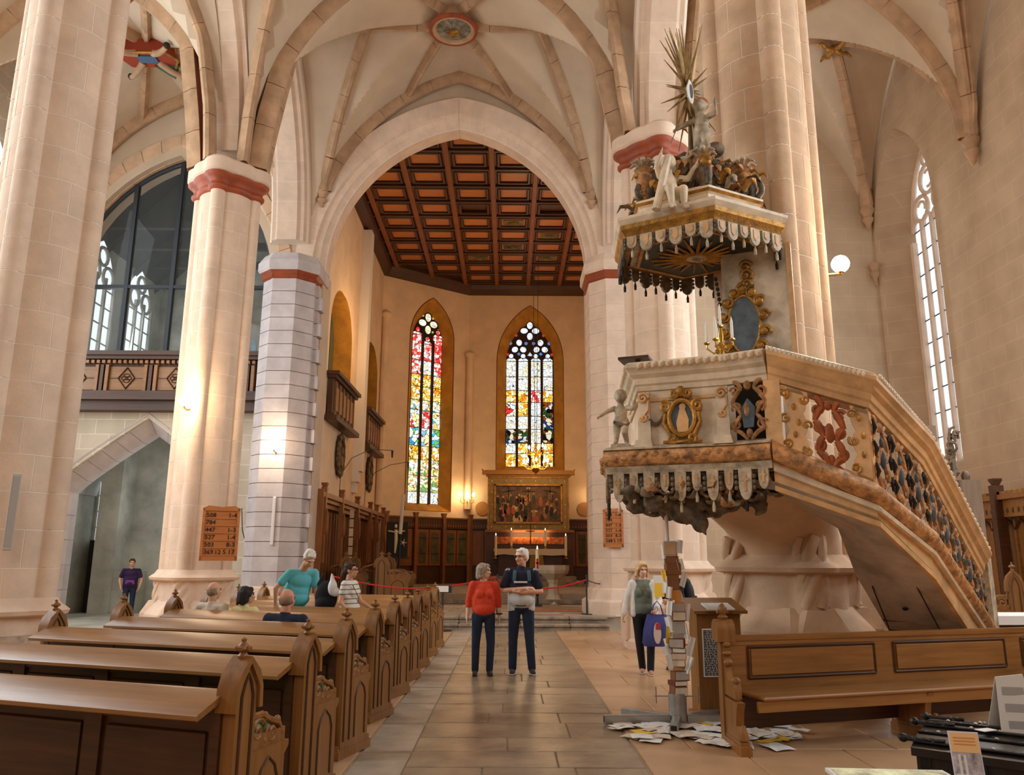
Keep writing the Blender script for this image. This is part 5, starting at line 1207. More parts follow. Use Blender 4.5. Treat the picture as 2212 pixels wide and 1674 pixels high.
# hymn boards
PINE = mat_wood('board_wood', (196, 122, 62), (158, 90, 42), 0.5)
def text(s, size, m, parent, loc, rot, name='lettering', align='LEFT', ext=.002):
    c = bpy.data.curves.new(name, 'FONT'); c.body = s; c.size = size; c.extrude = ext; c.align_x = align; c.resolution_u = 2
    o = bpy.data.objects.new(name, c); COL.objects.link(o); c.materials.append(m); o.parent = parent; o.location = loc; o.rotation_euler = rot
    return o
INK = mat('black_ink', (28, 24, 22), 0.8)
def hymnboard(loc, rz, w, h, rows, label, m):
    t = thing('hymn_board', label, 'hymn board', loc, rz, group='hymn boards'); b = MB()
    b.bb((-w/2, 0, 0), (w/2, .03, h)); part('back', b, m, t)
    b = MB()
    for x0, x1, z0, z1 in ((-w/2, w/2, 0, .09), (-w/2, w/2, h-.05, h), (-w/2, -w/2+.05, 0, h), (w/2-.05, w/2, 0, h)): b.bb((x0, -.025, z0), (x1, .03, z1))
    b.prism([(-w/2, 0), (w/2, 0), (w/2-.1, .05), (0, .03), (-w/2+.1, .05)], ((0, 0, h), (1, 0, 0), (0, 0, 1), (0, 1, 0)), -.02, .03); part('frame', b, m, t)
    n = len(rows); rh = (h-.16)/n
    for i, (l, r) in enumerate(rows):
        z_ = h-.05-(i+1)*rh; b = MB(); b.bb((-w/2+.04, -.018, z_-.012), (w/2-.04, .0, z_+.012)); part('slot_rail', b, m, t)
        text(l, rh*.85, INK, t, (-w/2+.07, -.008, z_+.02), (pi/2, 0, 0)); text(r, rh*.85, INK, t, (w/2-.06, -.008, z_+.02), (pi/2, 0, 0), align='RIGHT')
ROWS = [('508', '1-4'), ('784', ''), ('447', '1-3'), ('527', '1-4'), ('503', '8-3'), ('369', '12 5 17')]
hymnboard((-5.70, 15.93, 1.60), radians(20), .70, 1.02, ROWS, 'wooden hymn number board on the left pillar, six rows of figures', PINE)
hymnboard((2.70, 20.70, 1.98), radians(-4), .52, .95, ROWS, 'smaller wooden hymn number board on the right pier, six rows of figures', PINE)
# thin arched lamp rods over the stalls
for y_, z1, lb in ((25.4, 5.4, 'thin curved lamp rod over the stalls, the nearer one'), (29.9, 5.55, 'thin curved lamp rod over the stalls, the farther one')):
    t = thing('lamp_rod', lb, 'lamp', (-5.4, y_, 3.6), group='curved lamp rods'); b = MB()
    b.tube([(0, 0, 0), (.0, .05, .7), (.25, .5, 1.3), (.7, 1.3, 1.7), (1.3, 2.3, z1-3.6)], .012, 5); part('rod', b, IRON, t)
    b = MB(); b.cyl((1.3, 2.3, z1-3.6), (1.3, 2.32, z1-3.85), .04, .03, 8); part('lamp_head', b, IRON, t)
# processional cross and white banner pole by the stalls
t = thing('processional_cross', 'dark icon panel with a carved crucifix figure by the choir stalls', 'crucifix', (-4.35, 31.5, .6)); b = MB(); b.bb((-.42, 0, 1.15), (.42, .05, 2.5)); part('icon_panel', b, mat('dark_icon', (46, 42, 30), 0.6), t)
b = MB(); b.bb((-.5, -.02, 1.08), (.5, .06, 1.15)); b.cyl((0, .02, 0), (0, .02, 1.1), .04, n=8); part('stand', b, OAKD, t)
b = MB(); b.tube([(-.05, -.05, 2.2), (-.03, -.06, 1.8), (-.06, -.05, 1.3)], [.06, .07, .03], 7); b.tube([(-.35, -.03, 2.15), (-.05, -.05, 2.1), (.3, -.03, 2.15)], .03, 6); b.ell((-.05, -.06, 2.33), (.06, .06, .08), 8, 6)
for k in range(5): b.tube([(.25, -.04, 1.7), (.25+.16*cos(k*1.256), -.04, 1.7+.16*sin(k*1.256))], [.025, .004], 5)
part('figure', b, WAX, t)
t = thing('banner_pole', 'tall white banner pole standing in front of the dark icon', 'pole', (-4.1, 30.5, .6)); b = MB(); b.cyl((0, 0, 2.0), (.08, 0, 3.5), .07, .06, 8); part('white_shaft', b, MATS['whitewash'], t); b = MB(); b.cyl((-.02, 0, 0), (0, 0, 2.0), .045, n=8); b.box((0, 0, .03), (.4, .4, .06)); part('pole_foot', b, IRON, t)
t = thing('paper_garland', 'hanging strip of small white papers on the stall panelling', 'garland', (-5.2, 26.6, 1.5))
for k in range(6): b = MB(); b.box((0, .0, .12+k*.3), (.14, .02, .26)); part('paper', b, mat('pinkish_paper', (222, 184, 150), .9), t, rz=rnd.uniform(-.3, .3))
# ------------------------------------------------------------------ carved pulpit with stairs
CREAM = mat('cream_marbled_paint', (226, 206, 178), 0.45, var=.14, vscale=3.5, obj_coords=False)
OCHM = mat('ochre_marbled_paint', (214, 168, 116), 0.45, var=.16, vscale=3, obj_coords=False)
TORUS = mat('carved_tan', (178, 128, 80), 0.5, var=.35, vscale=10, bump=.7, bscale=30, obj_coords=False)
CARVE = mat('dark_carving', (108, 92, 72), 0.55, var=.4, vscale=8, bump=.5, bscale=30, obj_coords=False)
PALEC = mat('pale_carving', (188, 170, 144), 0.55, var=.25, vscale=8, obj_coords=False)
SLATE = mat('slate_blue_paint', (80, 90, 98), 0.5, var=.25, vscale=6, obj_coords=False)
REDW = mat('red_brown_carving', (164, 86, 40), 0.5, var=.2, vscale=6, obj_coords=False)
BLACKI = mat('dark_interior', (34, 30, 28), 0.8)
PB = Vector((2.6, 8.7, 0))
pp = thing('pulpit', 'carved cream and gold baroque pulpit on a stone console with curving stairs', 'pulpit', tuple(PB))
def pu(name, b, m, par=None, smooth=35, **k):
    return part(name, b, m, par or pp, None if par else tuple(-PB), smooth=smooth, **k)
A_, B_, C_, D_ = Vector((1.26, 9.75, 0)), Vector((1.10, 8.42, 0)), Vector((2.30, 7.95, 0)), Vector((2.60, 7.74, 0))
E_, F_, G_ = Vector((3.43, 7.42, 0)), Vector((4.28, 8.18, 0)), Vector((5.71, 9.80, 0))
RT = {'D': 3.70, 'E': 3.35, 'F': 2.90, 'G': 1.76}; TZ = {'D': 2.66, 'E': 2.25, 'F': 1.87, 'G': .88}; SZ = {'D': 2.32, 'E': 1.96, 'F': 1.48, 'G': .42}
BA, BB_, BC = Vector((1.52, 9.75, 0)), Vector((1.40, 8.36, 0)), Vector((2.26, 7.99, 0))
def Z(v, z): return Vector((v.x, v.y, z))
def fr_of(a, b, off=0.0):
    u = (b-a).normalized(); n = Vector((u.y, -u.x, 0)); return (a+n*off, u, Vector((0, 0, 1)), n), (b-a).length
# platform, floor slab and body panels
b = MB(); b.prism([(p.x, p.y) for p in (A_, B_, C_, D_, Vector((3.2, 8.3, 0)), Vector((3.1, 9.3, 0)), Vector((2.2, 9.9, 0)))], ((0, 0, 0), (1, 0, 0), (0, 1, 0), (0, 0, 1)), 2.50, 2.74); pu('floor_slab', b, CARVE, smooth=0)
for (a, c), nm in (((BA, BB_), 'side_panel'), ((BB_, BC), 'front_panel')):
    fr, L = fr_of(a, c); b = MB(); b.prism([(0, 2.72), (L, 2.72), (L, 3.5), (0, 3.5)], fr, -.08, -.0); pu(nm, b, CREAM, smooth=0)
    b = MB()
    for x0, x1, z0, z1 in ((.12, L-.12, 3.30, 3.335), (.12, L-.12, 2.80, 2.83)): b.prism([(x0, z0), (x1, z0), (x1, z1), (x0, z1)], fr, 0, .02)
    pu('panel_gilt_line', b, OCHM, smooth=0)
# base and crown mouldings
loop = [A_, B_, C_, D_]; body = [BA, BB_, BC, D_]
circ = [(.10*cos(2*pi*k/10), .105*sin(2*pi*k/10)) for k in range(10)]
b = MB(); b.sweep(circ[::-1], [Z(p, 2.70) for p in loop]); b2 = b
b2.sweep(circ[::-1], [Z(D_, 2.70)+Vector((.0, 0, 0)), Z(E_, TZ['E']), Z(F_, TZ['F']), Z(G_, TZ['G'])]); pu('carved_torus', b2, TORUS, smooth=60)
leaf = MB(); rl = random.Random(4)
for a, c in zip(loop+[None], [B_, C_, D_]):
    n = int((c-a).length/.10); fr, L = fr_of(a, c)
    for k in range(n):
        q = a+(c-a)*((k+.5)/n)+fr[3]*.085; q.z = 2.70+rl.uniform(-.02, .03); leaf.ell(q, (.05, .03, .035), 6, 4)
pu('torus_leaf_relief', leaf, TORUS, stuff=True, smooth=60)
b = MB(); b.sweep([(-.25, .04), (.09, .08), (.06, .11), (-.10, .15), (-.25, .17)][::-1], [Z(p, 2.70) for p in loop]); b.sweep([(.0, -.17), (.05, -.17), (.07, -.10), (.0, -.08)][::-1], [Z(p, 2.70) for p in loop]); pu('base_moulding', b, PALEC, smooth=30)
crown = [(-.06, 3.42), (.02, 3.42), (.03, 3.47), (.05, 3.49), (.06, 3.55), (.10, 3.59), (.11, 3.62), (.145, 3.66), (.145, 3.70), (.11, 3.725), (-.10, 3.725)]
b = MB(); b.sweep([(x, z-3.7) for x, z in crown][::-1], [Z(p, 3.70) for p in body]); pu('crown_moulding', b, CREAM, smooth=25)
gd = MB(); gl_ = MB()
for a, c in ((BA, BB_), (BB_, BC), (BC, D_)):
    fr, L = fr_of(a, c); n = max(2, int(L/.075))
    for k in range(n):
        q = fr[0]+fr[1]*(L*(k+.5)/n)+fr[3]*.135; q.z = 3.675; gd.ell(q, (.030, .030, .040), 7, 5)
        q2 = fr[0]+fr[1]*(L*(k+1)/n)+fr[3]*.15; q2.z = 3.675; gl_.box(q2, (.012, .012, .05))
pu('gadroon_rim', gd, CREAM, stuff=True); pu('gadroon_gilding', gl_, OCHM, stuff=True)
# lambrequins hanging under the torus
cross = MB()
def tongue(fr, x, w, h, m, ts, par, zt, mk=True, tassel=True):
    O = [(x-w, zt), (x-w, zt-h*.62), (x-w*.75, zt-h*.85), (x-w*.35, zt-h*.97), (x, zt-h), (x+w*.35, zt-h*.97), (x+w*.75, zt-h*.85), (x+w, zt-h*.62), (x+w, zt)]
    b = MB(); b.prism(O[::-1], fr, -.01, .025); o = pu('lambrequin', b, m, smooth=0) if par is None else part('lambrequin', b, m, par[0], par[1], smooth=0)
    P = Vector(fr[0]); U = Vector(fr[1]); N = Vector(fr[3])
    if mk:
        k = MB(); k.prism([(x-.012, zt-h*.75), (x+.012, zt-h*.75), (x+.012, zt-h*.25), (x-.012, zt-h*.25)], fr, .025, .035); k.prism([(x-w*.5, zt-h*.45), (x+w*.5, zt-h*.45), (x+w*.5, zt-h*.38), (x-w*.5, zt-h*.38)], fr, .025, .034)
        part('applied_cross', k, OCHM, o, smooth=0)
    if tassel:
        c = P+U*x+N*.008; k = MB(); k.lathe([(.004, 0), (.012, -.03), (.018, -.05), (.016, -.11), (.0, -.115)], (c.x, c.y, zt-h), 7); part('tassel', k, ts, o, smooth=50)
    return o
for (a, c), n in (((B_, C_), 8), ((A_, B_), 7), ((C_, D_), 2)):
    fr, L = fr_of(a, c, .03)
    for k in range(n):
        x = L*(k+.5)/n; tongue(fr, x, L/n*(.36 if k % 2 == 0 else .27), .34 if k % 2 == 0 else .24, PALEC if (a, c) != (A_, B_) else CARVE, PALEC if c == C_ else BLACKI, None, 2.57)
        kk = MB(); q = Vector(fr[0])+Vector(fr[1])*(L*k/n)+Vector(fr[3])*.02
        for j in range(3): kk.ell((q.x, q.y, 2.46-j*.055), (.022, .022, .026), 7, 5)
        pu('bead_drop', kk, CARVE)
# carved foliage and bird under the pulpit
prm = []
rc = random.Random(8)
for k in range(40):
    t = rc.random(); x = 1.25+1.35*t+rc.uniform(-.1, .1); y_ = 8.35+rc.uniform(-.1, .75)-.15*t; z_ = 2.40-rc.random()*.22*(1-abs(2*t-1)**2)-.05
    R = Matrix.Rotation(rc.uniform(0, pi), 3, 'Z') @ Matrix.Rotation(rc.uniform(-1, 1), 3, 'Y'); prm.append(('e', (x, y_, z_), (rc.uniform(.10, .2), rc.uniform(.05, .09), rc.uniform(.04, .07)), R))
for k in range(9):
    x = 1.35+.15*k; P = spiral((x, 8.25+rc.uniform(-.1, .2), 2.30-rc.random()*.1), (1, .2, 0), (0, .3, 1), .11, 1.3, rc.uniform(0, 6), 10)
    for p, q in zip(P, P[1:]): prm.append(('c', p, q, .03, .028))
prm += [('e', (1.85, 8.35, 2.12), (.18, .14, .11)), ('e', (1.98, 8.28, 2.02), (.09, .08, .10)), ('c', (1.98, 8.25, 2.0), (2.02, 8.22, 1.90), .05, .015), ('c', (1.75, 8.35, 2.15), (1.5, 8.4, 2.22), .07, .03), ('c', (2.05, 8.35, 2.3), (2.12, 8.3, 2.12), .05, .03)]
blob('carved_foliage', prm, .02, CARVE, pp, 1, loc=tuple(-PB), dec=.6)
for grp in range(3):
    b = MB()
    for k in range(22):
        x = 1.3+1.55*rc.random(); y_ = 8.30-.2*(x-1.3)+rc.uniform(-.10, .16); z_ = 2.44-rc.random()*.22*(1-abs((x-2.05)/.9)**2); a = rc.uniform(pi, 2*pi); L_ = rc.uniform(.10, .2); dx, dy = cos(a)*L_, sin(a)*L_*.7
        b.tube([(x, y_, z_), (x+dx*.5, y_+dy*.5, z_-.05), (x+dx, y_+dy, z_-.04), (x+dx*1.2, y_+dy*1.2, z_+.03)], [.03, .06, .045, .008], 6, flat=.35)
    pu('carved_leaves', b, (CARVE, TORUS, PALEC)[grp], stuff=True, smooth=60)
# stone console
b = MB(); rings = []
for t in [i/8 for i in range(9)]:
    z_ = 2.52-.82*t; k = (1-t)**1.8; cx_ = 2.55+.89*(1-k); cy_ = 8.80+1.08*(1-k); r = .60+.32*k
    rings.append([(cx_+r*cos(2*pi*j/20), cy_+r*sin(2*pi*j/20), z_) for j in range(20)])
loft(b, rings); pu('stone_console', b, STONE2, smooth=50)
# pilaster consoles at the corners of the front
fr, L = fr_of(BB_, BC)
for x in (.06, L-.06):
    b = MB(); b.prism([(x-.07, 2.84), (x+.07, 2.84), (x+.06, 3.4), (x-.06, 3.4)], fr, 0, .05); pl_ = pu('corner_pilaster', b, CREAM, smooth=0)
    k = MB(); o, u, v, nn = fr
    k.tube(spiral(o+u*x+v*3.33+nn*.075, u, v, .06, 1.5, 0), .016, 6); k.tube(spiral(o+u*x+v*3.12+nn*.06, u, v, .04, 1.4, 3), .013, 6); k.tube([o+u*(x+.05)+v*3.3+nn*.06, o+u*(x+.045)+v*3.2+nn*.07, o+u*x+v*3.15+nn*.06], .014, 5); part('volute', k, OCHM, pl_)
    k = MB(); k.prism([(x-.10, 2.80), (x+.10, 2.80), (x+.08, 2.88), (x-.08, 2.88)], fr, 0, .12); part('pilaster_foot', k, CREAM, pl_, smooth=0)
# cartouche with painted oval and garland
o, u, v, nn = fr; cc = o+u*.46+v*3.10+nn*.03
ca_ = link('cartouche', None, pp, tuple(-PB)); k = MB(); k.tube([cc+u*(.135*cos(a))+v*(.185*sin(a))+nn*.02 for a in [2*pi*i/24 for i in range(24)]], .028, 7, closed=True)
for s_ in (-1, 1):
    k.tube(spiral(cc+u*(s_*.17)+v*.12+nn*.03, u*s_, v, .065, 1.4, 1), .022, 6); k.tube(spiral(cc+u*(s_*.10)+v*(-.22)+nn*.03, u*s_, v, .055, 1.3, 4), .02, 6); k.tube(spiral(cc+u*(s_*.07)+v*.26+nn*.03, u*s_, v, .055, 1.3, 2), .02, 6)
    k.tube([cc+u*(s_*.17)+v*.05+nn*.03, cc+u*(s_*.19)+v*(-.05)+nn*.03, cc+u*(s_*.12)+v*(-.18)+nn*.03], .022, 6); k.tube([cc+v*(-.25)+nn*.02, cc+u*(s_*.1)+v*(-.255)+nn*.03, cc+u*(s_*.2)+v*(-.25)+nn*.03], .018, 5)
k.ell(cc+v*.28+nn*.03, (.05, .04, .06), 8, 6); part('scroll_frame', k, GOLD, ca_)
k = MB(); k.prism([(.46+.125*cos(a), 3.10+.175*sin(a)) for a in [2*pi*i/20 for i in range(20)]], fr, .02, .04); part('painted_oval', k, SLATE, ca_, smooth=0)
k = MB(); k.prism([(.41, 2.95), (.52, 2.95), (.53, 3.08), (.49, 3.2), (.44, 3.2), (.40, 3.05)], fr, .04, .048); k.prism([(.47+.035*cos(a), 3.215+.04*sin(a)) for a in [2*pi*i/8 for i in range(8)]], fr, .04, .05); part('painted_figure', k, OCHM, ca_, smooth=0)
k = MB()
for i in range(13):
    t = i/12; q = o+u*(.08+.23*t)+v*(3.16-.11*sin(pi*min(1, t*1.15)))+nn*.035; k.ell(q, (.022, .02, .022), 6, 4)
pu('bead_garland', k, CARVE)
# book rest on the rim
k = MB(); k.box((1.42, 8.62, 3.84), (.34, .28, .03), radians(-22)); ob = pu('book_board', k, OAKD)
k = MB(); k.cyl((1.50, 8.7, 3.68), (1.44, 8.64, 3.83), .03); pu('book_board_stem', k, OAKD)
# openwork between front and stair
fr, L = fr_of(BC, D_); b = MB(); b.prism([(0, 2.8), (L, 2.8), (L, 3.45), (0, 3.45)], fr, -.2, -.19); pu('shade_backing', b, BLACKI, smooth=0)  # black sheet stands for the unlit interior behind the openwork
def scroll_panel(fr_, L, z0f, z1f, name, m, seed, gaps=1, thick=.022, dep=.02):
    """openwork of mirrored scrolls in the plane of a raking panel"""
    o, u, v, nn = [Vector(q) for q in fr_]; k = MB(); rr = random.Random(seed); h = 1
    def P(s, t, d=dep): return o+u*(s*L)+v*(z0f(s)+(z1f(s)-z0f(s))*t)+nn*d
    for c, w in [((i+.5)/gaps, .5/gaps) for i in range(gaps)]:
        for sg in (-1, 1):
            for (s0, t0, s1, t1) in ((.1, .02, .75, .18), (.75, .18, .35, .42), (.35, .42, .8, .62), (.8, .62, .3, .85), (.3, .85, .7, .98)):
                k.tube([P(c+sg*w*(s0+(s1-s0)*q), t0+(t1-t0)*q+.04*sin(pi*q)) for q in (0, .25, .5, .75, 1)], [thick*.7, thick, thick*1.1, thick, thick*.7], 6)
            for (s0, t0, r) in ((.62, .25, .06), (.55, .55, .055), (.62, .80, .06)):
                q = P(c+sg*w*s0, t0); k.tube(spiral(q, u*sg, v, r, 1.2, rr.uniform(0, 6), 14), thick*.65, 5)
        k.ell(P(c, .5), (.05, .03, .10), 8, 6); k.ell(P(c, .12), (.035, .03, .05), 8, 6); k.ell(P(c, .9), (.04, .03, .05), 8, 6)
    return k, P
k, P_ = scroll_panel(fr, L, lambda s: 2.82, lambda s: 3.45, 'x', OCHM, 2); pu('pierced_scrollwork', k, TORUS)
k = MB(); k.prism([(L*.38, 2.95), (L*.62, 2.95), (L*.68, 3.15), (L*.5, 3.25), (L*.34, 3.15)], fr, .03, .045); pu('slate_motif', k, SLATE, smooth=0)
# corner post, stair parapet
def rail(names, zt, prof_, nm, m):
    pts = [Z({'D': D_, 'E': E_, 'F': F_, 'G': G_}[n_], zt[n_]) for n_ in names]; b = MB(); b.sweep(prof_[::-1], pts); return pu(nm, b, m, smooth=25)
rail('DEFG', RT, [(x, z-3.70) for x, z in crown], 'hand_rail', OCHM)
rail('DEFG', {k_: v_+.035 for k_, v_ in RT.items()}, [(-.10, -.03), (.12, -.03), (.13, .0), (.06, .03), (-.06, .03)], 'rail_cap', CREAM)
bd = MB()
for (a, za), (c, zc) in (((Z(D_, 0), RT['D']), (Z(E_, 0), RT['E'])), ((Z(E_, 0), RT['E']), (Z(F_, 0), RT['F'])), ((Z(F_, 0), RT['F']), (Z(G_, 0), RT['G']))):
    n = 22; fr, L = fr_of(a, c)
    for i in range(n): q = a+(c-a)*((i+.5)/n)+fr[3]*.13; q.z = za+(zc-za)*((i+.5)/n)+.02; bd.ell(q, (.025, .02, .03), 6, 4)
pu('rail_bead_edge', bd, CREAM, stuff=True)
# string board below the torus, soffit and treads
def inner(v): 
    d = Vector((3.45, 9.9, 0))-Vector((v.x, v.y, 0)); return v+d.normalized()*.95
b = MB()
SP = [(D_, 'D'), (E_, 'E'), (F_, 'F'), (G_, 'G')]
for (a, n0), (c, n1) in zip(SP, SP[1:]):
    b.add([Z(a, TZ[n0]), Z(c, TZ[n1]), Z(c, SZ[n1]), Z(a, SZ[n0]), Z(a, TZ[n0])+Vector((.02, .06, 0)), Z(c, TZ[n1])+Vector((-.02, .06, 0)), Z(c, SZ[n1])+Vector((-.02, .06, 0)), Z(a, SZ[n0])+Vector((.02, .06, 0))], [(0, 1, 2, 3), (7, 6, 5, 4), (0, 4, 5, 1), (3, 2, 6, 7), (0, 3, 7, 4), (1, 5, 6, 2)])
pu('string_board', b, OCHM, smooth=0)
rail('DEFG', {k_: v_-.13 for k_, v_ in TZ.items()}, [(-.02, -.03), (.05, -.03), (.06, .0), (.03, .03), (-.02, .03)], 'string_moulding', CREAM)
rail('DEFG', {k_: v_+.02 for k_, v_ in SZ.items()}, [(-.02, -.03), (.025, -.03), (.03, .02), (-.02, .03)], 'string_edge', OCHM)
b = MB(); Gi = Vector((5.0, 9.35, 0))
SP2 = [(Vector((2.3, 8.3, 0)), 2.42, Vector((2.9, 9.2, 0)))]+[(p, SZ[n_], inner(p)) for p, n_ in SP]+[(Vector((6.05, 10.2, 0)), .02, inner(Vector((6.05, 10.2, 0))))]
for (a, z0, ai), (c, z1, ci) in zip(SP2, SP2[1:]):
    for k in range(4):
        t0, t1 = k/4, (k+1)/4; p0 = a+(c-a)*t0; p1 = a+(c-a)*t1; q0 = ai+(ci-ai)*t0; q1 = ai+(ci-ai)*t1; y0 = z0+(z1-z0)*t0; y1 = z0+(z1-z0)*t1
        b.add([Z(p0, y0), Z(p1, y1), Z(q1, y1+.02), Z(q0, y0+.02), Z(p0, y0+.08), Z(p1, y1+.08), Z(q1, y1+.1), Z(q0, y0+.1)], [(0, 3, 2, 1), (4, 5, 6, 7), (0, 1, 5, 4), (3, 7, 6, 2)])
pu('stair_soffit', b, mat('soffit_plaster', (190, 168, 148), .8, var=.18, vscale=2, obj_coords=False), smooth=30)
seg = [(D_, E_, 2.45, 2.10, 3), (E_, F_, 2.05, 1.60, 4), (F_, Vector((5.95, 10.05, 0)), 1.45, .0, 7)]
for a, c, z0, z1, n in seg:
    for k in range(n):
        p0 = a+(c-a)*(k/n); p1 = a+(c-a)*((k+1)/n); p0, q0 = p0+(inner(p0)-p0)*.12, p0+(inner(p0)-p0)*.86; p1, q1 = p1+(inner(p1)-p1)*.12, p1+(inner(p1)-p1)*.86; z_ = z0+(z1-z0)*(k/n)+.20
        b = MB(); b.add([Z(p, z_-.05) for p in (p0, p1, q1, q0)]+[Z(p, z_) for p in (p0, p1, q1, q0)], [(3, 2, 1, 0), (4, 5, 6, 7), (0, 1, 5, 4), (1, 2, 6, 5), (2, 3, 7, 6), (3, 0, 4, 7)]); pu('stair_tread', b, OAKD, smooth=0)
tl = MB(); e9 = Vector((6.05, 10.2, 0))
def soff(t, w): p = F_+(e9-F_)*t; q = p+(inner(p)-p)*w; q.z = SZ['F']+(.02-SZ['F'])*t+.02*w-.004; return q
for pts in ([(.05, .25), (.42, .25)], [(.42, .25), (.42, .8)], [(.42, .8), (.08, .8)]):
    tl.tube([soff(*pts[0])+(soff(*pts[1])-soff(*pts[0]))*k_/6 for k_ in range(7)], .008, 4)
tl.ell(soff(.24, .5), (.035, .03, .02), 8, 6); pu('trapdoor_joints', tl, BLACKI, stuff=True)
# posts
def post(v, z0, z1, w, m, nm='post', rz=0):
    b = MB(); b.box((v.x, v.y, (z0+z1)/2), (w, w*.8, z1-z0), rz, .01); return pu(nm, b, m)
post(D_+Vector((.05, .03, 0)), 2.6, 3.5, .16, OCHM, 'corner_post', radians(-30)); post(F_+Vector((-.09, -.02, 0)), 1.75, 2.72, .11, CREAM, 'corner_post', radians(35))
b = MB(); b.box((5.79, 9.90, .86), (.18, .18, 1.72), radians(45), .015); pu('newel_post', b, PALEC)
# pierced panels of the stair
fr, L = fr_of(D_, E_, -.02); z0 = lambda s: TZ['D']+(TZ['E']-TZ['D'])*s+.10; z1 = lambda s: RT['D']+(RT['E']-RT['D'])*s-.30
def pr(s, t): return (s*L, z0(s)+(z1(s)-z0(s))*t)
def wavy(s0, s1, amp, edges, m, nm, d0=-.02, d1=.03):
    Lp = [pr(s0-(amp*abs(sin(t*pi*3)) if edges[0] else 0), t) for t in [i/18 for i in range(19)]]; Rp = [pr(s1+(amp*abs(sin(t*pi*3)) if edges[1] else 0), t) for t in [i/18 for i in range(19)]]
    for i in range(18): b.prism([Lp[i], Rp[i], Rp[i+1], Lp[i+1]], fr, d0, d1)
b = MB(); wavy(.20, .34, .045, (1, 1), OCHM, ''); wavy(.86, .99, .045, (1, 0), OCHM, ''); wavy(.0, .05, .0, (0, 0), OCHM, '')
for t0, t1 in ((0, .06), (.94, 1)): b.prism([pr(0, t0), pr(1, t0), pr(1, t1), pr(0, t1)], fr, -.02, .03)
pu('pierced_frame', b, OCHM, smooth=30)
k = MB(); o, u, v, nn = fr
for s_, t_ in ((.25, .3), (.29, .5), (.25, .72), (.92, .35), (.93, .62), (.9, .85), (.2, .9)):
    q = o+u*pr(s_, t_)[0]+v*pr(s_, t_)[1]+nn*.035; k.ell(q, (.022, .015, .035), 7, 5)
for s_ in (.16, .37, .83):
    for t_ in (.12, .5, .88): q = o+u*pr(s_, t_)[0]+v*pr(s_, t_)[1]+nn*.03; k.tube(spiral(q, u, v, .05, 1.3, s_*20+t_*9, 14), .014, 5)
pu('gilt_scrolls', k, GOLD)
sub_o = Vector(fr[0])+Vector(fr[1])*(.42*L); k, P_ = scroll_panel((sub_o, fr[1], fr[2], fr[3]), L*.36, lambda s: z0(.42+.36*s), lambda s: z1(.42+.36*s), '', REDW, 3, 1, .034, .01); k.bb((0, 0, 0), (.001, .001, .001)) if False else None
k.prism([pr(.40, .93), pr(.82, .93), pr(.82, 1), pr(.40, 1)], fr, -.02, .03); k.prism([pr(.5, .0), pr(.75, .0), pr(.68, .07), pr(.58, .07)], fr, -.02, .03); pu('red_brown_scrollwork', k, REDW)
for (a, c, n0, n1, g_, sd) in ((E_, F_, 'E', 'F', 3, 5), (F_, G_, 'F', 'G', 5, 6)):
    fr, L = fr_of(a, c, -.02); zz0 = lambda s: TZ[n0]+(TZ[n1]-TZ[n0])*s+.10; zz1 = lambda s: RT[n0]+(RT[n1]-RT[n0])*s-.30
    k, P_ = scroll_panel(fr, L, zz0, zz1, '', TORUS, sd, g_, .024); pu('pierced_scrollwork', k, TORUS)
    k = MB(); kk = MB()
    for i in range(g_):
        c_ = (i+.5)/g_; k.ell(P_(c_, .45, .035), (.032, .025, .10), 8, 6); k.ell(P_(c_, .68, .035), (.022, .02, .05), 8, 6)
        for sg in (-1, 1):
            for t_ in (.2, .5, .8): kk.tube([P_(c_+sg*.42/g_, t_-.1, .04), P_(c_+sg*.36/g_, t_, .05), P_(c_+sg*.44/g_, t_+.1, .04)], [.01, .02, .01], 5)
    pu('slate_motif', k, SLATE, stuff=True); pu('dark_leaf_accents', kk, BLACKI if n0 == 'E' else CARVE, stuff=True)
    b = MB()
    for s0, s1 in ((0, .05), (.95, 1)): b.prism([(s0*L, zz0(s0)-.05), (s1*L, zz0(s1)-.05), (s1*L, zz1(s1)+.02), (s0*L, zz1(s0)+.02)], fr, -.02, .02)
    pu('panel_stile', b, OCHM, smooth=0)
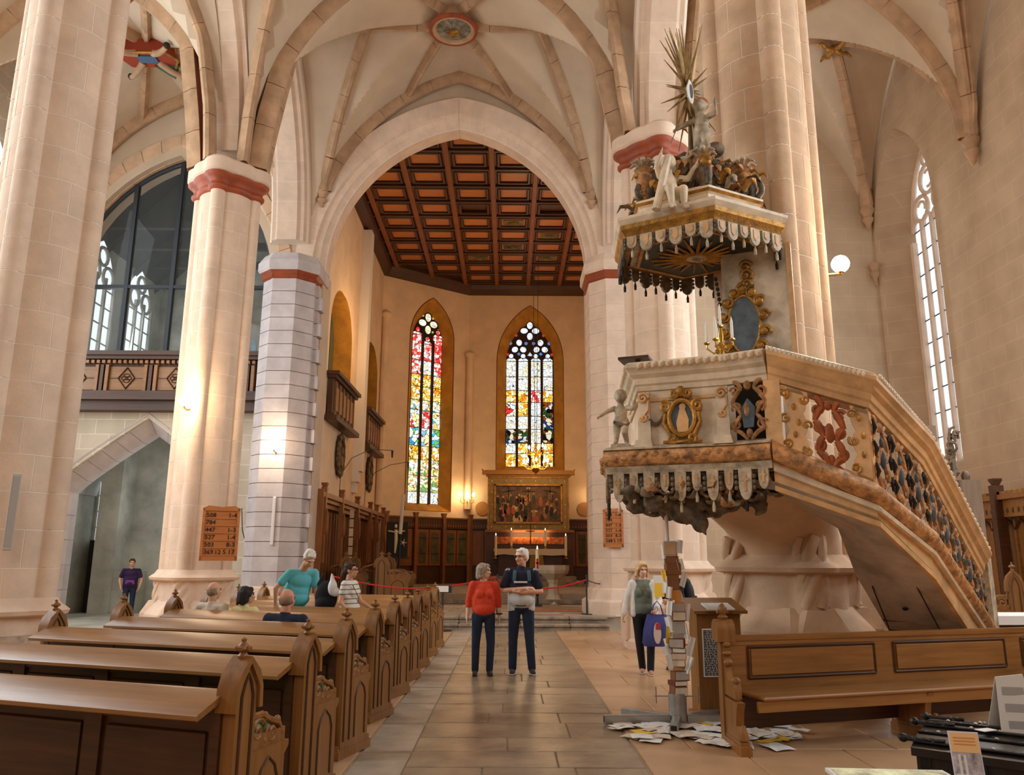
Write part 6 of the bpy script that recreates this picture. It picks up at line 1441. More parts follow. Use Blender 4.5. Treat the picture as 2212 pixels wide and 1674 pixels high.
# chubby carved children
def putto(name, parent, loc, rz, sc, m, pose, **kw):
    """little carved figure, local feet at 0, facing -y"""
    S = lambda *p: Vector(p)*sc
    hipz = .32 if pose != 'sit' else .12
    pr_ = [('e', S(0, 0, hipz+.14), (.095*sc, .08*sc, .14*sc)), ('e', S(0, -.02, hipz+.06), (.10*sc, .095*sc, .10*sc)), ('e', S(0, -.01, hipz+.40), (.085*sc, .09*sc, .10*sc)), ('c', S(0, 0, hipz+.24), S(0, 0, hipz+.34), .05*sc, .045*sc), ('e', S(0, -.095, hipz+.385), (.018*sc, .02*sc, .018*sc)), ('e', S(0, -.06, hipz+.36), (.055*sc, .05*sc, .05*sc))]
    for sg in (-1, 1):
        if pose == 'sit': kn = S(sg*.08, -.20, .12); an = S(sg*.07, -.22, -.10); ft = S(sg*.075, -.29, -.13)
        elif pose == 'stride': kn = S(sg*.07, -.05*sg-.05, .18); an = S(sg*.07, .06*sg, .03); ft = S(sg*.08, .06*sg-.07, .02)
        else: kn = S(sg*.07, -.03, .18); an = S(sg*.065, 0, .03); ft = S(sg*.075, -.06, .02)
        hp = S(sg*.055, 0, hipz+.02)
        pr_ += [('c', hp, kn, .07*sc, .052*sc), ('c', kn, an, .05*sc, .032*sc), ('c', an, ft, .03*sc, .024*sc), ('e', S(sg*.085, 0, hipz+.40), (.016*sc, .02*sc, .025*sc))]
        sh = S(sg*.10, 0, hipz+.23)
        el = {1: S(.20, -.06, hipz+.20), -1: S(-.20, -.05, hipz+.18)}[sg]; wr = {1: S(.24, -.16, hipz+.30), -1: S(-.28, -.14, hipz+.10)}[sg]
        if pose == 'sit' and sg == -1: el = S(-.17, -.08, hipz+.30); wr = S(-.14, -.13, hipz+.42)
        pr_ += [('c', sh, el, .042*sc, .034*sc), ('c', el, wr, .034*sc, .024*sc)]
        d = (wr-el).normalized(); 
        for f in range(4): pr_.append(('c', wr+d*.01*sc, wr+d*(.06+.008*(f % 2))*sc+Vector((0, 0, (f-1.5)*.016*sc)), .012*sc, .008*sc))
    return blob(name, pr_, .011*sc+.002, m, parent, 2, loc=loc, rz=rz, dec=.6, **kw)
t = thing('carved_cherub', 'pale carved cherub standing at the left corner of the pulpit parapet', 'statue', (1.22, 8.50, 2.86), radians(-20)); t.scale = (.66, .66, .66); putto('cherub_body', t, None, 0, 1.12, PALEC, 'stride')
b = MB(); b.tube([(-.1, -.06, .38), (0, -.1, .32), (.1, -.08, .30), (.12, 0, .36)], [.03, .045, .04, .03], 7); part('loincloth', b, CARVE, t); b = MB(); b.ell((0, .01, .84), (.11, .12, .10), 10, 7); part('curly_hair', b, PALEC, t); b = MB(); b.box((0, 0, -.04), (.3, .3, .10), 0, .02); part('pedestal', b, PALEC, t)

# ------------------------------------------------------------------ sounding board
CB = Vector((2.30, 9.2, 0)); cn = thing('pulpit_canopy', 'hexagonal carved sounding board with hanging lambrequins and gold sunburst beneath', 'canopy', (CB.x, CB.y, 5.36))
hexv = [Vector((-.03, -1.0, 0)), Vector((.86, -.54, 0)), Vector((.92, .42, 0)), Vector((.02, 1.0, 0)), Vector((-.88, .5, 0)), Vector((-.94, -.44, 0))]
def cp_(nm, b, m, sm=35, **k): return part(nm, b, m, cn, None, smooth=sm, **k)
HX = [(p.x, p.y) for p in hexv]; FZ = ((0, 0, 0), (1, 0, 0), (0, 1, 0), (0, 0, 1))
b = MB(); b.prism([(x*.92, y_*.92) for x, y_ in HX], FZ, .02, .2); cp_('core', b, CARVE, 0)
b = MB(); b.sweep([(-.1, .0), (.0, .0), (.02, .05), (.05, .09), (.06, .14), (-.1, .14)][::-1], hexv, closed=True); cp_('gilt_cornice', b, GOLD, 25)
b = MB(); b.sweep([(-.1, .14), (.05, .14), (.09, .20), (.09, .235), (.0, .27), (-.3, .30)][::-1], hexv, closed=True); cp_('pale_cornice', b, CREAM, 25)
b = MB(); b.sweep([(.0, .28), (.0, .42), (.05, .46), (.05, .50), (-.2, .52), (-.2, .28)][::-1], [p*.78 for p in hexv], closed=True); cp_('upper_tier', b, CREAM, 25); b = MB(); b.sweep([(.03, .44), (.06, .465), (.03, .49)][::-1], [p*.78 for p in hexv], closed=True); cp_('upper_gilding', b, GOLD)
b = MB(); b.prism([(x*.72, y_*.72) for x, y_ in HX], FZ, .5, .56); cp_('top_board', b, CREAM, 0)
b = MB(); b.prism([(x*.86, y_*.86) for x, y_ in HX], FZ, -.02, .02); cp_('soffit_border', b, PALEC, 0)
b = MB(); b.prism([(x*.74, y_*.74) for x, y_ in HX], FZ, -.04, -.015); cp_('painted_soffit', b, mat('soffit_dark_green', (60, 62, 50), .6, var=.35, vscale=4), 0)
b = MB(); b.sweep([(-.02, -.02), (.02, -.02), (.02, .02), (-.02, .02)], [p*.75+Vector((0, 0, -.03)) for p in hexv], closed=True); cp_('soffit_gilt_frame', b, GOLD)
b = MB(); rr = random.Random(2)
for k in range(22):
    a = 2*pi*k/22; r1 = rr.uniform(.42, .66); b.tube([(.13*cos(a), .13*sin(a), -.07), (r1*cos(a), r1*sin(a)*.9, -.055)], [.026, .010], 4)
cp_('soffit_sunburst', b, GOLD); b = MB(); b.ell((0, 0, -.06), (.17, .13, .04), 14, 6); b.ell((.02, -.02, -.10), (.08, .05, .03), 8, 5); cp_('sunburst_cloud', b, PALEC)
for a, c in zip(hexv, hexv[1:]+hexv[:1]):
    u = (c-a).normalized(); n = Vector((u.y, -u.x, 0)); L = (c-a).length; fr = (a+n*.0, u, Vector((0, 0, 1)), n)
    back = a.y > 0.2 or c.y > .2
    for k in range(6):
        x = L*(k+.5)/6; h = .21 if k % 2 else .15
        o = tongue(fr, x, L/6*(.42 if k % 2 else .34), h, CARVE if back else PALEC, BLACKI if back else PALEC, (cn, None), .0, False, True)
        if not back: q = MB(); q.prism([(x-.03, -.02), (x+.03, -.02), (x+.03, -h*.55), (x, -h*.75), (x-.03, -h*.55)][::-1], fr, .025, .033); part('gilt_inlay', q, OCHM, o, smooth=0)
        q = MB(); p0 = a+u*(L*k/6)
        for j in range(3): q.ell((p0.x, p0.y, -.03-j*.05), (.018, .018, .024), 6, 5)
        cp_('bead_drop', q, CARVE)
# crowning volutes, vases, shells
for k, p in enumerate(hexv):
    d = p.normalized(); b = MB(); b.tube([d*.72+Vector((0, 0, .52)), d*.70+Vector((0, 0, .72)), d*.55+Vector((0, 0, .92)), d*.36+Vector((0, 0, 1.02)), d*.22+Vector((0, 0, 1.2)), d*.10+Vector((0, 0, 1.3))], [.06, .085, .09, .075, .06, .05], 8)
    b.tube(spiral(d*.72+Vector((0, 0, .66)), d, (0, 0, 1), .14, 1.4, -1, 18), .035, 7); b.tube(spiral(d*.40+Vector((0, 0, 1.05)), d, (0, 0, 1), .11, 1.4, 2, 18), .03, 7); v_ = cp_('volute', b, CARVE, 60)
    b = MB()
    for j in range(5): q = d*(.72-.1*j)+Vector((0, 0, .80+.07*j)); b.ell(q+d*.06, (.06, .06, .05), 7, 5); b.tube([q, q+d*.16+Vector((0, 0, .04)), q+d*.2+Vector((0, 0, -.03))], [.03, .025, .006], 5)
    part('gilt_leaves', b, GOLD, v_, smooth=60)
for p, s_ in ((hexv[1]*.62, 1), (hexv[0]*.60, 1.05), (hexv[2]*.6, 1), (hexv[5]*.72, .8)):
    b = MB(); b.lathe([(.04, .54), (.07, .58), (.04, .64), (.09, .74), (.11, .84), (.08, .88), (.12, .94), (.09, .96)], (p.x, p.y, 0), 10); v_ = cp_('gilt_vase', b, TORUS, 40); q = MB()
    for j in range(7): a = j*.9; q.tube([(p.x, p.y, .95), (p.x+.1*cos(a), p.y+.1*sin(a), 1.05), (p.x+.17*cos(a), p.y+.17*sin(a), 1.0)], [.03, .035, .012], 6)
    part('flower_bunch', q, PALEC, v_, smooth=60)
rg_ = random.Random(12)
for grp, mm_ in enumerate((CARVE, TORUS, PALEC, GOLD)):
    b = MB()
    for k in range((46, 34, 30, 18)[grp]):
        a = rg_.uniform(0, 6.28); r = rg_.uniform(.12, .78); z_ = .54+(.82-r)*1.05*rg_.random(); L_ = rg_.uniform(.10, .20); dx, dy = cos(a)*L_, sin(a)*L_; x, y_ = r*cos(a)*.95, r*sin(a)*.95
        b.tube([(x, y_, z_), (x+dx*.5, y_+dy*.5, z_+.10), (x+dx, y_+dy, z_+.10), (x+dx*1.25, y_+dy*1.25, z_+.01)], [.03, .055, .045, .008], 6, flat=.4)
    cp_('carved_leaves', b, mm_, 60, stuff=True)
rf = random.Random(9); prm = []
for k in range(34):
    a = rf.uniform(0, 6.28); r = rf.uniform(.1, .75); z_ = .6+(.75-r)*.9*rf.random(); R = Matrix.Rotation(rf.uniform(0, 3), 3, 'Z') @ Matrix.Rotation(rf.uniform(-1, 1), 3, 'X'); prm.append(('e', (r*cos(a), r*sin(a), z_), (rf.uniform(.06, .14), .05, rf.uniform(.03, .06)), R))
blob('carved_leafwork', prm, .02, CARVE, cn, 1, dec=.5)
prm = [('e', (0, 0, 1.05), (.26, .26, .18)), ('e', (0, 0, 1.22), (.16, .16, .14))]+[('e', (.2*cos(k), .2*sin(k), 1.1+.03*(k % 3)), (.1, .1, .09)) for k in range(7)]; blob('cloud_base', prm, .025, PALEC, cn, 2)
b = MB(); b.ell((.27, -.12, 1.33), (.12, .12, .10), 12, 8); cp_('globe', b, CARVE)
# standing sunburst
ss = link('sunburst', None, cn, (0, 0, 2.22), radians(55)); b = MB(); rr = random.Random(6)
for k in range(64):
    a = 2*pi*k/64+rr.uniform(-.04, .04); up = sin(a); L_ = .30+.55*abs(up)**1.5+rr.uniform(0, .16)
    if up < 0: L_ *= .95
    b.tube([(.12*cos(a), 0, .15*sin(a)), (L_*cos(a)*1.0, rr.uniform(-.18, .18), L_*sin(a)*1.05)], [.024, .004], 4)
part('rays', b, mat('tarnished_gold', (140, 112, 66), .45, .4, var=.3, vscale=8), ss); b = MB(); b.tube([(.10*cos(a), 0, .15*sin(a)) for a in [2*pi*i/24 for i in range(24)]], .032, 7, closed=True); b.ell((0, -.02, 0), (.10, .02, .15), 12, 6); part('white_ring', b, MATS['whitewash'], ss)
b = MB(); b.ell((0, -.04, 0), (.05, .015, .10), 10, 6); part('emblem', b, SLATE, ss); b = MB(); b.cyl((0, 0, -1.0), (0, 0, -.2), .035, .02, 8); part('sunburst_stem', b, CARVE, ss)
t = thing('carved_cherub', 'pale cherub sitting on the left front edge of the pulpit canopy holding a column', 'statue', (1.85, 8.52, 5.66), radians(12), group='canopy cherubs'); putto('cherub_body', t, None, 0, 1.05, CREAM, 'sit')
b = MB(); b.cyl((-.22, -.12, -.12), (-.05, -.12, .55), .05, .045, 10); part('carved_column', b, CREAM, t); b = MB(); b.ell((0, .01, .52), (.09, .095, .09), 10, 7); part('curly_hair', b, PALEC, t)
b = MB(); b.tube([(.1, -.1, .05), (.2, -.12, -.02), (.26, -.1, .04)], [.04, .05, .02], 6); part('gilt_drapery', b, GOLD, t)
t = thing('carved_cherub', 'carved cherub standing on top of the pulpit canopy below the sunburst', 'statue', (2.42, 9.08, 6.58), radians(-35), group='canopy cherubs'); putto('cherub_body', t, None, 0, 1.0, PALEC, 'stride'); b = MB(); b.ell((0, .015, .75), (.095, .10, .09), 10, 7); part('curly_hair', b, REDW, t)
# back board with oval mirror
bbd = thing('pulpit_backboard', 'pale painted back board joining pulpit and canopy on the pillar', 'back board', (2.98, 9.02, 3.0)); u = Vector((.36, -.16, 0)).normalized(); n = Vector((u.y, -u.x, 0)); FR = ((0, 0, 0), u, (0, 0, 1), n)
b = MB(); b.prism([(-.42, .0), (.34, .0), (.34, 2.36), (-.42, 2.36)], FR, -.06, 0); part('board', b, mat('grey_cream_paint', (204, 190, 168), .55, var=.2, vscale=2.5, obj_coords=False), bbd, smooth=0)
b = MB(); b.prism([(.34, .0), (.40, .0), (.40, 2.36), (.34, 2.36)], FR, -.06, .04); part('side_moulding', b, OCHM, bbd, smooth=0)
c0 = u*(-.18)+Vector((0, 0, 1.40))+n*.04; mr = thing('oval_mirror', 'oval grey mirror in a gilded scroll frame on the pulpit back board', 'mirror', (2.98, 9.02, 3.0))
b = MB(); b.prism([(-.18+.17*cos(a), 1.40+.34*sin(a)) for a in [2*pi*i/24 for i in range(24)]], FR, .02, .05); part('mirror_face', b, SLATE, mr, smooth=0)
b = MB(); b.tube([c0+u*(.185*cos(a))+Vector((0, 0, .36*sin(a))) for a in [2*pi*i/24 for i in range(24)]], .022, 6, closed=True)
for k in range(14):
    a = 2*pi*k/14+.2; q = c0+u*(.24*cos(a))+Vector((0, 0, .44*sin(a)))+n*.02; b.tube(spiral(q, u*(1 if cos(a) > 0 else -1), (0, 0, 1), .075, 1.3, a, 14), .022, 6); b.ell(q, (.05, .03, .05), 7, 5)
for zz in (.62, .72, .5): b.tube(spiral(c0+u*.05+Vector((0, 0, zz)), u, (0, 0, 1), .08, 1.3, zz*9, 14), .024, 6)
part('gilt_scroll_frame', b, GOLD, mr, smooth=60)
b = MB()
for k in range(22): b.ell(c0+u*(-.30+.03*sin(k*.3))+Vector((0, 0, .60-k*.065))+n*.03, (.024, .02, .03), 6, 5)
part('bead_string', b, BLACKI, mr)
cl = thing('candelabrum', 'brass candelabrum with white candles on the pulpit rim', 'candelabrum', (2.28, 8.22, 3.72)); b = MB(); b.lathe([(.08, 0), (.07, .02), (.02, .05), (.025, .12), (.045, .18), (.02, .22), (.03, .28), (.015, .38)], n=10)
for k in range(5):
    a = 2*pi*k/5+.3; r = .15 if k else .0
    if k: b.tube([(0, 0, .16), (.08*cos(a), .08*sin(a), .10), (r*cos(a), r*sin(a), .16), (r*cos(a), r*sin(a), .20)], .010, 6)
    b.lathe([(.01, 0), (.035, .015), (.03, .03)], (r*cos(a), r*sin(a), .20 if k else .38), 8)
part('brass_stem', b, BRASS, cl)
for k in range(5):
    a = 2*pi*k/5+.3; r = .15 if k else .0; z_ = .22 if k else .40; b = MB(); b.lathe([(.016, 0), (.015, .20), (.004, .25), (0, .26)], (r*cos(a), r*sin(a), z_), 8); part('white_candle', b, mat('white_candle_wax', (240, 238, 226), .5), cl)
# ------------------------------------------------------------------ people
SKIN = mat('skin', (222, 166, 134), .55, var=.05, vscale=9); SKIN2 = mat('skin_pale', (226, 180, 152), .55, var=.05, vscale=9)
EYE = mat('eye_dark', (40, 34, 32), .3); LIP = mat('lips', (172, 92, 82), .5); NAVY = mat('navy_cloth', (34, 36, 54), .9); DENIM = mat('dark_denim', (36, 46, 68), .9, var=.15, vscale=6)
HGREY = mat('grey_hair', (160, 142, 120), .8, var=.25, vscale=25); HWHITE = mat('white_hair', (228, 224, 218), .8, var=.1, vscale=25); HBLACK = mat('black_hair', (30, 24, 22), .6); HBLOND = mat('blond_hair', (206, 170, 122), .8, var=.2, vscale=25); HBROWN = mat('brown_hair', (62, 40, 30), .7)
SHOE = mat('dark_shoe', (58, 54, 54), .7); SOLE = mat('white_sole', (220, 220, 220), .8); BLACKC = mat('black_cloth', (30, 28, 34), .9)
V = Vector
def hand(pr, wr, el, palm, curl=.35, sc=1.0, sg=1):
    """palm, four unequal bent fingers and a thumb leaving the side of the palm"""
    d = (wr-el).normalized(); n = (V(palm)-d*V(palm).dot(d)).normalized(); s = d.cross(n)*sg
    c = wr+d*.045*sc
    pr.append(('c', wr+d*.005, wr+d*.03*sc, .026*sc, .030*sc))
    for k in range(4):
        b = wr+d*.03*sc+s*(-.027+.018*k)*sc; pr.append(('c', b, b+d*.055*sc, .016*sc, .0125*sc))
        L = (.068, .080, .076, .058)[k]*sc; kn = b+d*.058*sc; m = kn+(d*cos(curl)+n*sin(curl))*L*.5; e = m+(d*cos(curl*2.2)+n*sin(curl*2.2))*L*.5
        pr += [('c', kn, m, .0115*sc, .010*sc), ('c', m, e, .010*sc, .0085*sc)]
    t0 = wr+d*.025*sc-s*.03*sc; t1 = t0+(d*.6-s*.65+n*.3).normalized()*.042*sc; pr += [('c', t0, t1, .014*sc, .012*sc), ('c', t1, t1+(d*.85-s*.1+n*.35).normalized()*.034*sc, .012*sc, .009*sc)]
def person(label, loc, rz, H, cfg):
    t = thing('person', label, 'person', loc, rz)
    s = H/1.75; g = cfg.get; fem = g('fem', False); skin = g('skin', SKIN)
    w = (.175 if fem else .20)*g('wide', 1); lean = g('lean', (0, 0)); sit = g('sit', 0)
    hz = .93 if not sit else .50
    up = lambda x, y, z: V(((x+lean[0]*(z-.93))*s, (y+lean[1]*(z-.93))*s, (z-(.93-hz))*s))     # torso points, given for a standing body
    hip = {k: V((k*.085*s, 0, hz*s)) for k in (-1, 1)}
    P = {}
    for k in (-1, 1):
        if sit: P['kn', k] = V((k*.12*s, -.42*s, .50*s)); P['an', k] = V((k*.12*s, -.40*s, .09*s))
        else:
            d = g('legs', {}).get(k, (0, 0, 0, 0)); P['kn', k] = V((k*.10*s+d[0], d[1], .49*s)); P['an', k] = V((k*.105*s+d[2], d[3], .085*s))
        P['sh', k] = up(k*w*.93, .0, 1.42); a = g('arms', {}).get(k)
        P['el', k], P['wr', k] = ([up(*q) for q in a[:2]] if a else [up(k*(w+.055), .03, 1.13), up(k*(w+.06), -.05, .89)])
    hy = g('head', 0.0); ht = g('nod', 0.0); hc = up(0, -.02, 1.635)+V((g('hx', 0)*s, g('hyo', 0)*s, 0)); HR = Matrix.Rotation(hy, 3, 'Z') @ Matrix.Rotation(ht, 3, 'X')
    hp = lambda x, y, z: hc+HR @ V((x*s, y*s, z*s))
    rot = HR
    bp = [('e', hp(0, .012, .025), (.076*s, .094*s, .095*s), rot), ('e', hp(0, -.028, -.05), (.058*s, .062*s, .068*s), rot), ('e', hp(0, -.058, -.088), (.028*s, .028*s, .024*s)), ('c', hp(0, -.088, .012), hp(0, -.108, -.028), .011*s, .016*s), ('e', hp(0, -.085, .035), (.055*s, .02*s, .014*s), rot),
          ('e', hp(.03, -.075, -.025), (.024*s, .02*s, .02*s)), ('e', hp(-.03, -.075, -.025), (.024*s, .02*s, .02*s)), ('e', hp(0, -.088, -.062), (.026*s, .014*s, .014*s))]
    for k in (-1, 1): bp.append(('e', hp(k*.078, .012, -.008), (.013*s, .026*s, .034*s), rot))
    bp += [('c', up(0, .012, 1.44), hp(0, .02, -.07), .062*s, .055*s), ('c', up(0, .0, 1.0), up(0, 0, 1.34), .08*s, .08*s), ('c', P['sh', -1], P['sh', 1], .05*s, .05*s)]
    for k in (-1, 1):
        bp += [('c', P['sh', k], P['el', k], .046*s, .038*s), ('c', P['el', k], P['wr', k], .039*s, .026*s), ('c', up(0, 0, 1.0), hip[k], .08*s, .07*s), ('c', hip[k], P['kn', k], .06*s, .045*s), ('c', P['kn', k], P['an', k], .042*s, .032*s)]
        hand(bp, P['wr', k], P['el', k], g('palm', {}).get(k, (-k, 0, 0)), g('curl', .45), s*.95, -k)
    blob('body', bp, .0085, skin, t, 2, dec=.55)
    f = MB()
    for k in (-1, 1): f.ell(hp(k*.031, -.086, .018), (.012*s, .007*s, .0065*s), 8, 6)
    part('eyes', f, EYE, t); f = MB(); f.ell(hp(0, -.101, -.058), (.022*s, .006*s, .006*s), 8, 5); part('mouth', f, LIP, t)
    f = MB()
    for k in (-1, 1): f.tube([hp(k*.014, -.096, .040), hp(k*.034, -.094, .045), hp(k*.052, -.080, .038)], .0045*s, 4)
    part('eyebrows', f, g('brow', g('hairm', HGREY)), t)
    if g('glasses'):
        f = MB()
        for k in (-1, 1): f.tube([hp(k*.034+.024*cos(a), -.106, .014+.017*sin(a)) for a in [2*pi*i/10 for i in range(10)]], .0028*s, 4, closed=True); f.tube([hp(k*.058, -.102, .018), hp(k*.08, -.01, .018)], .0028*s, 4)
        f.tube([hp(-.01, -.108, .018), hp(.01, -.108, .018)], .0028*s, 4); part('glasses', f, IRON, t)
    # hair
    st = g('hair', 'short'); hm = g('hairm', HGREY); h = []
    if st in ('short', 'bob', 'long', 'crop'):
        h += [('e', hp(0, .03, .06), (.086*s, .095*s, .078*s), rot), ('e', hp(0, .055, .01), (.083*s, .075*s, .085*s), rot), ('e', hp(0, -.045, .098), (.066*s, .04*s, .028*s), rot)]
        for k in (-1, 1): h.append(('e', hp(k*.072, .01, .04), (.018*s, .05*s, .045*s), rot))
        rh = random.Random(int(H*1000))
        for k in range(16): a = rh.uniform(-.6, 3.8); e_ = rh.uniform(.2, 1.3); h.append(('e', hp(.078*cos(a)*cos(e_), .03+.085*sin(a)*cos(e_), .055+.075*sin(e_)), (.022*s, .022*s, .018*s)))
    if st == 'balding': h += [('e', hp(0, .042, -.005), (.080*s, .070*s, .072*s), rot)]+[('e', hp(k*.066, .03, .0), (.016*s, .05*s, .05*s), rot) for k in (-1, 1)]
    if st in ('bob', 'long'):
        bot = -.10 if st == 'bob' else -.24
        for i in range(11):
            a = -pi*.16+pi*1.32*i/10; x, y_ = .083*cos(a), .035+.075*sin(a); h.append(('c', hp(x, y_, .05), hp(x*1.16, y_*1.1+.004, bot+.02*sin(i*2.1)), .03*s, .022*s))
        for k in (-1, 1): h.append(('c', hp(k*.05, -.06, .085), hp(k*.084, -.035, .0), .024*s, .018*s))
    if h: blob('hair', h, .010, hm, t, 2, dec=.6)
    # upper garment
    top = g('top', NAVY); bel = g('belly', 0); hem = g('hem', .92); bust = .03 if fem else 0
    u = [('e', up(0, .0, 1.31), (w*.92*s, .115*s, .15*s)), ('e', up(0, -.015, 1.13), ((w*.83+bel*.4)*s, (.112+bel*.5)*s, .16*s)), ('e', up(0, -.01-bel*.5, 1.03), ((w*.86+bel*.5)*s, (.115+bel)*s, .13*s)), ('c', up(-w*.75, .01, 1.42), up(w*.75, .01, 1.42), .062*s, .062*s), ('c', up(0, .01, 1.40), up(0, .012, 1.475), .085*s, .062*s)]
    for k in (-1, 1):
        u.append(('c', up(k*w*.48, .0, 1.2), up(k*w*.5, 0, hem+.05), .105*s, .10*s))
        if bust: u.append(('e', up(k*.075, -.09, 1.27), (.07*s, .055*s, .075*s)))
        sl = g('sleeve', .55); a, b2, c2 = P['sh', k], P['el', k], P['wr', k]; r = .068*s
        if sl <= 1: u.append(('c', a, a+(b2-a)*sl, r, r*(.95 if sl < .7 else .82)))
        else: u += [('c', a, b2, r, .055*s), ('c', b2, b2+(c2-b2)*(sl-1), .054*s, .044*s)]
    blob('upper_garment', u, .0125, top, t, 3, dec=.5)
    # trousers and shoes
    if not g('nolegs'):
        tr = [('e', V((0, .005*s, (hz+.02)*s)), ((.165+bel*.3)*s, (.115+bel*.4)*s, .115*s))]
        for k in (-1, 1):
            tr += [('c', hip[k]+V((k*.008, 0, 0)), P['kn', k], .098*s, .07*s), ('c', P['kn', k], P['an', k]+V((0, 0, .0)), .069*s, .058*s)]
            if fem: tr.append(('e', hip[k]+V((k*.02, .03, -.02)), (.09*s, .10*s, .10*s)))
        blob('trousers', tr, .0125, g('trousers', DENIM), t, 3, dec=.5)
        for k in (-1, 1):
            a = P['an', k]; fa = g('foot', {}).get(k, 0.12*k); d = V((sin(fa), -cos(fa), 0)); sh = [('c', a+V((0, .01, -.03*s)), a+d*.13*s+V((0, 0, -.052*s)), .042*s, .033*s), ('e', a+d*.03*s+V((0, 0, -.045*s)), (.044*s, .07*s, .038*s)), ('c', a+V((0, .0, -.0)), a+V((0, .01, -.04)), .045*s, .042*s)]
            o = blob('shoe', sh, .009, g('shoe', SHOE), t, 2, dec=.5)
            b = MB(); b.tube([a-d*.05*s+V((0, 0, -.076*s)), a+d*.06*s+V((0, 0, -.076*s)), a+d*.17*s+V((0, 0, -.072*s))], [.036*s, .045*s, .03*s], 8, flat=.22, up=(0, 0, 1)); part('shoe_sole', b, g('sole', SHOE), t)
    return t, up, hp, P, s
# woman in the red jumper and man with folded arms on the aisle
RED = mat('orange_red_knit', (216, 70, 42), .9, var=.08, vscale=30, bump=.3, bscale=120)
t, up, hp, P, s = person('woman in an orange-red jumper and dark jeans standing in the aisle', (-.36, 12.16, 0), radians(6), 1.58, dict(fem=True, wide=1.12, top=RED, hairm=HGREY, hair='bob', head=radians(62), belly=.025, hem=.98, sleeve=1.35, skin=SKIN2, glasses=False,
    arms={-1: ((-.25, .04, 1.15), (-.27, -.02, .92)), 1: ((.25, .06, 1.15), (.26, .03, .92))}, legs={-1: (-.02, 0, -.02, 0), 1: (.02, 0, .0, 0)}))
b = MB(); b.lathe([(.034, 0), (.038, .01), (.034, .02)], tuple(P['wr', 1]+V((0, 0, .02))), 10); part('wrist_watch', b, BLACKC, t)
GREYS = mat('light_grey_polo', (206, 204, 200), .9, var=.05, vscale=8)
t, up, hp, P, s = person('white-haired man with glasses and folded arms in a navy and grey polo shirt', (.20, 12.30, 0), radians(2), 1.80, dict(top=GREYS, hairm=HWHITE, hair='short', glasses=True, head=radians(-38), belly=.06, wide=1.0, hem=.86, sleeve=.2,
    arms={-1: ((-.28, -.06, 1.16), (.06, -.24, 1.20)), 1: ((.28, -.06, 1.15), (-.02, -.21, 1.14))}, palm={-1: (0, .3, -1), 1: (0, .3, 1)}, curl=.6, legs={-1: (-.02, 0, -.02, 0), 1: (.02, -.02, .05, -.02)}, sole=SOLE, brow=HWHITE))
u_ = [('e', up(0, .0, 1.34), (.195*s, .125*s, .13*s)), ('e', up(0, -.015, 1.22), (.197*s, .142*s, .10*s)), ('c', up(-.15, .01, 1.42), up(.15, .01, 1.42), .069*s, .069*s), ('c', up(0, .01, 1.41), up(0, .0, 1.485), .088*s, .066*s)]
for k in (-1, 1): u_.append(('c', P['sh', k], P['sh', k]+(P['el', k]-P['sh', k])*.72, .068*s, .068*s))
blob('navy_yoke', u_, .0125, NAVY, t, 3, dec=.5, label='navy yoke and sleeves of the polo shirt')
b = MB()
for k in (-1, 1): b.tube([up(k*.10, -.10, 1.45), up(k*.105, -.135, 1.38), up(k*.11, -.13, 1.30)], .024*s, 6, flat=.5)
part('collar_straps', b, mat('teal_strap', (70, 96, 110), .8), t)
b = MB(); b.box(up(-.02, -.150, 1.285), (.20, .03, .026)); part('white_chest_stripe', b, SOLE, t)
b = MB(); b.tube([up(-.16, -.12, .995), up(-.06, -.175, .955), (up(.04, -.178, .955)), up(.17, -.12, 1.02)], .008, 5); part('shirt_piping', b, BLACKC, t)
# woman walking with the blue bag
SAGE = mat('sage_top', (108, 118, 106), .9); CARD = mat('white_cardigan', (226, 220, 212), .9, var=.05, vscale=20, bump=.2, bscale=90)
t, up, hp, P, s = person('blond woman in a white cardigan carrying a blue cloth bag', (2.04, 12.35, 0), radians(-8), 1.61, dict(fem=True, top=SAGE, hairm=HBLOND, hair='bob', head=radians(14), nod=.15, belly=.02, hem=.90, sleeve=.3, skin=SKIN2, trousers=BLACKC, shoe=mat('tan_shoe', (190, 140, 110), .6), sole=SOLE,
    arms={-1: ((-.27, .02, 1.14), (-.33, -.04, .92)), 1: ((.26, .02, 1.14), (.20, -.20, 1.02))}, legs={-1: (.02, -.02, .06, .12), 1: (.0, -.08, -.02, -.10)}, curl=.8))
u_ = []
for k in (-1, 1):
    u_ += [('c', up(k*.14, .03, 1.40), up(k*.17, .03, .95), .062*s, .075*s), ('c', up(k*.13, -.03, 1.40), up(k*.155, -.05, .93), .045*s, .05*s), ('c', P['sh', k], P['el', k], .072*s, .06*s), ('c', P['el', k], P['wr', k]-(P['wr', k]-P['el', k])*.08, .058*s, .046*s)]
u_ += [('c', up(0, .08, 1.36), up(0, .09, .95), .09*s, .10*s), ('c', up(-.13, .03, 1.43), up(.13, .03, 1.43), .055*s, .055*s)]
blob('cardigan', u_, .013, CARD, t, 3, dec=.5)
b = MB(); b.tube([up(-.06, -.085, 1.44), up(0, -.13, 1.33), up(.06, -.085, 1.44)], .003, 4); b.ell(up(0, -.135, 1.325), (.014, .008, .018), 7, 5); part('gold_pendant', b, GOLD, t)
bg_ = thing('cloth_bag', 'blue cloth carrier bag hanging from the blond woman\'s hand', 'bag', (2.20, 12.10, .42)); b = MB()
rings = []
for z_, w_, d_ in ((0, .20, .05), (.05, .235, .075), (.25, .21, .07), (.42, .16, .035), (.45, .155, .02)): rings.append([(w_*cos(a)*(1 if abs(cos(a)) < .7 else 1), d_*sin(a), z_) for a in [2*pi*i/16 for i in range(16)]])
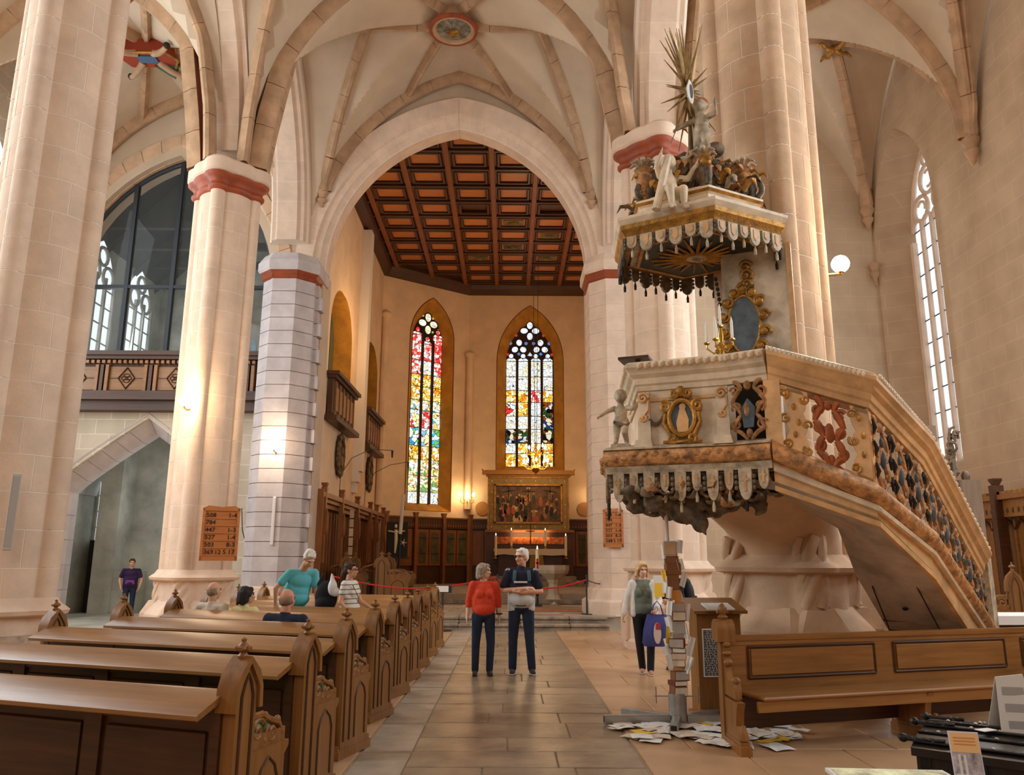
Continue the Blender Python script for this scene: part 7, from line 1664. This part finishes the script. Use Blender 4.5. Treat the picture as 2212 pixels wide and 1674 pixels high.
loft(b, rings); part('bag_body', b, mat('bag_blue', (66, 72, 134), .85, var=.1, vscale=6), bg_, smooth=50)
b = MB()
for y_ in (-.03, .03): b.tube([(-.09, y_, .44), (-.05, y_*.6, .58), (.0, 0, .64), (.05, y_*.6, .58), (.09, y_, .44)], .012, 5, flat=.5)
part('bag_handle', b, MATS['bag_blue'], bg_); b = MB(); b.prism([(-.02+.055*cos(a), .19+.15*sin(a)) for a in [2*pi*i/16 for i in range(16)]], ((0, -.0785, 0), (1, 0, 0), (0, 0, 1), (0, -1, 0)), -.012, .003); part('bag_print', b, mat('bag_print', (206, 190, 180), .8), bg_, smooth=0); b = MB(); b.prism([(-.04, .24), (.03, .24), (.03, .33), (-.04, .33)], ((0, -.0785, 0), (1, 0, 0), (0, 0, 1), (0, -1, 0)), 0, .006); part('bag_print_red', b, mat('print_red', (170, 60, 70), .8), bg_, smooth=0)
tag(part('yellow_leaflet', MB().box((0, 0, 0), (.16, .012, .2)), mat('leaflet_yellow', (244, 204, 66), .7), None, (2.24, 12.08, 1.22), .3), 'yellow leaflet held with white papers by the blond woman', 'leaflet')
tag(part('paper_sheets', MB().box((0, 0, 0), (.22, .014, .26)), mat('paper', (236, 234, 230), .8), None, (2.27, 12.1, 1.30), -.3), 'white papers held up by the blond woman behind the yellow leaflet', 'paper')
# person with backpack behind the paper column
t, up, hp, P, s = person('black-haired person in dark clothes with a backpack behind the paper column', (2.62, 12.75, 0), radians(-75), 1.63, dict(top=BLACKC, hairm=HBLACK, hair='crop', head=radians(0), nod=.35, trousers=BLACKC, sleeve=1.8, arms={-1: ((-.24, -.05, 1.15), (-.14, -.22, 1.12)), 1: ((.24, -.05, 1.15), (.14, -.22, 1.12))}))
blob('backpack', [('e', up(0, .21, 1.22), (.15*s, .11*s, .22*s)), ('e', up(0, .27, 1.13), (.12*s, .08*s, .13*s)), ('e', up(0, .19, 1.4), (.11*s, .08*s, .09*s))], .015, mat('backpack_black', (38, 42, 46), .7), t, 2)
b = MB(); b.box(up(.05, .345, 1.16), (.05, .02, .06)); part('backpack_badge', b, mat('badge', (170, 80, 70), .7), t)
# man in the passage
PURP = mat('purple_stripes', (62, 34, 84), .9, var=.5, vscale=7, col2=(34, 24, 44), stretch=(.4, .4, 3))
t, up, hp, P, s = person('man in a dark purple polo shirt and jeans waiting in the passage arch', (-10.5, 22.7, 0), radians(20), 1.62, dict(top=PURP, hairm=HBROWN, hair='crop', belly=.05, hem=.88, sleeve=.6, head=radians(5), wide=1.08, arms={-1: ((-.30, .02, 1.14), (-.24, -.06, .92)), 1: ((.30, .02, 1.14), (.26, -.06, .92))}))
b = MB(); b.box(up(0, -.165, 1.08), (.22, .03, .11)); part('violet_chest_band', b, mat('violet_band', (134, 60, 150), .9), t)
# seated people
BEIGE = mat('beige_jacket', (222, 208, 190), .9); YELL = mat('pale_yellow_shirt', (236, 222, 164), .9)
SR = radians(180-20)
person('balding grey-haired man in a beige jacket sitting in the pews', (-4.10, 11.38, 0), SR, 1.74, dict(top=BEIGE, hairm=HGREY, hair='balding', sit=1, head=radians(-8), sleeve=1.8, wide=1.05, nolegs=False))
person('black-haired woman in a pale yellow blouse sitting in the pews', (-3.62, 11.32, 0), SR, 1.66, dict(fem=True, top=YELL, hairm=HBLACK, hair='bob', sit=1, head=radians(-45), sleeve=1.5))
person('bald broad man in a navy shirt sitting in the pews, seen from behind', (-2.52, 9.33, 0), SR, 1.72, dict(top=NAVY, hairm=mat('stubble_hair', (150, 118, 98), .8), hair='balding', sit=1, sleeve=.7, wide=1.22, belly=.05, skin=mat('ruddy_skin', (206, 140, 108), .5)))
TURQ = mat('turquoise_polo', (104, 196, 208), .9, var=.05, vscale=6)
person('white-haired man in a turquoise polo shirt leaning over in the pews', (-3.34, 12.72, 0), radians(38), 1.76, dict(top=TURQ, hairm=HWHITE, hair='short', nod=.75, hyo=-.08, lean=(.12, -.32), belly=.06, wide=1.1, hem=.82, sleeve=.6, arms={-1: ((-.36, -.02, 1.2), (-.30, -.06, .94)), 1: ((.27, -.14, 1.12), (.22, -.34, 1.0))}, brow=HWHITE))
STRI = bpy.data.materials.new('striped_top'); STRI.use_nodes = True; nt = STRI.node_tree; b_ = nt.nodes['Principled BSDF']; b_.inputs['Roughness'].default_value = .9
tc = nt.nodes.new('ShaderNodeTexCoord'); sx_ = nt.nodes.new('ShaderNodeSeparateXYZ'); nt.links.new(tc.outputs['Object'], sx_.inputs[0]); mm = nt.nodes.new('ShaderNodeMath'); mm.operation = 'MULTIPLY'; mm.inputs[1].default_value = 15; fr_ = nt.nodes.new('ShaderNodeMath'); fr_.operation = 'FRACT'; nt.links.new(sx_.outputs[2], mm.inputs[0]); nt.links.new(mm.outputs[0], fr_.inputs[0])
rp_ = nt.nodes.new('ShaderNodeValToRGB'); rp_.color_ramp.interpolation = 'CONSTANT'; rp_.color_ramp.elements[0].color = srgb(112, 104, 104); rp_.color_ramp.elements[1].position = .2; rp_.color_ramp.elements[1].color = srgb(232, 224, 212); nt.links.new(fr_.outputs[0], rp_.inputs[0]); nt.links.new(rp_.outputs[0], b_.inputs['Base Color'])
t, up, hp, P, s = person('woman in a white striped top with glasses and tied-back dark hair', (-2.36, 12.15, 0), radians(78), 1.58, dict(fem=True, wide=1.15, top=STRI, hairm=HBROWN, hair='crop', glasses=True, belly=.045, sleeve=.5, arms={-1: ((-.25, .04, 1.14), (-.24, -.12, .98)), 1: ((.24, -.10, 1.14), (.16, -.34, 1.02))}))
blob('ponytail', [('c', hp(0, .10, .02), hp(.02, .15, -.10), .035, .05), ('c', hp(.02, .15, -.1), hp(.03, .14, -.22), .05, .02)], .012, HBROWN, t, 2)
b = MB(); b.tube([up(-.12, -.10, 1.42), up(0, -.165, 1.2), up(.12, -.12, .95)], .014, 5, flat=.4); part('bag_strap', b, mat('tan_strap', (190, 164, 136), .8), t)
blob('x', [('e', (0, 0, .22), (.17, .12, .24)), ('e', (0, -.06, .12), (.15, .1, .12)), ('c', (-.12, 0, .4), (-.05, .02, .56), .035, .02)], .015, BLACKC, None, 2, loc=(-2.72, 12.25, .87)); bpk = BLOBS[-1][0]; bpk.name = 'black_rucksack'; tag(bpk, 'black rucksack on the pew ledge between turquoise man and striped woman', 'bag')
blob('x', [('e', (0, 0, .11), (.07, .06, .12)), ('c', (0, 0, .18), (-.02, 0, .3), .05, .015), ('e', (.04, 0, .05), (.07, .05, .07))], .01, mat('white_plastic', (238, 236, 238), .4), None, 2, loc=(-2.60, 12.10, 1.12)); wb = BLOBS[-1][0]; wb.name = 'plastic_bag'; tag(wb, 'crumpled white plastic bag beside the black rucksack', 'bag')
# ------------------------------------------------------------------ things around the aisle
STEEL = mat('brushed_steel', (172, 168, 162), .35, .7, var=.08, vscale=6); PAPER = MATS['paper']; CARDB = [mat('cardboard_%s' % n_, c_, .85, var=.06, vscale=6) for n_, c_ in (('brown', (132, 84, 48)), ('tan', (190, 148, 104)), ('grey', (178, 168, 160)), ('pale', (222, 206, 186)), ('orange', (206, 134, 66)), ('maroon', (110, 50, 44)))]
tr = thing('paper_tree', 'column of cardboard boxes and paper sheets on a steel tube with cross feet', 'sculpture', (1.76, 8.69, 0))
b = MB(); b.lathe([(.093, .0), (.093, .30), (.085, .30), (.085, .05)], n=20); part('steel_tube', b, STEEL, tr)
for a, L in ((pi+.06, .68), (-pi/2-.28, .46), (0.0, .58), (pi*.80, .55), (.62, .6)):
    b = MB(); c, s_ = cos(a), sin(a); b.box((c*(.09+L/2), s_*(.09+L/2), .05), (L, .085, .085), a, .006); f = part('foot_arm', b, STEEL, tr)
    k = MB(); k.box((c*(.09+L), s_*(.09+L), .05), (.004, .06, .06), a); part('arm_end_shade', k, BLACKI, f)  # dark plate on the solid arm end, painted shade of a hollow tube
b = MB()
for s_ in (-1, 1): b.tube([(s_*.07, 0, .27), (s_*.24, 0, .27)], .007, 6); b.tube([(s_*.22, 0, .20), (s_*.22, 0, .36)], .007, 6)
part('clamp_screws', b, STEEL, tr)
rt_ = random.Random(21); z_ = .28; k = 0
while z_ < 1.76:
    h = rt_.choice((.07, .10, .13, .16, .05)); w_ = rt_.uniform(.12, .175); d_ = rt_.uniform(.11, .16); ti = rt_.choice((0, 1, 2, 3, 3, 1, 4, 0)) if k > 2 else (0, 5, 0)[k]
    m = CARDB[ti]; x_ = .03*sin(z_*2)+rt_.uniform(-.012, .012); b = MB(); b.box((0, 0, h/2), (w_, d_, h), 0, .004); o = part('cardboard_box', b, m, tr, (x_, 0, z_), rt_.uniform(-.35, .35)); o.rotation_euler[0] = rt_.uniform(-.12, .12)
    if rt_.random() < .6: q = MB(); q.box((0, -d_/2-.006, h*.5), (w_*.9, .005, h*.8)); part('glued_page', q, rt_.choice((PAPER, CARDB[3], CARDB[2], CARDB[1])), o)
    z_ += h*.96; k += 1
for k in range(22):
    zz = .5+k*.058; side = -1 if k % 3 else 1; b = MB(); hh = rt_.uniform(.10, .2); ww = rt_.uniform(.05, .10)
    N_ = 4; vs = [(ww*(i/N_-.5), .015*sin(i*1.7+k), j*hh) for j in (0, 1) for i in range(N_+1)]; b.add(vs+[(x, y+.003, z) for x, y, z in vs], [(i, i+1, N_+2+i, N_+1+i) for i in range(N_)]+[(2*(N_+1)+i+1, 2*(N_+1)+i, 3*(N_+1)+i, 3*(N_+1)+i+1) for i in range(N_)])
    o = part('paper_sheet', b, PAPER if k % 11 != 5 else MATS['leaflet_yellow'], tr, (side*rt_.uniform(.06, .095)+.03*sin(zz*2), rt_.uniform(-.08, -.02), zz), rt_.uniform(-.9, .9), smooth=0); o.rotation_euler[1] = rt_.uniform(-.4, .4)
b = MB(); b.cyl((-.035, .03, 1.6), (-.045, .03, 2.25), .022, .02, 8); part('white_pole', b, MATS['whitewash'], tr)
# loose papers on the floor
PLAB_ = {'w': 'loose white sheet lying in the pile of papers around the steel cross feet', 'y': 'yellow sheet among the loose papers around the steel cross feet', 't': 'cream envelope or card among the loose papers on the floor'}
rq = random.Random(33); PME = {}
for i, (w_, h_) in enumerate(((.21, .29), (.15, .21), (.11, .22), (.20, .20))):
    vs = []; N_ = 3
    for a in range(N_+1):
        for c in range(N_+1): vs.append((w_*(a/N_-.5), h_*(c/N_-.5), .006+.010*abs(sin(a*2.1+c*1.3+i))))
    m_ = MB().add(vs, [(a*(N_+1)+c, (a+1)*(N_+1)+c, (a+1)*(N_+1)+c+1, a*(N_+1)+c+1) for a in range(N_) for c in range(N_)])
    for key, mm_ in (('w', PAPER), ('y', MATS['leaflet_yellow']), ('t', CARDB[3])): PME[i, key] = m_.mesh('paper_sheet', mm_, 0)
for k in range(92):
    a = rq.uniform(0, 2*pi); r = sqrt(rq.random()); x_ = 1.98+r*cos(a)*.95; y_ = 8.34+r*sin(a)*.70+(.12*(x_-1.9))
    if x_ > 2.6 and y_ < 7.9: pass
    key = 'y' if k % 15 == 3 else 't' if k % 5 == 1 else 'w'
    o = link('paper_sheet', PME[rq.randrange(4), key], None, (x_, y_, .002+.004*(k % 6)), rq.uniform(0, 6.3)); tag(o, PLAB_[key], 'paper', {'w': 'loose white papers', 'y': 'loose yellow papers', 't': 'loose cream papers'}[key])
for x_, y_, rz_, lb in ((2.42, 7.62, .3, 'white sheet lying alone on the floor under the front of the oak bench'), (2.12, 7.70, -.2, 'curled white sheet on the floor beside the bench end')): tag(link('paper_sheet', PME[0, 'w'], None, (x_, y_, .004), rz_), lb, 'paper')
t = thing('paper_plate', 'white paper with an orange blot on the floor under the bench', 'paper', (2.24, 7.98, .004)); b = MB(); b.lathe([(0, .004), (.11, .006), (.13, .012)], n=14, sy=.7); part('plate', b, PAPER, t); b = MB(); b.lathe([(0, .011), (.05, .012), (.055, .008)], n=10); part('orange_blot', b, mat('blot_orange', (214, 92, 50), .7), t)
# wooden lectern with a printed poster
lc = thing('wooden_lectern', 'slant-topped wooden lectern with a dense black and white text poster', 'lectern', (2.26, 9.12, 0), radians(6)); b = MB(); b.bb((-.24, -.16, 0), (.30, .20, .05)); part('base_board', b, OAKY, lc)
b = MB(); b.bb((-.20, -.12, .05), (.28, .18, 1.12)); part('cabinet', b, OAKY, lc); b = MB(); b.prism([(-.22, 1.08), (.24, 1.20), (.24, 1.23), (-.22, 1.11)], ((0, 0, 0), (0, 1, 0), (0, 0, 1), (1, 0, 0)), -.27, .33); part('slanted_top', b, OAK, lc)
b = MB(); b.bb((-.22, -.14, .05), (-.17, -.10, 1.1)); part('corner_post', b, OAKY, lc); b = MB(); b.bb((-.165, -.135, .42), (.15, -.125, .92)); ps = part('poster', b, mat('poster_white', (236, 236, 236), .7), lc); q = MB(); rr = random.Random(17)
for j in range(27):
    x_ = -.15
    while x_ < .13:
        w_ = rr.choice((.012, .02, .03, .04)); w_ = min(w_, .135-x_); q.bb((x_, -.1375, .435+j*.0175), (x_+w_, -.1345, .447+j*.0175)); x_ += w_+.006
part('poster_print', q, INK, ps, smooth=0, stuff=True)
b = MB(); b.box((-.02, .02, 1.19), (.3, .22, .012)); o = part('open_paper', b, PAPER, lc); o.rotation_euler[0] = .24
# chest with iron straps, leaflets
IRONB = mat('black_iron', (40, 38, 38), .3, .5, var=.2, vscale=12, bump=.5, bscale=40); BLKW = mat('black_wood', (38, 30, 27), .35, var=.2, vscale=6)
ch = thing('iron_bound_chest', 'black iron-bound chest with strap knobs in the bottom right corner', 'chest', (2.20, 4.57, 0), radians(-38)); b = MB(); b.bb((0, 0, 0), (1.1, .85, .62)); part('chest_body', b, BLKW, ch)
b = MB(); b.prism([(-.02, .62), (.87, .62), (.87, .66), (.7, .70), (.42, .72), (.15, .70), (-.02, .66)], ((0, 0, 0), (0, 1, 0), (0, 0, 1), (1, 0, 0)), -.02, 1.12); part('chest_lid', b, BLKW, ch, smooth=50)
for k in range(6):
    y_ = .05+k*.15; zt = .665+.055*sin(pi*min(1, max(0, (y_+.02)/.89))); b = MB(); b.box((.55, y_, zt+.006), (1.14, .045, .012), 0, .004); o = part('iron_strap', b, IRONB, ch)
    if k % 2 == 0: q = MB(); q.cyl((-.06, y_, zt+.012), (.14, y_, zt+.02), .014, .010, 8); q.ell((-.07, y_, zt+.014), (.026, .024, .024), 10, 7); part('strap_knob', q, IRONB, o)
    q = MB()
    for i in range(8): q.ell((.08+i*.14, y_, zt+.014), (.012, .012, .008), 6, 4)
    part('strap_rivets', q, STEEL, o)
b = MB()
for k in range(5): b.bb((.02+k*.26, -.012, .02), (.07+k*.26, 0, .62))
part('front_straps', b, IRONB, ch)
LAV = mat('lavender_card', (214, 208, 226), .6); OFFW = mat('offwhite_card', (214, 208, 200), .7)
lf = thing('leaflet', 'standing leaflet with a peach heading and a church interior picture, on the chest front', 'leaflet', (2.31, 4.25, .50), radians(-16)); lf.rotation_euler[0] = -.30
b = MB(); b.bb((-.07, -.003, 0), (.07, .003, .30)); part('card', b, LAV, lf)
b = MB(); b.bb((-.064, -.006, .20), (.064, -.003, .292)); part('peach_heading', b, mat('peach_print', (236, 190, 130), .6), lf); b = MB(); b.bb((-.064, -.006, .06), (.064, -.003, .198)); part('picture', b, mat('picture_grey', (170, 162, 168), .6, var=.4, vscale=24), lf); b = MB(); b.bb((-.064, -.006, .005), (.064, -.003, .058)); b.bb((.0, -.0065, .058), (.064, -.003, .085)); part('blue_print', b, mat('blue_print', (80, 110, 180), .6), lf); b = MB()
for x_ in (-.04, -.015): b.bb((x_, -.0075, .10), (x_+.012, -.004, .19))
b.bb((-.06, -.0075, .085), (.0, -.004, .10)); part('picture_columns', b, SOLE, lf); b = MB()
for z_ in (.235, .25, .265): b.bb((-.05, -.0075, z_), (.05, -.005, z_+.006))
part('heading_lines', b, mat('brown_print', (206, 140, 80), .6), lf)
t = thing('folded_card', 'tall folded grey-white card standing on the chest', 'card', (2.84, 4.72, .70), radians(-14)); b = MB(); b.add([(-.10, -.10, 0), (.10, -.10, 0), (.07, 0, .32), (-.07, 0, .30), (-.10, -.105, 0), (.10, -.105, 0), (.07, -.005, .32), (-.07, -.005, .30)], [(0, 1, 2, 3), (7, 6, 5, 4), (0, 4, 5, 1), (1, 5, 6, 2), (2, 6, 7, 3), (3, 7, 4, 0)]); part('front_leaf', b, OFFW, t, smooth=0)
b = MB(); b.add([(-.12, .07, 0), (.08, .10, 0), (.07, 0, .32), (-.07, 0, .30), (-.12, .075, 0), (.08, .105, 0), (.07, .005, .32), (-.07, .005, .30)], [(3, 2, 1, 0), (4, 5, 6, 7), (1, 5, 4, 0), (2, 6, 5, 1), (3, 7, 6, 2), (0, 4, 7, 3)]); part('back_leaf', b, OFFW, t, smooth=0); b = MB()
for k in range(3): z_ = .06+k*.085; y_ = -.105+.1*(z_/.31); b.box((0, y_-.004, z_), (.11, .004, .045))
part('grey_print', b, mat('print_grey', (176, 172, 170), .7), t)
t = thing('leaflet', 'pale blue-edged leaflet in the bottom right corner on the chest front', 'leaflet', (2.62, 4.02, .40), radians(-24)); t.rotation_euler[0] = -.2; b = MB(); b.bb((-.06, -.003, 0), (.06, .003, .22)); part('card', b, OFFW, t); b = MB(); b.bb((-.055, -.005, .02), (.055, -.003, .03)); b.bb((.045, -.005, .03), (.055, -.003, .21)); part('printed_edge', b, LAV, t)
tag(part('price_tag', MB().box((0, 0, 0), (.10, .06, .004), .4), PAPER, None, (2.62, 4.62, .74)), 'small white tag lying on the chest lid beside the standing leaflet', 'tag')
t = thing('postcard_display', 'flat display card with a yellow and white picture at the bottom edge', 'card', (1.70, 3.72, 0), radians(-4)); b = MB(); b.bb((-.26, -.2, .70), (.26, .16, .715)); part('board', b, OFFW, t, label='white display board'); b = MB(); b.bb((-.24, -.18, .715), (.24, .14, .718)); part('picture', b, mat('picture_yellow', (226, 214, 170), .6, var=.35, vscale=8), t); b = MB(); b.cyl((0, 0, 0), (0, 0, .70), .03, n=10); b.cyl((0, 0, 0), (0, 0, .02), .18, n=16); part('stand', b, IRON, t)
# sign stand, rope barrier, paschal candle, font
t = thing('sign_stand', 'small white sign on a thin dark stand before the chancel steps', 'sign', (-1.56, 19.55, 0)); b = MB(); b.cyl((0, 0, 0), (0, 0, .9), .025, n=8); b.cyl((0, 0, 0), (0, 0, .02), .24, n=16); part('stand', b, IRON, t); b = MB(); b.box((0, 0, .96), (.42, .03, .17)); part('dark_board', b, IRON, t); b = MB(); b.box((-.03, -.02, .965), (.33, .012, .14)); part('white_sheet', b, PAPER, t)
for x_, y_, lb in ((2.02, 21.0, 'thin dark post of the red rope barrier at the right pier'), (-.28, 20.9, 'thin dark post of the red rope barrier behind the couple')):
    t = thing('barrier_post', lb, 'barrier post', (x_, y_, .30), group='rope barrier posts'); b = MB(); b.cyl((0, 0, 0), (0, 0, .95), .022, n=8); b.cyl((0, 0, 0), (0, 0, .02), .15, n=14); b.ell((0, 0, .96), (.03, .03, .03), 8, 6); part('post', b, IRON, t)
ROPE = mat('red_rope', (186, 40, 40), .8); b = MB(); b.tube([(-.28+2.3*k/12, 20.9+.1*k/12, 1.16-.22*sin(pi*k/12)) for k in range(13)], .022, 6); tag(part('barrier_rope', b, ROPE), 'red rope hung between the two barrier posts across the chancel', 'rope')
b = MB(); b.tube([(-4.6+4.32*k/12, 21.2-.3*k/12, 1.22-.30*sin(pi*k/12)) for k in range(13)], .022, 6); tag(part('barrier_rope', b, ROPE), 'red rope running left towards the choir stalls', 'rope')
b = MB(); b.tube([(2.02+.75*k/6, 21.0+.02*k, 1.16-.1*sin(pi*k/6)) for k in range(7)], .012, 5); tag(part('barrier_chain', b, IRON), 'thin dark chain from the barrier post to the right pier', 'chain')
t = thing('paschal_candle', 'tall white decorated candle on a low dark stand before the altar', 'candle', (.88, 24.6, .30)); b = MB(); b.lathe([(.16, 0), (.14, .04), (.04, .1), (.03, .3), (.11, .42), (.14, .48), (.05, .52)], n=12); part('stand', b, IRON, t); b = MB(); b.lathe([(.16, .40), (.2, .46), (.17, .53), (.06, .55)], n=14); part('flower_wreath', b, mat('pale_flowers', (222, 206, 160), .9), t); b = MB(); b.cyl((0, 0, .5), (0, 0, 1.66), .055, n=12); part('wax', b, WAX, t); b = MB(); b.bb((-.03, -.062, 1.1), (.03, -.05, 1.4)); b.bb((-.045, -.062, 1.25), (.045, -.05, 1.29)); part('red_emblem', b, ROPE, t); b = MB(); b.lathe([(0, 0), (.02, .03), (.015, .07), (0, .12)], (0, 0, 1.67), 8); part('flame', b, FLAME, t)
t = thing('stone_font', 'pale stone baptismal font on a flared foot right of the tall candle', 'font', (1.45, 26.0, .30)); b = MB(); b.lathe([(.34, 0), (.30, .1), (.18, .3), (.15, .6), (.22, .75), (.46, .95), (.5, 1.05), (.5, 1.2), (.42, 1.2), (.38, 1.05)], n=8); part('bowl_and_foot', b, mat('font_stone', (190, 172, 146), .8, var=.1, vscale=3), t, smooth=20)
t = thing('floor_rug', 'small worn red-brown rug on the chancel platform', 'rug', (1.3, 22.6, .305)); b = MB(); b.bb((-.7, -.5, 0), (.7, .5, .012)); part('rug', b, mat('rug_red', (172, 110, 72), .95, var=.2, vscale=5), t)
# lamps on the pillars, loudspeakers, conduit
GLOBE = mat_lit('globe_lamp', (255, 240, 214), 60)
for (x_, y_, z_), lb, ax, p in (((-6.66, 15.95, 4.80), 'bright globe lamp on the left pillar with the hymn board', (0, .3, 0), 150), ((-6.18, 20.72, 4.56), 'bright globe lamp on the grey painted pier', (0, .3, 0), 110), ((4.52, 10.2, 5.62), 'bright globe lamp on the pulpit pillar beside the right aisle', (-.3, .0, 0), 190)):
    t = thing('globe_lamp', lb, 'lamp', (x_, y_, z_), group='pillar globe lamps'); b = MB(); b.ell((0, 0, 0), (.12, .12, .12), 16, 10); part('bulb_globe', b, GLOBE, t); b = MB(); b.tube([(0, 0, -.09), (0, 0, -.14), (ax[0]*.6, ax[1]*.6, -.16), (ax[0], ax[1], -.12)], .02, 6); b.cyl((0, 0, -.12), (0, 0, -.07), .04, .05, 10); part('bracket', b, BRASS, t)
    d = V((.0, -.45, .1)) if ax[1] else V((.35, -.3, .1)); bulb('globe_lamp_light', tuple(V((x_, y_, z_))+d), p, LAMP, .12)
for (x_, y_, z_), h, lb in (((-5.98, 9.66, 1.72), .92, 'slim grey column loudspeaker on the left foreground pillar'), ((2.28, 15.45, 2.2), .001, '')):
    if h < .1: continue
    t = thing('column_loudspeaker', lb, 'loudspeaker', (x_, y_, z_), radians(35)); b = MB(); b.box((0, 0, h/2), (.095, .09, h), 0, .012); part('case', b, mat('speaker_grey', (190, 182, 172), .5), t); b = MB(); b.box((0, -.047, h/2), (.07, .006, h-.08)); part('grille', b, mat('grille_grey', (170, 164, 158), .7), t)
t = thing('column_loudspeaker', 'narrow white loudspeaker strip on the grey painted pier', 'loudspeaker', (-6.12, 20.88, 2.0)); b = MB(); b.box((0, 0, .62), (.07, .06, 1.24), 0, .01); part('case', b, MATS['whitewash'], t); b = MB(); b.box((0, -.031, .62), (.05, .006, 1.15)); part('grille', b, mat('grille_white', (216, 208, 200), .7), t)
t = thing('cable_conduit', 'thin brown bent cable hanging on the wall left of the grey pier', 'cable', (-7.0, 21.4, .8)); b = MB(); b.tube([(-.3, .5, 2.2), (-.22, .45, 1.6), (.0, .4, 1.0), (.1, .4, .2), (.08, .4, 0)], .014, 5); part('cable', b, OAKD, t)
# right aisle: choir benches, carved pinnacle, white cloth table
t = thing('side_stall_panelling', 'oak gothic panelling with blind arches along the right aisle wall', 'panelling', (10.05, 0, 0)); b = MB(); b.bb((.25, 11, 0), (.6, 18.2, 3.0)); part('back_board', b, OAKY, t); b = MB(); b.bb((.05, 11, 2.55), (.3, 18.2, 2.9)); part('frieze', b, OAK, t); b = MB(); b.bb((-.06, 11, 2.9), (.35, 18.2, 3.0))
for k in range(40): b.bb((-.05, 11.05+k*.18, 3.0), (.1, 11.14+k*.18, 3.06))
part('cresting', b, OAK, t, stuff=True); q = MB()
for k in range(40): q.ell((.05, 11.1+k*.18, 2.68), (.02, .035, .06), 6, 4)
part('frieze_bosses', q, OAKD, t, stuff=True)
for y_ in (16.35, 14.6, 12.8): b = MB(); b.box((.0, y_, 1.7), (.22, .16, 3.0)); b.lathe([(.07, 3.2), (.13, 3.3), (.13, 3.34)], (0, y_, 0), 4, pi/4, pi/4+2*pi); part('post', b, OAKD, t)
for k in range(18):
    y_ = 11.2+k*.385; b = MB(); b.box((.22, y_, 1.5), (.06, .05, 2.0)); o = part('mullion_strip', b, OAK, t); q = MB(); q.tube([(.2, y_, 2.3), (.2, y_+.08, 2.42), (.2, y_+.19, 2.5), (.2, y_+.30, 2.42), (.2, y_+.385, 2.3)], .025, 5); part('blind_arch', q, OAKD, o)
b = MB(); b.bb((-.5, 11, .42), (.3, 18, .48)); b.bb((-.48, 11, 0), (-.44, 18, .42)); part('seat', b, OAK, t)
o = dup(bpy.data.objects['pew_end'], None, (8.75, 13.9, 0), radians(75)); o.name = 'stall_end'; tag(o, 'dark pointed stall end beside the right aisle panelling', 'stall end'); o.scale = (1, 1.15, 1.35)
t = thing('cloth_covered_table', 'long low table with a white cloth top behind the right end of the bench', 'table', (6.6, 10.9, 0), radians(6)); b = MB(); b.bb((-.9, -.35, .86), (2.6, .4, .97)); part('white_cloth', b, PAPER, t); b = MB(); b.bb((-.86, -.3, .3), (2.55, .36, .86)); part('dark_table_body', b, OAKD, t); b = MB()
for x_ in (-.8, 2.5): b.bb((x_-.04, -.28, 0), (x_+.04, .34, .3))
part('table_leg', b, OAKD, t)
t = thing('carved_pinnacle_stall', 'weathered grey carved stall end with pinnacle foliage behind the pulpit stairs', 'stall end', (7.35, 12.3, 0)); WG = mat('weathered_wood', (142, 122, 104), .7, var=.08, vscale=4, stretch=(6, 6, .6)); b = MB(); b.bb((-.72, -.12, 0), (-.45, .2, 3.0)); b.bb((-.42, -.2, 0), (-.14, .3, 2.88)); part('carved_board', b, WG, t)
b = MB(); b.bb((-.92, .0, 2.9), (-.62, .12, 3.75)); part('upper_board', b, WG, t); b = MB()
for k in range(7): b.tube(spiral((-.60+.04*k, -.05, 3.02+.10*k), (1, 0, 0), (0, 0, 1), .10, 1.3, k*1.3, 12), .022, 5)
b.lathe([(.02, 2.9), (.10, 3.0), (.05, 3.1), (.07, 3.3), (.02, 3.62), (0, 3.75)], (-.42, .0, 0), 6); b.ell((-.24, 0, 2.95), (.07, .06, .09), 8, 6); part('pinnacle_carving', b, CARVE, t)
bake_blobs()
dg = bpy.context.evaluated_depsgraph_get()
for o in [o for o in SC.objects if o.type == 'FONT']:     # lettering becomes plain mesh
    me = bpy.data.meshes.new_from_object(o.evaluated_get(dg)); n = bpy.data.objects.new('lettering_mesh', me); COL.objects.link(n); n.parent = o.parent; n.location = o.location; n.rotation_euler = o.rotation_euler; bpy.data.objects.remove(o); n.name = 'lettering'
